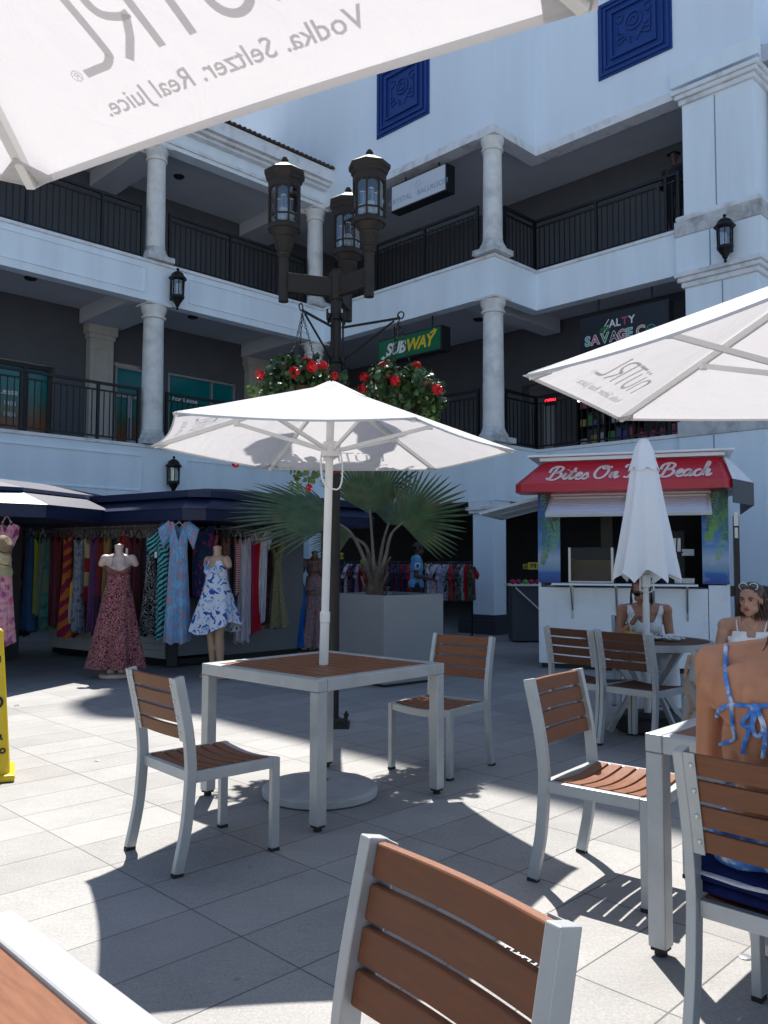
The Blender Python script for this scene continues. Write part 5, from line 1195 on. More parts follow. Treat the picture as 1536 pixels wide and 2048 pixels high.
# ------------------------------------------------------------------ shop racks under the arcade (right wing, ground floor)
shirtm = [pattern('shirt a', 'floral', [(.02, .02, .03), (.45, .10, .10), (.5, .5, .5), (.02, .02, .06)], 14), pattern('shirt b', 'blobs', [(.5, .5, .55), (.04, .05, .16), (.5, .12, .10)], 16), pattern('shirt c', 'tiedye', [(.03, .04, .14), (.4, .4, .45), (.03, .03, .05)], 18), pattern('shirt d', 'floral', [(.45, .42, .5), (.1, .1, .3), (.6, .1, .1), (.08, .08, .2)], 16), fab('shirt red', (.35, .01, .02)), pattern('shirt e', 'floral', [(.01, .01, .012), (.1, .25, .1), (.5, .3, .3), (.02, .03, .02)], 12)]
def rack(px0, px1, yt, Y, seed, label, words, ztop=1.30, n=14, mats=None, h=.62):
    rnd = random.Random(seed); a = AT(px0, 1100, Y); b = AT(px1, 1100, Y); a.z = b.z = 0; d = (b-a); L_ = d.length; d.normalize()
    r = empty('clothes_rack', a, 0, label, 'clothes rack', 'clothes racks under the arcade')
    mb = MB().tube([Vector((0, 0, ztop)), d*L_+Vector((0, 0, ztop))], .014, 8)
    for q in (Vector((0, 0, 0)), d*L_): mb.tube([q+Vector((0, 0, .03)), q+Vector((0, 0, ztop))], .014, 8).bar(q+Vector((0, -.25, .02)), q+Vector((0, .25, .02)), .03, .03)
    mb.build('rack_frame', iron, r)
    for i in range(n):
        t = (i+.5)/n; p = a+d*(L_*t); m_ = rnd.choice(mats or shirtm)
        root = empty('hanging_shirt', (p.x, p.y+rnd.uniform(-.02, .02), ztop-h), rnd.uniform(-.5, .5)+R(60), words, 'shirt', 'shirts packed on the arcade racks')
        mb = MB(); rows = []
        for j in range(9):
            v = j/8; w_ = [.10, .26, .34, .36, .35, .35, .36, .36, .37][j]; rows.append([(w_/2*math.cos(2*pi*k/20), (.03+.03*v)*math.sin(2*pi*k/20)*(1+.35*math.sin(4*2*pi*k/20+i)), h*(1-v)-.03) for k in range(20)])
        mb.grid(rows, True, closed_u=True)
        for sx in (-1, 1): mb.grid([[(sx*(.14+.10*t2)+.05*math.cos(2*pi*k/10)*.4, .035*math.sin(2*pi*k/10), h-.12-.12*t2+.06*math.cos(2*pi*k/10)) for k in range(10)] for t2 in (0, .5, 1)], True, closed_u=True)
        mb.build('cloth', m_, root, sharp=80)
        MB().tube([(0, 0, h-.03), (0, 0, h-.005), (0, .02, h+.01), (0, 0, h+.018)], .003, 5).build('hanger', hangm, root)
rack(855, 944, 1150, 14.6, 1, 'long rack of printed shirts between the passing man and the blue pier', 'printed beach shirt packed on the rack between the man and the pier', n=16)
rack(686, 735, 1150, 15.5, 2, 'short rack of patterned shirts behind the palm trunk, left part', 'dark printed shirt on the rack left of the palm trunk', n=7)
rack(780, 822, 1150, 15.2, 3, 'short rack of dark and red shirts right behind the palm trunk', 'shirt on the small rack between the palm and the man', n=6, mats=[shirtm[0], shirtm[4], fab('navy tee', (.02, .02, .06))])
rack(736, 756, 1150, 15.0, 4, 'small rack of plain red shirts hidden by the palm trunk', 'plain red shirt behind the palm trunk', n=3, mats=[shirtm[4]])
yel = emis('yellow card', (.55, .42, .01), .02); 
def price(px, py, Y, w, h, txt, lb):
    p = AT(px, py, Y); o = tag(MB().box((-w/2, 0, -h/2), (w/2, .01, h/2)).build('price_sign', mat('yellow sign', (.55, .42, .02), .6), bevel=.002), lb, 'price sign'); o.location = p
    place_text(txt, 'lettering', frame_m((0, -.002, -h*.33), (1, 0, 0), (0, 0, 1)), blackm, o, h*.95, bold=.004)
price(732, 1127, 14.9, .20, .14, '$14', 'yellow price sign reading 14 dollars left of the palm trunk'); price(857, 1133, 15.0, .14, .12, '$9', 'small dim yellow price sign right of the man\'s face'); price(1066, 1132, 15.2, .18, .13, '$9', 'yellow price sign reading 9 left of the food stand'); price(1052, 1133, 16.2, .12, .1, '$5', 'smallest yellow price sign left of the food stand'); price(680, 1112, 15.6, .13, .12, '$14', 'dim yellow price sign beside the lamp post')
# reserved dark interior: shelves with goods, to the right of the pier
tabl = empty('display_table', AT(1062, 1170, 14.0).xy.to_3d(), 0, 'small display counter with berry coloured goods left of the food stand', 'counter'); 
MB().box((-.35, -.2, .02), (.35, .25, .92)).build('counter_body', mat('grey cloth', (.07, .075, .085), .8), tabl, bevel=.01); MB().box((-.40, -.25, .922), (.40, .30, .95)).build('countertop', whitepaint, tabl)
MB().bar((-.30, -.25, .90), (.30, -.26, .35), .03, .02).build('brace', whitepaint, tabl)
rnd = random.Random(9)
for i in range(7):
    mb = MB(); mb.ell((0, 0, .035), (.05, .05, .04), 12, 8); mb.ell((0, 0, .07), (.02, .02, .008), 8, 6)
    o = tag(mb.build('berry_pot', fab('berry %d' % i, [(.45, .02, .05), (.35, .02, .10), (.1, .3, .05)][i % 3])), 'small round red or green souvenir on the display counter', 'souvenir', 'souvenirs on the display counter'); o.location = tabl.location+Vector((-.32+.105*i, -.1+.05*(i % 2), .952))
# ------------------------------------------------------------------ food stand
FS = Vector((1.946, 10.546, 0)); fa = math.atan2(-.647, 1.876)
fs = empty('food_stand', FS, fa, 'white food stand with red sign roof, raised white shutters and palm graphics', 'food stand')
whitep = mat('white laminate', (.90, .91, .92), .4, var=.03, vscale=2, dirt=(.45, .45, .46), dscale=1.5, damt=.4, bump=.03)
redm = mat('red sign', (.58, .010, .030), .3, var=.06, vscale=2, dirt=(.30, .02, .03), dscale=4)
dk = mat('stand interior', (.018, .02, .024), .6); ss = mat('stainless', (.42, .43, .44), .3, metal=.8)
# lower counter box
MB().box((.0, 0, .06), (1.99, .5, 1.005)).build('counter_front', whitep, fs, bevel=.006)
MB().box((.03, .03, .001), (2.2, 1.9, .058)).build('stand_base', blackm, fs)
mb = MB()
for x in (.01, 1.98):
    for z in (.1, .3, .5, .7, .9): mb.lathe([(0, -.002), (.006, -.001), (.006, .001)], (0, 0, 0), 8, M=Matrix.Translation((x+(.01 if x < 1 else -.01), -.001, z)) @ Matrix.Rotation(R(90), 4, 'X'))
mb.build('rivet', steel, fs)
MB().box((.19, -.22, 1.035), (1.88, .06, 1.06)).build('counter_shelf', whitep, fs, bevel=.004)
for x in (.42, .95, 1.38, 1.76):
    MB().box((x-.012, -.012, .62), (x+.012, -.001, 1.03)).box((x-.012, -.20, 1.02), (x+.012, -.013, 1.033)).bar((x, -.19, 1.02), (x, -.010, .72), .018, .006).build('shelf_bracket', ss, fs)
# body shell
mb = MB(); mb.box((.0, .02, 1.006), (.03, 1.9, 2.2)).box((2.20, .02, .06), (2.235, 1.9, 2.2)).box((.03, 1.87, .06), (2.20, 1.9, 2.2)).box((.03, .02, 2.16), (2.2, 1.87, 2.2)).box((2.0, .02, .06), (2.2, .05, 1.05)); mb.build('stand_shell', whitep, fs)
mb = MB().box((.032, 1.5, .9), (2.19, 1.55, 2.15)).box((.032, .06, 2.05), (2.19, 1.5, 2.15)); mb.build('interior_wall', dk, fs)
mb = MB().box((.05, .15, .80), (2.19, 1.4, 1.0)); mb.build('worktop', ss, fs)
# printed panels: sky, sea, palm fronds
def skypanel():
    m = bpy.data.materials.new('beach print'); m.use_nodes = True; nt = m.node_tree; N = nt.nodes; L = nt.links; b = N['Principled BSDF']; b.inputs['Roughness'].default_value = .35
    tc = N.new('ShaderNodeTexCoord'); sp = N.new('ShaderNodeSeparateXYZ'); L.new(tc.outputs['Object'], sp.inputs[0]); mr = N.new('ShaderNodeMapRange'); mr.inputs[1].default_value = 1.05; mr.inputs[2].default_value = 2.18; L.new(sp.outputs['Z'], mr.inputs[0])
    r = N.new('ShaderNodeValToRGB'); cr = r.color_ramp; cr.elements[0].color = (.01, .05, .25, 1); cr.elements[1].color = (.01, .06, .30, 1); cr.elements[1].position = .95
    for p, c in ((.12, (.01, .12, .42)), (.15, (.16, .30, .45)), (.28, (.38, .47, .58)), (.42, (.07, .24, .55)), (.7, (.03, .17, .5))): cr.elements.new(p).color = (*c, 1)
    L.new(mr.outputs[0], r.inputs[0]); n = N.new('ShaderNodeTexNoise'); n.inputs['Scale'].default_value = 6; n.inputs['Detail'].default_value = 6; L.new(tc.outputs['Object'], n.inputs['Vector'])
    m2 = N.new('ShaderNodeMapRange'); m2.inputs[1].default_value = .55; m2.inputs[2].default_value = .7; m2.inputs[4].default_value = .5; L.new(n.outputs['Fac'], m2.inputs[0]); mi = N.new('ShaderNodeMix'); mi.data_type = 'RGBA'; L.new(m2.outputs[0], mi.inputs[0]); L.new(r.outputs[0], mi.inputs[6]); mi.inputs[7].default_value = (.5, .55, .6, 1); L.new(mi.outputs[2], b.inputs['Base Color']); return m
skm = skypanel(); fr1 = mat('printed frond green', (.22, .50, .06), .4, var=.3, vscale=20); fr2 = mat('printed frond dark', (.05, .22, .06), .4, var=.3, vscale=20); fr3 = mat('printed frond brown', (.13, .07, .02), .4)
pan = []
for x0, x1 in ((.0, .275), (1.935, 2.23)):
    pan.append(MB().box((x0, -.004, 1.063), (x1, .018, 2.2)).build('printed_panel', skm, fs))
MB().box((.276, -.003, 2.10), (1.934, .018, 2.2)).build('printed_panel', skm, fs)
def frond(o, x0, z0, x1, z1, bow, mt, xr, ln=.13, off=.0055, seed=0):
    rnd = random.Random(seed); P = crom([(x0, z0, 0), ((x0+x1)/2+bow, (z0+z1)/2, 0), (x1, z1, 0)], 9); mb = MB(); n = len(P)
    for i in range(1, n, 1):
        p = P[i]; d = (P[i]-P[i-1]).normalized(); t = i/n; l_ = ln*math.sin(pi*min(1, .15+t*.85))**.6
        for sg in (-1, 1):
            a = R(38+10*rnd.random()); dd = Vector((d.x*math.cos(a)-sg*d.y*math.sin(a), sg*d.x*math.sin(a)+d.y*math.cos(a), 0)); q = p+dd*l_; s = Vector((-dd.y, dd.x, 0))*.0065; mid = p+dd*l_*.4
            pts = [p-s*.5, mid-s, q, mid+s, p+s*.5]; pts = [(min(max(v.x, xr[0]+.002), xr[1]-.002), -off, min(max(v.y, 1.07), 2.195)) for v in pts]; mb.add(pts, [(0, 1, 2, 3, 4)])
    mb.build('frond_print', mt, o)
for k, (x0, z0, x1, z1, bow, m_) in enumerate(((.16, 2.19, .12, 1.75, .04, fr2), (.05, 2.19, .10, 1.38, .08, fr1), (.22, 2.0, .20, 1.5, .03, fr1), (.12, 2.19, .22, 1.85, .0, fr3), (.02, 1.9, .06, 1.3, .06, fr2))): frond(pan[0], x0, z0, x1, z1, bow, m_, (0, .275), ln=.10, seed=k, off=.0055+.0006*k)
for k, (x0, z0, x1, z1, bow, m_) in enumerate(((2.18, 2.19, 2.02, 1.75, .06, fr2), (2.20, 2.1, 2.10, 1.36, .06, fr1), (2.22, 1.95, 1.98, 1.6, .0, fr1), (2.05, 2.19, 2.0, 1.85, .0, fr3), (2.2, 2.19, 2.2, 1.6, -.03, fr2), (2.12, 2.19, 2.03, 1.6, -.03, fr1))): frond(pan[1], x0, z0, x1, z1, bow, m_, (1.935, 2.23), ln=.10, seed=k+9, off=.0055+.0006*k)
# mansard sign
def band(mb, ring0, ring1): n = len(ring0); return mb.grid([ring0, ring1], False)
def rr_(x0, x1, y, yb, z): return [(x0, yb, z), (x0, y+.08, z), (x0+.08, y, z), (x1-.08, y, z), (x1, y+.08, z), (x1, yb, z)]
lo = rr_(-.22, 2.26, -.42, .0, 2.17); l2 = rr_(-.22, 2.26, -.42, .0, 2.27); up_ = rr_(.06, 2.18, -.12, .0, 2.56)
mb = MB(); band(mb, rr_(-.14, 2.2, -.34, 0, 2.165), lo); band(mb, lo, l2); band(mb, l2, up_); mb.add(rr_(-.14, 2.2, -.34, 0, 2.164), [(5, 4, 3, 2, 1, 0)]); mb.build('sign_roof', redm, fs, fix=True)
mb = MB(); s0 = [(2.262, -.38, 2.17), (2.50, -.10, 2.10), (2.50, 1.9, 2.10), (2.262, 1.9, 2.1)]; s1 = [(2.262, -.38, 2.27), (2.50, -.10, 2.24), (2.50, 1.9, 2.24), (2.262, 1.9, 2.24)]; s2_ = [(2.19, -.11, 2.555), (2.24, .0, 2.54), (2.24, 1.9, 2.54), (2.19, 1.9, 2.54)]
mb.grid([s1, s2_], False); mb.build('side_roof', whitep, fs, solid=.01)
MB().grid([[(2.262, -.36, 2.0), (2.50, -.10, 1.98), (2.50, 1.9, 1.98)], s1[:3]], False).build('side_skirt', mat('grey awning skirt', (.10, .105, .12), .6), fs, solid=.01)
MB().box((.05, -.16, 2.57), (2.2, .05, 2.615)).box((-.09, -.22, 2.62), (2.30, 1.8, 2.645)).build('roof_board', whitep, fs, bevel=.003)
# lettering: brush script strokes "Bites On The Beach"
cream = mat('cream lettering', (.85, .66, .58), .6)
sl_n = Vector((0, -(2.56-2.27), -.30)).normalized()
def sgn(q):  # q x along, y up the slope (0..1 unit = .43 m)
    x, y = q[0], q[1]; v = .16+.62*y; return Vector((x, lerp(-.42, -.12, v), lerp(2.27, 2.56, v))) + Vector((0, -.0045, .0045))
GL = {
 'B': ([[(.10, -.02), (.22, .5), (.34, 1.0)], [(-.02, .55), (.05, .9), (.35, 1.05), (.62, .92), (.55, .65), (.28, .52)], [(.28, .52), (.6, .50), (.62, .22), (.38, -.03), (.05, 0), (-.05, .15)]], .74),
 'i': ([[(.0, .12), (.14, .45), (.10, .12), (.2, .0), (.34, .16)], [(.20, .70), (.22, .76)]], .30),
 't': ([[(.0, .12), (.22, .62), (.28, .9)], [(.20, .62), (.10, .15), (.2, .0), (.36, .16)], [(.04, .58), (.38, .60)]], .34),
 'e': ([[(.0, .12), (.20, .22), (.34, .42), (.22, .50), (.08, .25), (.16, .0), (.32, .0), (.44, .16)]], .40),
 's': ([[(.0, .12), (.2, .46), (.26, .36), (.30, .12), (.18, -.02), (.02, .06)], [(.26, .1), (.4, .16)]], .38),
 'O': ([[(.42, 1.0), (.12, .85), (-.02, .35), (.18, .0), (.48, .1), (.64, .55), (.52, .95), (.34, .92), (.36, .75), (.60, .82), (.78, .9)]], .80),
 'n': ([[(.0, .12), (.10, .46), (.04, .0)], [(.05, .1), (.22, .45), (.32, .42), (.26, .08), (.34, .0), (.46, .16)]], .46),
 'T': ([[(-.05, .78), (.02, 1.0), (.4, .98), (.75, 1.04)], [(.42, .98), (.32, .4), (.2, .02), (-.02, .08)]], .62),
 'h': ([[(.0, .12), (.26, .75), (.28, 1.02), (.20, .95), (.08, .0)], [(.10, .15), (.26, .46), (.36, .40), (.28, .06), (.38, .0), (.5, .16)]], .48),
 'a': ([[(.34, .42), (.16, .48), (.02, .2), (.12, .0), (.28, .15), (.36, .46), (.30, .08), (.38, .0), (.50, .16)]], .48),
 'c': ([[(.34, .38), (.24, .48), (.06, .28), (.10, .02), (.26, .0), (.42, .16)]], .38), ' ': ([], .27)}
def script(mb, txt, x, sc, f, wd):
    for ch in txt:
        st_, adv = GL[ch]
        for s in st_: ribbon(mb, [(x+(p[0]+.18*p[1])*sc, p[1]) for p in s], wd, f, n=7)
        x += adv*sc*1.0
    return x
class _F:
    pass
def scr_f(q): return sgn((q[0], q[1]))
mb = MB()
# strokes are built in metres: y unit .26 m
def f2(q): return sgn((q[0], q[1]/.27))
def script2(mb, txt, x, sc, wd):
    for ch in txt:
        st_, adv = GL[ch]
        for s in st_: ribbon(mb, [(x+(p[0]+.20*p[1])*sc, p[1]*.25+.0) for p in s], wd, f2, n=7)
        x += adv*sc
    return x
tot = sum(GL[c][1] for c in 'Bites On The Beach'); scx = 1.86/tot
script2(mb, 'Bites On The Beach', .17, scx, .033); mb.build('lettering', cream, fs)
# front shutter awning (two leaves with louvres) propped open
def shutter(o, name, x0, x1, hinge, outer, nsl, parts=2):
    h0, h1 = Vector(hinge), Vector(outer); d = (h1-h0); L_ = d.length; d.normalize(); nrm = Vector((1, 0, 0)).cross(d)
    mb = MB()
    P = lambda x, t, z=0: Vector((x, 0, 0))+h0+d*t+nrm*z
    def plate(xa, xb, ta, tb, za, zb): mb.add([P(xa, ta, za), P(xb, ta, za), P(xb, tb, za), P(xa, tb, za), P(xa, ta, zb), P(xb, ta, zb), P(xb, tb, zb), P(xa, tb, zb)], [(0,3,2,1),(4,5,6,7),(0,1,5,4),(1,2,6,5),(2,3,7,6),(3,0,4,7)])
    plate(x0, x1, 0, .05, -.02, .02); plate(x0, x1, L_-.06, L_, -.02, .02); w_ = (x1-x0)/parts
    for k in range(parts+1):
        xc = x0+w_*k; plate(max(x0, xc-.035), min(x1, xc+.035), .051, L_-.061, -.019, .019)
    fr_ = mb.build(name, whitepaint, o, bevel=.002); mb = MB()
    for k in range(parts):
        xa = x0+w_*k+.036; xb = x0+w_*(k+1)-.036
        for i in range(nsl):
            t0 = .053+(L_-.116)*i/nsl; t1 = t0+(L_-.116)/nsl*1.0
            mb.add([P(xa, t0, .004), P(xb, t0, .004), P(xb, t1-.002, .0), P(xa, t1-.002, .0), P(xa, t0, .000), P(xb, t0, .000), P(xb, t1-.002, -.004), P(xa, t1-.002, -.004)], [(0,3,2,1),(4,5,6,7),(0,1,5,4),(1,2,6,5),(2,3,7,6),(3,0,4,7)])
    mb.build('louvre', mat('shutter louvre', (.84, .86, .92), .5), fr_); return fr_
shutter(fs, 'shutter', .17, 2.03, (0, -.02, 2.13), (0, -.56, 1.87), 9)
MB().box((.17, -.03, 2.13), (2.04, .0, 2.165)).build('shutter_hinge', whitep, fs)
# side shutter on the left: hinge along the stand's left wall
so_ = empty('x', (0, 0, 0)); bpy.data.objects.remove(so_)
sm_ = shutter(fs, 'side_shutter', -1.65, -.15, (0, 0, 2.14), (0, -.78, 1.95), 10); sm_.rotation_euler.z = R(-90); sm_.location = (-.01, 0, 0)
for x in (.2, 2.0): MB().bar((x, -.01, 1.70), (x, -.50, 1.89), .012, .012).build('stay', ss, fs)
# display case, machine, notices
c = MB().box((.37, .02, 1.063), (.40, .40, 1.50)).box((.885, .02, 1.063), (.915, .40, 1.50)).box((.40, .02, 1.063), (.885, .40, 1.085))
o = c.build('display_case', ss, fs, bevel=.002); MB().box((.401, .03, 1.086), (.884, .036, 1.349)).build('case_glass', glass_mat('case glass', (.25, .27, .28), .08, .0), o)
MB().box((.44, .2, 1.09), (.84, .35, 1.20)).build('food_tray', mat('dark tray', (.05, .05, .05), .4), o); MB().box((.401, .021, 1.352), (.884, .3, 1.499)).build('case_hood', blackm, o)
MB().box((1.45, .5, 1.02), (1.75, .9, 1.72)).build('drinks_machine', dk, fs, bevel=.01); MB().box((1.50, .49, 1.45), (1.70, .499, 1.62)).build('machine_panel', ss, fs)
MB().box((1.71, .2, 1.40), (1.85, .205, 1.48)).build('notice', mat('notice paper', (.6, .6, .58), .7), fs)
MB().box((1.2, .1, 1.063), (1.4, .35, 1.10)).box((1.62, .1, 1.063), (1.85, .3, 1.13)).build('food_tray', ss, fs, bevel=.005)
MB().box((.7, .9, 1.5), (.85, 1.0, 2.0)).box((1.1, .9, 1.3), (1.2, 1.0, 2.0)).build('pillar_inside', mat('tan', (.08, .07, .06), .6), fs)
MB().cbox((2.30, -.2, 1.82), (.05, .05, .16)).cbox((2.30, -.2, 1.66), (.035, .035, .12)).build('shutter_bracket', ss, fs)
# dark brown wooden gate to the right of the stand
gt = empty('wooden_gate', G(1450, 1340), R(-12), 'dark brown wooden gate with rounded opening beside the food stand', 'gate'); gm = mat('dark brown wood', (.045, .025, .02), .55, var=.25, stretch=(8, 8, 1))
mb = MB().box((-.13, 0, .02), (-.04, .08, 1.05)).box((.14, 0, .02), (.20, .08, 1.9)).box((-.04, .02, .9), (.7, .06, 1.03)).box((-.04, .02, .1), (.7, .05, .62)).box((.62, 0, .02), (.70, .08, 1.05)); mb.tube(crom([(.2, .04, .72), (.24, .04, .86), (.34, .04, .9), (.6, .04, .9)], 5), 0, rect=(.05, .05), up=(0, 1, 0)); mb.build('gate_frame', gm, gt)
# ------------------------------------------------------------------ hanging signs on the right wing
RZW = BRZ-R(90)          # local +x runs left to right along the right wing, facing the court
def rsign(name, ya, yb, z0, z1, x, depth, label, back, face):
    c = BW(x, (ya+yb)/2, z0); o = empty(name, c, BRZ-R(90), label, 'sign'); w_ = abs(yb-ya); h = z1-z0
    MB().box((-w_/2, 0, 0), (w_/2, depth, h)).build('sign_box', back, o, bevel=.008)
    MB().box((-w_/2+.03, -.006, .03), (w_/2-.03, -.001, h-.03)).build('sign_face', face, o)
    for sx in (-1, 1): MB().lathe([(.015, h), (.015, h+.32)], (sx*w_*.3, depth/2, 0), 8).build('hanger_rod', iron, o)
    return o, w_, h
T = lambda x, z, y=-.009: frame_m((x, y, z), (1, 0, 0), (0, 0, 1))
o, w_, h = rsign('hanging_sign', -2.15, -3.70, 8.68, 9.25, .03, .26, 'white sign reading Crystal Ballroom under the top balcony', blackm, mat('white acrylic', (.62, .66, .72), .4, dirt=(.45, .5, .56), dscale=2))
gt_ = mat('sign grey blue', (.22, .30, .42), .6)
place_text('CRYSTAL   BALLROOM', 'lettering', T(0, .15), gt_, o, .155, space=1.05)
mb = MB(); ribbon(mb, [(-.05, .42), (-.08, .36), (0, .31), (.08, .36), (.05, .42), (0, .45), (-.04, .40), (.03, .36)], .008, lambda q: Vector((q[0], -.009, q[1]))); mb.build('emblem', gt_, o)
o, w_, h = rsign('hanging_sign', -1.77, -3.56, 5.50, 6.0, .03, .28, 'green sandwich shop sign with white and yellow letters above the right flower basket', blackm, mat('green acrylic', (.0, .13, .05), .35))
wl = mat('sign white', (.75, .78, .75), .5); yl_ = mat('sign yellow', (.72, .52, .02), .5)
place_text('SUB', 'lettering', T(-.37, .135), wl, o, .34, shear=.25, bold=.012, space=.92); place_text('WAY', 'lettering', T(.30, .135), yl_, o, .34, shear=.25, bold=.012, space=.9)
mb = MB().add([(-.80, -.0095, .10), (-.70, -.0095, .16), (-.70, -.0095, .115), (-.60, -.0095, .125), (-.60, -.0095, .085), (-.70, -.0095, .085), (-.70, -.0095, .04)], [(0, 6, 5, 4, 3, 2, 1)]); mb.build('arrow', wl, o)
mb = MB().add([(.80, -.0095, .42), (.69, -.0095, .47), (.70, -.0095, .435), (.60, -.0095, .40), (.61, -.0095, .365), (.705, -.0095, .40), (.715, -.0095, .36)], [(0, 1, 2, 3, 4, 5, 6)]); mb.build('arrow', yl_, o)
o, w_, h = rsign('hanging_sign', -5.83, -7.62, 5.28, 5.93, 1.42, .2, 'black beachwear shop sign with mixed coloured letters above the red roofed stand', blackm, mat('black acrylic', (.006, .010, .02), .3))
pal = {'w': wl, 't': mat('teal letter', (.05, .45, .38), .5), 'p': mat('pink letter', (.55, .06, .14), .5), 'o': mat('orange letter', (.6, .25, .12), .5), 'g': mat('green letter', (.02, .25, .08), .5)}
ribs = MB(); ribbon(ribs, [(-.27, .52), (-.36, .40), (-.28, .41), (-.38, .28)], .018, lambda q: Vector((q[0], -.009, q[1])), smooth=False); ribs.build('lightning_mark', wl, o)
for ch, x, c in (('A', -.20, 'w'), ('L', -.08, 'w'), ('T', .05, 'p'), ('Y', .19, 'w')): place_text(ch, 'lettering', T(x, .36), pal[c], o, .20, bold=.004)
for ch, x, c in (('S', -.72, 't'), ('A', -.56, 'p'), ('V', -.36, 'g'), ('A', -.17, 'w'), ('G', -.01, 'p'), ('E', .14, 't'), ('C', .36, 'o')):
    place_text(ch, 'lettering', T(x, .10), pal['w'], o, .25, bold=.013); place_text(ch, 'lettering', T(x, .10, -.0105), pal[c] if c != 'w' else blackm, o, .25, bold=.002)
mb = MB(); rnd = random.Random(2)
for k in range(8):
    a = R(-20+32*k); ribbon(mb, [(-.36, .33), (-.36+.07*math.cos(a), .33+.06*math.sin(a)), (-.36+.11*math.cos(a), .31+.07*math.sin(a))], .014, lambda q: Vector((q[0], -.0115, q[1])))
mb.build('palm_mark', pal['g'], o)
mb = MB(); ribbon(mb, [(.56+.085*math.cos(t*pi/8), .17+.085*math.sin(t*pi/8)) for t in range(16)], .012, lambda q: Vector((q[0], -.009, q[1])), closed=True)
for q in ((.53, .19), (.59, .19)):
    for s in (-1, 1): ribbon(mb, [(q[0]-.012, q[1]-.012*s), (q[0]+.012, q[1]+.012*s)], .006, lambda q: Vector((q[0], -.009, q[1])), smooth=False)
ribbon(mb, [(.52, .145), (.56, .125), (.60, .145)], .007, lambda q: Vector((q[0], -.009, q[1]))); mb.build('smiley_mark', pal['t'], o)
# ------------------------------------------------------------------ wall lanterns
def wall_lantern(P, rz, s, label):
    t = empty('wall_lantern', P, rz, label, 'wall lantern', 'black wall lanterns'); c = (0, -.17*s, 0)
    pr = lambda L_: [(r*s, z*s) for r, z in L_]
    MB().cbox((0, -.015*s, .36*s), (.10*s, .03*s, .36*s)).bar((0, -.02*s, .50*s), (0, -.14*s, .50*s), .03*s, .03*s).build('back_plate', iron, t)
    MB().lathe(pr([(0, -.02), (.018, .0), (.025, .015), (.012, .03), (.03, .05), (.05, .10), (.085, .15), (.10, .18), (.115, .19), (.115, .215)]), c, 16).build('pendant', iron, t)
    MB().lathe(pr([(.115, .21), (.12, .215), (.12, .235), (.10, .24)]), c, 8, R(22.5), False).build('lower_rim', iron, t)
    MB().lathe(pr([(.11, .49), (.13, .50), (.155, .52), (.155, .545), (.12, .57), (.10, .62), (.05, .655), (.02, .665), (.015, .675), (.028, .695), (.02, .715), (0, .725)]), c, 8, R(22.5), False).build('lantern_roof', iron, t)
    mb = MB()
    for k in range(8):
        a = R(22.5+45*k); mb.bar((c[0]+.105*s*math.cos(a), c[1]+.105*s*math.sin(a), .235*s), (c[0]+.112*s*math.cos(a), c[1]+.112*s*math.sin(a), .50*s), .014*s, .014*s)
    mb.build('mullions', iron, t); MB().lathe(pr([(.10, .24), (.107, .49)]), c, 8, R(22.5), False).build('lantern_glass', lglass, t)
    MB().lathe(pr([(.02, .24), (.02, .33), (.028, .34), (.028, .42), (.015, .45), (0, .455)]), c, 12).build('bulb', bulbm, t)
wall_lantern(BW(-3.87, -.003, 6.18), BRZ, 1.13, 'black wall lantern on the left wing\'s upper balcony band')
wall_lantern(BW(-3.87, -.003, 2.60), BRZ, 1.0, 'black wall lantern just above the navy stall roof')
wall_lantern(BW(f-.063, -8.77, 6.20), BRZ-R(90), 1.10, 'black wall lantern on the stained corner pillar at the right')
# ------------------------------------------------------------------ balcony shop (first floor, right wing)
tg = empty('merchandise_shelf', BW(3.9, -5.6, 3.41), BRZ-R(90), 'dim shelves of boxed goods in the first floor shop behind the railing', 'shelf')
rnd = random.Random(5); mb = MB()
for x in (-1.4, -.7, 0, .7, 1.4): mb.box((x-.02, 0, 0), (x+.02, .4, 1.6))
for z in (.1, .5, .9, 1.3): mb.box((-1.4, 0, z), (1.4, .4, z+.02))
mb.build('shelf_frame', iron, tg)
cm = [mat('goods %d' % i, c, .6) for i, c in enumerate(((.5, .5, .5), (.1, .25, .1), (.45, .1, .15), (.1, .12, .3), (.4, .35, .1)))]
for z in (.12, .52, .92, 1.32):
    x = -1.35
    while x < 1.2: w__ = rnd.uniform(.08, .2); MB().box((x, .05, z+.001), (x+w__, .3, z+rnd.uniform(.12, .3))).build('boxed_goods', cm[rnd.randrange(5)], tg); x += w__+rnd.uniform(.02, .12)
op = empty('open_sign', BW(3.15, -4.0, 4.85), BRZ-R(90), 'small glowing red shop window sign behind the first floor railing', 'sign')
MB().box((-.16, 0, -.1), (.16, .03, .16)).build('sign_box', blackm, op); place_text('OPEN', 'lettering', T(0, -.03, -.004), emis('neon red', (1, .02, .04), 2.0), op, .11, bold=.003)
sp_ = MB().ell((0, 0, 0), (.035, .035, .035), 12, 8).build('spot_lamp', emis('lit spot', (1, .97, .9), 3)); tag(sp_, 'small bright ceiling spot lamp in the first floor shop', 'lamp'); sp_.location = BW(3.1, -4.75, 4.75)
pn = tag(MB().box((-.13, 0, 0), (.13, .12, 1.2)).build('pale_cabinet', mat('pale cabinet', (.3, .31, .33), .6)), 'pale narrow cabinet behind the first floor railing', 'cabinet'); pn.location = BW(3.9, -3.45, 3.9); pn.rotation_euler.z = BRZ-R(90)
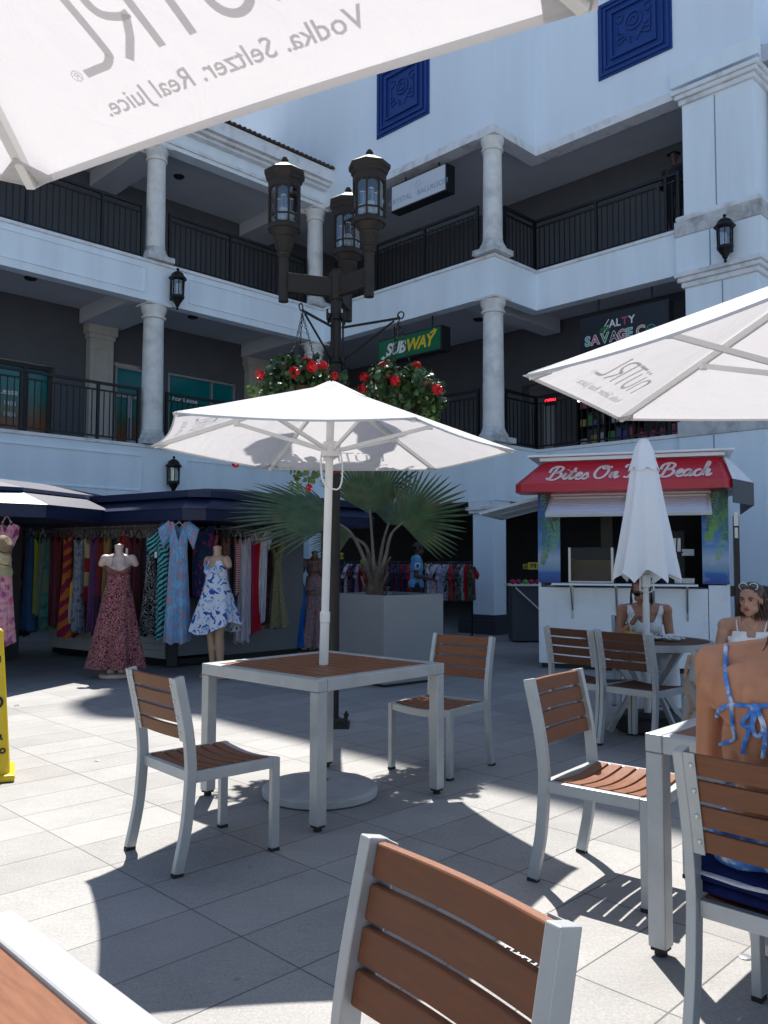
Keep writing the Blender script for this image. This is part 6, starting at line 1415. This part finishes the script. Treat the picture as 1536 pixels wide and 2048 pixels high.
# ------------------------------------------------------------------ wet floor sign
ws = empty('wet_floor_sign', G(-39, 1556), R(24), 'yellow wet floor warning cone cut by the left edge of the photo', 'floor sign'); ym = mat('yellow plastic', (.68, .47, .005), .35, var=.05)
mb = MB(); mb.add([(-.165, -.15, .02), (.165, -.15, .02), (.165, .15, .02), (-.165, .15, .02), (-.10, -.04, .90), (.10, -.04, .90), (.10, .04, .90), (-.10, .04, .90)], [(0,3,2,1),(4,5,6,7),(0,1,5,4),(1,2,6,5),(2,3,7,6),(3,0,4,7)]); mb.build('sign_body', ym, ws, bevel=.02)
MB().box((-.19, -.19, .002), (.19, .19, .045)).build('sign_foot', ym, ws, bevel=.015)
slp = lambda z: -.15+.11*(z-.02)/.88-.003
for tx, z, s, xr in (('CAUTION', .70, .052, .095), ('CUIDADO', .43, .10, .118), ('WET FLOOR', .245, .045, .115), ('PISO MOJADO', .165, .043, .135)):
    M_ = frame_m((xr, slp(z)-.003, z), (1, 0, 0), (0, .11, .88)); place_text(tx, 'lettering', M_, blk, ws, s, bold=.0025, align='RIGHT', space=.92)
# floor bits
dr = empty('drain_grate', G(1040, 1915), R(48), 'perforated metal drain cover set in the paving behind the foreground chair', 'drain')
mb = MB()
for i in range(13):
    mb.box((-.16+.026*i, -.075, .002), (-.152+.026*i, .075, .008))
for j in range(6): mb.box((-.165, -.075+.028*j, .0021), (.16, -.067+.028*j, .0079))
mb.build('grate_bars', mat('grate metal', (.42, .42, .40), .45, metal=.5), dr); MB().box((-.17, -.08, .0005), (.165, .08, .0018)).build('grate_shadow_pit', blackm, dr)
cn = tag(MB().lathe([(0, .004), (.019, .004), (.021, .003), (.021, .0)], (0, 0, .001), 20).build('bottle_cap', mat('cap metal', (.5, .52, .56), .3, metal=.7)), 'silver bottle cap lying on the sunlit paving at the right', 'bottle cap'); cn.location = G(1490, 1915)
for (px, py, s, c, lb) in ((100*.3255, 1340+221*.3255, .03, (.02, .02, .06), 'tiny dark scrap of litter on the paving near the yellow sign'), (595*.3255, 1340+562*.3255, .02, (.7, .7, .7), 'tiny white paper scrap on the paving left of the chair')):
    mb = MB(); mb.add([(-s, 0, .002), (0, -s*.4, .012), (s, .1*s, .003), (.2*s, s*.5, .010)], [(0, 1, 3), (1, 2, 3)]); o = tag(mb.build('litter', mat('scrap', c, .7), solid=.001), lb, 'litter'); o.location = G(px, py)
# ------------------------------------------------------------------ people
from mathutils.bvhtree import BVHTree
V = Vector
def body_prims(mb, J, s=1.0, fem=True, hands=True, feet=True, curl=.6, palm=None):
    p = {k: V(v) for k, v in J.items()}; c = mb.cap; e = mb.ell
    sp = (p['chest']-p['pelvis']).normalized(); rt = (p['shR']-p['shL']).normalized(); fw = sp.cross(rt)*-1 if False else rt.cross(sp)*-1
    M3 = Matrix((rt, fw, sp)).transposed()
    w = 1.0 if fem else 1.08
    e(p['pelvis'], (.165*s*w, .115*s, .115*s), 20, 12, M3)
    e(p['pelvis'].lerp(p['chest'], .42), (.118*s*w*(1 if fem else 1.12), .088*s, .13*s), 20, 12, M3)
    e(p['chest'], (.142*s*w, .100*s, .155*s), 20, 14, M3)
    e(p['chest']+sp*.10*s, (.150*s*w, .080*s, .07*s), 20, 10, M3)
    if fem:
        for sx in (-1, 1): e(p['chest']+rt*sx*.068*s+fw*.075*s-sp*.01*s, (.058*s, .052*s, .055*s), 14, 10, M3)
    c(p['neck']-sp*.05*s, p['neck']+(p['head']-p['neck'])*.55, .052*s*w, .046*s*w)
    for k in ('L', 'R'):
        sh, el, wr = p['sh'+k], p['el'+k], p['wr'+k]
        c(p['neck']-sp*.015*s, sh+sp*.012*s-(sh-p['neck'])*.12, .040*s*w, .040*s*w)
        e(sh, (.052*s*w, .052*s*w, .058*s*w)); c(sh, el, .046*s*w, .036*s*w); c(el, el.lerp(wr, .35), .037*s*w, .037*s*w); c(el.lerp(wr, .3), wr, .037*s*w, .024*s*w)
        if hands:
            d = (wr-el).normalized(); pn = V(palm[k]) if palm and k in palm else V((0, 0, -1)); hand_prims(mb, wr, (p['hd'+k]-wr) if 'hd'+k in p else d, pn, s*.95, curl, k == 'R')
        hp, kn, an = p['hp'+k], p['kn'+k], p['an'+k]
        c(hp, kn, .086*s, .056*s); e(kn, (.056*s, .058*s, .06*s)); c(kn, kn.lerp(an, .35), .054*s, .054*s); c(kn.lerp(an, .3), an, .053*s, .034*s)
        if feet: c(an+V((0, 0, -.02*s)), p['to'+k], .036*s, .026*s)
    return M3
tan = skin_mat('tanned skin', (.52, .225, .115), .38); medium = skin_mat('medium skin', (.36, .165, .10)); fairs = skin_mat('light tan skin', (.50, .26, .17)); darks = skin_mat('dark skin', (.075, .035, .022))
hairb = mat('dark brown hair', (.035, .018, .012), .35, var=.4, vscale=30); hairk = mat('black hair', (.010, .008, .008), .35, var=.3, vscale=30)
def bvh(o): return BVHTree.FromPolygons([v.co[:] for v in o.data.vertices], [p.vertices[:] for p in o.data.polygons])
# --- woman in the blue bikini, seen from behind
fx, fy, fr = 1.150-.045*.707-.02, 2.300+.045*.707-.02, R(45.5-90)
pw = empty('person', (fx, fy, 0), fr, 'tanned woman seen from behind in a blue and white tie bikini, seated on the towel', 'person')
J = dict(pelvis=(0, -.03, .585), chest=(0, -.055, .90), neck=(.0, -.045, 1.095), head=(.10, .03, 1.30), shL=(-.178, -.045, 1.030), shR=(.178, -.045, 1.030), elL=(-.235, .045, .755), elR=(.24, .08, .76), wrL=(-.09, .27, .785), wrR=(.10, .30, .785), hdL=(-.0, .33, .785), hdR=(.02, .36, .785), hpL=(-.088, .0, .555), hpR=(.088, .0, .555), knL=(-.10, .42, .53), knR=(.10, .42, .53), anL=(-.10, .40, .10), anR=(.10, .40, .10), toL=(-.11, .53, .035), toR=(.11, .53, .035))
mb = MB(); body_prims(mb, J, 1.0, curl=.35)
for sx in (-1, 1):
    mb.cap((sx*.040, -.112, .66), (sx*.040, -.130, .98), .030, .030); mb.ell((sx*.088, -.118, .965), (.058, .030, .085), 16, 10, Matrix.Rotation(sx*R(-12), 3, 'Y')); mb.ell((sx*.150, -.075, .985), (.055, .045, .08)); mb.ell((sx*.085, -.06, .565), (.095, .10, .10)); mb.ell((sx*.112, -.03, .82), (.045, .07, .12))
P, M3 = head_prims(mb, (.155, .035, 1.285), (.35, .93, -.05))
b = fuse('body', mb, .0085, tan, pw, smooth=7)
face_parts(P, M3, 1.0, b)
towb = fab('bikini blue', (.05, .19, .60))
bik = pattern('bikini print', 'tiedye', [(.04, .17, .58), (.10, .28, .68), (.68, .72, .80)], 26)
t_ = bvh(b); Minv = pw.matrix_basis.inverted()
def onbody(px, py, off=.004):
    o = Minv @ CAMP; d = (Minv.to_3x3() @ ray(px, py)).normalized(); h = t_.ray_cast(o, d)
    if h[0] is None:
        h = t_.find_nearest(o+d*2.35)
    n = h[1]; return V(h[0])+n*off
def strapline(mb, pts, r, off=.004, n=4, fl=.45):
    P_ = [onbody(*q, off) for q in pts]; mb.tube(crom(P_, n), r, 8)
mb = MB()
strapline(mb, [(1455, 1292), (1452, 1305), (1452, 1322), (1453, 1355), (1459, 1385), (1464, 1408)], .0062)
strapline(mb, [(1432, 1432), (1440, 1420), (1452, 1412), (1464, 1409), (1480, 1410), (1498, 1412), (1512, 1414)], .0058)
strapline(mb, [(1512, 1414), (1530, 1412), (1550, 1410), (1575, 1412)], .0058)
strapline(mb, [(1464, 1410), (1466, 1440), (1470, 1462), (1472, 1474), (1462, 1483), (1446, 1487), (1438, 1487)], .0055)
mb.build('bikini_strap', bik, pw)
mb = MB()
c0_ = onbody(1514, 1416, .012)
def loopline(pts, r, off): mb.tube(crom([onbody(x, y, off) for x, y in pts], 5), r, 8)
mb.ell(c0_, (.014, .012, .013)); 
loopline([(1514, 1416), (1500, 1428), (1490, 1444), (1496, 1452), (1508, 1446), (1515, 1425)], .0055, .012)
loopline([(1514, 1416), (1508, 1440), (1510, 1462), (1522, 1470), (1530, 1455), (1524, 1432), (1516, 1418)], .0055, .014)
loopline([(1514, 1416), (1504, 1450), (1494, 1480), (1490, 1505)], .0058, .010)
loopline([(1516, 1418), (1530, 1448), (1532, 1480), (1524, 1512)], .0062, .010)
mb.build('bikini_bow', bik, pw)
shell('bikini_bottom', b, lambda c: c.z < .645-.25*max(0, c.y+.02) and c.y < .10 and c.z > .50 and (c.z > .47+abs(c.x)*.30 or c.y < -.08), .005, bik, pw)
shell('bikini_top', b, lambda c: .86 < c.z < .97 and c.y > .02 and abs(c.x) < .16, .006, bik, pw)
mb = MB(); rnd = random.Random(3); roots = []
for i in range(1500):
    a = rnd.uniform(0, 2*pi); el = rnd.uniform(.0, 1.3); st0 = P(.078*math.cos(a)*math.cos(el*.9), -.012+.098*math.sin(a)*math.cos(el*.9), .035+.09*math.sin(el))
    if (st0-P(0, 0, 0)).dot(M3.col[1]) > .055 and el < .6: continue
    out = (st0-P(0, -.01, .02)).normalized(); dn = rnd.uniform(.16, .28); q = [st0]; cur = st0
    for k in range(5):
        cur = cur + out*(.020-.005*k)+V((rnd.gauss(0, .008)-.001+.008*math.sin(i*.7+k*1.6), rnd.gauss(0, .008)-.010, -dn/5)); q.append(cur.copy())
    roots.append(q)
hair_strands(mb, roots, rnd, .0040, 3); mb.ell(P(0, -.022, .036), (.078, .098, .088), 20, 12, M3); mb.build('hair', hairb, pw)
# towel
tw = empty('folded_towel', c0.location if False else (1.150, 2.300, 0), R(45.5-90), 'folded navy blue and white striped towel on the chair seat', 'towel')
mb = MB(); rnd = random.Random(8)
navyt = mat('navy terry', (.008, .013, .07), .95, spec=.1, var=.25, vscale=60, bump=1.0, bscale=260); whitet = mat('white terry', (.55, .57, .62), .95, var=.15, vscale=60, bump=1.0, bscale=260)
def cushion(z0, z1, x0, x1, y0, y1, mt, nm, seed, tilt=0):
    NA = 40; rows = []
    prof = [(0.0, .93), (.12, .985), (.35, 1.0), (.65, 1.0), (.88, .985), (1.0, .93)]
    for v, sc in prof:
        row = []
        for i in range(NA):
            a = 2*pi*i/NA; ca, sa = math.cos(a), math.sin(a); k = 1/max(abs(ca), abs(sa))**.82
            x = (x0+x1)/2+(x1-x0)/2*ca*k*sc; y = (y0+y1)/2+(y1-y0)/2*sa*k*sc
            row.append((x+.004*math.sin(7*a+seed), y+.005*math.sin(5*a+seed*2), lerp(z0, z1, v)+tilt*(x-x0)+.005*math.sin(3*a+seed+v)))
        rows.append(row)
    mb = MB().grid(rows, True, closed_u=True); n = len(rows[0]); mb.f += [tuple(range(n-1, -1, -1)), tuple(5*n+k for k in range(n))]; mb.sm += [True, True]; return mb.build(nm, mt, tw, sharp=60)
cushion(.428, .458, -.235, .20, -.21, .19, navyt, 'towel_fold', 1); cushion(.459, .487, -.245, .205, -.215, .185, navyt, 'towel_fold', 2); cushion(.488, .512, -.24, .20, -.22, .18, navyt, 'towel_fold', 3)
cushion(.4865, .495, -.225, .19, -.225, -.10, whitet, 'white_stripe', 4)
mb = MB()
for yy in (-.13, .02): mb.tube(crom([(-.246, yy, .462), (-.238, yy+.01, .500), (-.20, yy+.02, .5150), (-.05, yy+.03, .516), (.12, yy+.02, .514)], 5), 0, rect=(.030, .004), up=(0, 1, 0))
mb.build('white_stripe', whitet, tw)
# --- woman in the white tank top at the round table
def seated(x, y, face, s, label, skin, J, voxel=.0085, head=None, hf=(0, 1, 0), curl=.6, palm=None, name='person'):
    root = empty(name, (x, y, 0), R(face-90), label, 'person'); mb = MB(); body_prims(mb, J, s, curl=curl, palm=palm); P, M3 = head_prims(mb, head, hf, s=s)
    b = fuse('body', mb, voxel, skin, root, smooth=4); return root, b, P, M3
J2 = dict(pelvis=(0, -.02, .53), chest=(0, .055, .80), neck=(0, .075, .955), head=(0, .12, 1.10), shL=(-.185, .055, .90), shR=(.185, .055, .90), elL=(-.215, .06, .655), elR=(.225, .075, .66), wrL=(-.17, .26, .60), wrR=(.125, .20, .80), hdL=(-.15, .34, .58), hdR=(.085, .23, .87), hpL=(-.085, .03, .52), hpR=(.085, .03, .52), knL=(-.14, .40, .48), knR=(.16, .40, .48), anL=(-.16, .42, .10), anR=(.20, .52, .10), toL=(-.17, .54, .035), toR=(.22, .64, .035))
chs = [o for o in bpy.data.objects if o.get('label', '').startswith('slatted chair behind the round table')][0]; chs.location = (2.30, 7.50, 0); chs.rotation_euler.z = R(-98-90)
w2, b2_, P2, M32 = seated(2.275, 7.36, -98, 1.0, 'woman in a white knit tank top and sunglasses eating at the round table', medium, J2, head=(.035, .125, 1.070), hf=(.15, .90, -.30), palm={'R': (-.6, .2, 0)}, curl=.8)
tank = mat('white knit', (.82, .83, .83), .9, var=.12, vscale=3, bump=1.0, bscale=130, stretch=(60, 60, 4)); wtr = mat('white linen', (.78, .78, .82), .9, var=.08, bump=.3, bscale=20)
shell('tank_top', b2_, lambda c: .50 < c.z < .945 and abs(c.x) < .150 and (c.z < .80+.0*c.x or abs(c.x) > .055+(c.z-.80)*.42 or c.y < .03) and c.y < .22, .008, tank, w2)
shell('trousers', b2_, lambda c: c.z < .56 and (c.z > .13) and not (c.z > .5 and c.y > .2 and False) and (abs(c.x) > -1) and not (c.x < -.13 and c.z > .545 and c.y > .1), .020, wtr, w2, disp=lambda c: .03*max(0, .4-c.z))
face_parts(P2, M32, 1.0, b2_, glasses=mat('dark lens', (.008, .008, .01), .08)); mb = MB(); rnd = random.Random(6); roots = []
for i in range(200):
    a = rnd.uniform(0, 2*pi); el = rnd.uniform(.1, 1.4); s0 = P2(.076*math.cos(a)*math.cos(el), -.014+.096*math.sin(a)*math.cos(el), .034+.087*math.sin(el))
    if math.sin(a) > .3 and el < .55: continue
    roots.append([s0, s0.lerp(P2(0, -.11, .03), .45)+V((0, 0, .01)), P2(rnd.gauss(0, .02), -.115, .03+rnd.gauss(0, .02))])
hair_strands(mb, roots, rnd, .0055, 3)
for sx in (-1, 1): 
    for k in range(7): mb.tube(crom([P2(sx*.07, .03, .06), P2(sx*(.078+.002*k), .03-.004*k, -.02), P2(sx*(.07+.004*k), .03-.006*k, -.09-.01*k)], 3), .002, 4)
mb.ell(P2(0, -.12, .03), (.045, .04, .045)); mb.ell(P2(0, -.034, .042), (.0755, .085, .082), 20, 12, M32); mb.build('hair', hairk, w2)
MB().tube([V((-.176, .215, .614))+V((0, .012*math.cos(t), .03*math.sin(t))) + V((.03*math.cos(t), 0, 0)) for t in [i*pi/8 for i in range(16)]], .006, 6, closed=True).build('watch', blackm, w2)
for k in ('toL', 'toR'):
    q = V(J2[k]); MB().box((q.x-.045, q.y-.20, .002), (q.x+.045, q.y+.05, .022)).tube([(q.x-.045, q.y-.02, .02), (q.x-.03, q.y-.02, .07), (q.x+.03, q.y-.02, .07), (q.x+.045, q.y-.02, .02)], .012, 6).build('sandal', mat('brown sandal', (.06, .03, .02), .6), w2)
# things on the round table
pl_ = tag(MB().lathe([(0, .004), (.07, .004), (.10, .016), (.105, .018), (.07, .0), (0, .0)], n=32).build('plate', whitepaint), 'white paper plate with crumpled napkins on the round table', 'plate'); pl_.location = RT+V((.05, .05, .704))
def crump(c, s, mt, label, seed, name='napkin', cat='napkin', group=None):
    bm = bmesh.new(); bmesh.ops.create_icosphere(bm, subdivisions=3, radius=1)
    for v in bm.verts:
        n = noise.noise(v.co*2.3+V((seed, 0, 0)))+.5*noise.noise(v.co*6+V((0, seed, 0))); v.co = V((v.co.x*s[0], v.co.y*s[1], v.co.z*s[2]))*(1+.55*n)
    mz = min(v.co.z for v in bm.verts)
    for v in bm.verts: v.co.z -= mz
    me = bpy.data.meshes.new(name); bm.to_mesh(me); bm.free(); me.materials.append(mt); o = bpy.data.objects.new(name, me); col.objects.link(o); o.location = c; return tag(o, label, cat, group)
nap = mat('napkin', (.68, .68, .68), .9, bump=.6)
crump(RT+V((.02, .02, .7085)), (.06, .045, .018), nap, 'crumpled white napkin heap left of the umbrella pole on the round table', 1); crump(RT+V((.19, -.06, .702)), (.08, .06, .026), nap, 'crumpled white napkin right of the umbrella pole on the round table', 5)
crump(RT+V((-.10, .10, .702)), (.05, .035, .03), fab('yellow food', (.45, .28, .03)), 'small yellow snack wrapper on the round table', 8, 'snack_wrapper', 'wrapper')
# --- woman in the white camisole at the far right
J3 = dict(pelvis=(0, -.03, .54), chest=(0, -.03, .80), neck=(0, -.02, .955), head=(0, .0, 1.10), shL=(-.165, -.03, .895), shR=(.165, -.03, .895), elL=(-.215, .03, .66), elR=(.215, .03, .66), wrL=(-.12, .22, .60), wrR=(.12, .22, .60), hpL=(-.085, .0, .51), hpR=(.085, .0, .51), knL=(-.10, .40, .50), knR=(.10, .40, .50), anL=(-.10, .40, .09), anR=(.10, .40, .09), toL=(-.10, .52, .035), toR=(.10, .52, .035))
w3, b3_, P3, M33 = seated(2.41, 5.50, -118, .97, 'woman in a white camisole with white sunglasses on her hair, at the far right', fairs, J3, voxel=.007, head=(.0, .01, 1.070), hf=(.30, .94, -.04))
camm = mat('white camisole', (.88, .86, .82), .8, bump=.2)
shell('camisole', b3_, lambda c: .50 < c.z < (.835 + (.035 if abs(abs(c.x)-.07) < .045 and c.y > 0 else 0)) and abs(c.x) < .150, .006, camm, w3)
for sx in (-1, 1): MB().tube(crom([(sx*.075, .085, .85), (sx*.088, .045, .915), (sx*.09, -.02, .945), (sx*.085, -.09, .90)], 5), .004, 6).build('strap', camm, w3)
shell('shorts', b3_, lambda c: .40 < c.z < .60 and c.y < .25, .012, wtr, w3)
face_parts(P3, M33, .97, b3_, glasses=mat('grey lens', (.05, .06, .07), .1), glass_up=True)
mb = MB(); rnd = random.Random(12); roots = []
for i in range(420):
    a = rnd.uniform(0, 2*pi); el = rnd.uniform(.0, 1.4); s0 = P3(.076*math.cos(a)*math.cos(el), -.014+.094*math.sin(a)*math.cos(el), .034+.087*math.sin(el))
    if math.sin(a) > -.05 and el < .9: continue
    sx = 1 if math.cos(a) > 0 else -1; q = [s0]; cur = s0
    for k in range(5): cur = cur+V((M33.col[0]*sx*(.012-.004*k)))+V((rnd.gauss(0, .005), rnd.gauss(0, .005), -.045+rnd.gauss(0, .005)))-M33.col[1]*.003; q.append(cur.copy())
    roots.append(q)
hair_strands(mb, roots, rnd, .0042, 3); mb.ell(P3(0, -.024, .040), (.0755, .0915, .085), 20, 12, M33); mb.build('hair', mat('brown hair', (.075, .038, .022), .4, var=.4, vscale=30), w3)
MB().tube(crom([(-.04, .055, .935), (0, .075, .88), (.04, .055, .935)], 6), .0012, 5).ell((0, .078, .878), (.004, .003, .006)).build('necklace', mat('gold', (.7, .45, .15), .25, metal=1), w3)
mb = MB()
for sx in (-1, 1): mb.tube([P3(sx*.034+.028*math.cos(t), .036-.0*t, .098+.022*math.sin(t)) for t in [i*pi/8 for i in range(16)]], .0035, 6, closed=True)
mb.tube([P3(-.008, .038, .1), P3(.008, .038, .1)], .003, 6).build('glasses_frame', whitepaint, w3)
ch4 = copy_tree(c0); put(ch4, 2.42, 5.48, -118, 'slatted chair hidden under the woman in the white camisole')
# --- passing man in the light blue polo
J4 = dict(pelvis=(0, 0, .93), chest=(0, .01, 1.22), neck=(0, .01, 1.40), head=(0, .04, 1.53), shL=(-.19, .0, 1.355), shR=(.19, .0, 1.355), elL=(-.23, .0, 1.08), elR=(.225, -.03, 1.08), wrL=(-.15, .22, 1.04), wrR=(.19, .21, 1.03), hpL=(-.09, 0, .90), hpR=(.09, 0, .90), knL=(-.09, .10, .50), knR=(.09, -.02, .50), anL=(-.09, .08, .09), anR=(.09, -.18, .12), toL=(-.09, .20, .035), toR=(.09, -.06, .035))
mn = AT(832, 1200, 14.3)
m5 = empty('person', (mn.x, mn.y, 0), R(0-90+4), 'man in a light blue polo shirt and sunglasses walking behind the planter', 'person'); mb = MB(); body_prims(mb, J4, .98, fem=False); P5, M35 = head_prims(mb, (0, .045, 1.525), (.15, 1, .03), s=1.0); b5 = fuse('body', mb, .012, darks, m5, smooth=4)
polo = mat('light blue polo', (.13, .36, .62), .85, var=.12, vscale=5, bump=.3, bscale=30)
shell('polo_shirt', b5, lambda c: .88 < c.z < 1.415 and not (abs(c.x) > .165 and c.z < 1.17) and not (c.y > .14), .016, polo, m5, disp=lambda c: .012*max(0, 1.15-c.z)/.3)
shell('trousers', b5, lambda c: .12 < c.z < .93 and abs(c.x) < .19 and c.y < .3, .018, fab('dark trousers', (.02, .022, .03)), m5)
face_parts(P5, M35, 1.0, b5, lipc=(.08, .03, .025), glasses=mat('black lens', (.004, .004, .005), .1)); MB().ell(P5(0, -.016, .044), (.0755, .094, .082), 20, 12, M35).build('hair', hairk, m5)
sb = MB(); sb.add([(.262, y, z) for y, z in ((-.045, 1.285), (-.045, 1.25), (-.03, 1.21), (0, 1.19), (.03, 1.21), (.045, 1.25), (.045, 1.285), (0, 1.295))], [tuple(range(8))]); sb.build('sleeve_badge', mat('badge white', (.7, .72, .75), .6), m5, solid=.003)
sb = MB(); sb.add([(.2645, y, z) for y, z in ((-.03, 1.275), (-.03, 1.25), (-.02, 1.22), (0, 1.205), (.02, 1.22), (.03, 1.25), (.03, 1.275))], [tuple(range(7))]); sb.build('sleeve_badge', mat('badge blue', (.02, .07, .25), .6), m5, solid=.002)
for q in ('toL', 'toR'):
    t4 = V(J4[q]); MB().ell((t4.x, t4.y-.08, .045), (.048, .14, .04)).build('shoe', blackm, m5)
# dark figure leaning at the top balcony beside the pillar
J6 = dict(J4); q = BW(1.75, -7.62, 7.02)
m6 = empty('person', (q.x, q.y, 7.0), BRZ-R(90)+R(180), 'dark clothed figure at the top balcony rail beside the big pillar', 'person'); mb = MB(); body_prims(mb, J6, 1.0, fem=False); P6, M36 = head_prims(mb, (0, .03, 1.58), (0, 1, -.1)); b6 = fuse('body', mb, .014, darks, m6, smooth=4)
shell('dark_clothes', b6, lambda c: .12 < c.z < 1.42 and not (c.y > .13), .016, fab('black cloth', (.012, .012, .015)), m6); MB().ell(P6(0, -.016, .044), (.0755, .094, .082), 20, 12, M36).lathe([(.08, 0), (.12, -.005)], P6(0, 0, .05), 20).build('cap', blackm, m6)
# bag beside the tables, seen between the round table and the bikini woman
bgp = AT(1412, 1380, 5.1); bg_ = empty('tote_bag', (bgp.x, bgp.y, .0), R(-20), 'pale grey crumpled tote bag with tan cord between the round table and the bikini woman', 'bag')
gb = mat('grey bag cloth', (.34, .33, .31), .9, var=.2, vscale=6, bump=.6, bscale=14)
bm_ = MB(); rows = []
for j in range(14):
    v = j/13; z = .01+.77*v; w_ = .13*math.sin(pi*(.25+.6*v))**.7; rows.append([((w_+.010*math.sin(5*a_+9*v))*math.cos(a_), (.07+.01*math.sin(7*a_))*math.sin(a_)*(1-.5*v), z+.01*math.sin(4*a_)) for a_ in [2*pi*i/28 for i in range(28)]])
bm_.grid(rows, True, closed_u=True).build('bag_body', gb, bg_, sharp=80)
MB().tube(crom([(-.09, -.05, .76), (-.12, -.09, .60), (-.08, -.11, .46), (-.11, -.10, .38), (-.05, -.12, .33)], 5), .011, 7).tube(crom([(-.08, -.05, .6), (-.02, -.11, .50), (-.09, -.12, .43)], 5), .009, 6).build('cord', mat('tan cord', (.30, .20, .13), .9, var=.3, vscale=30), bg_)
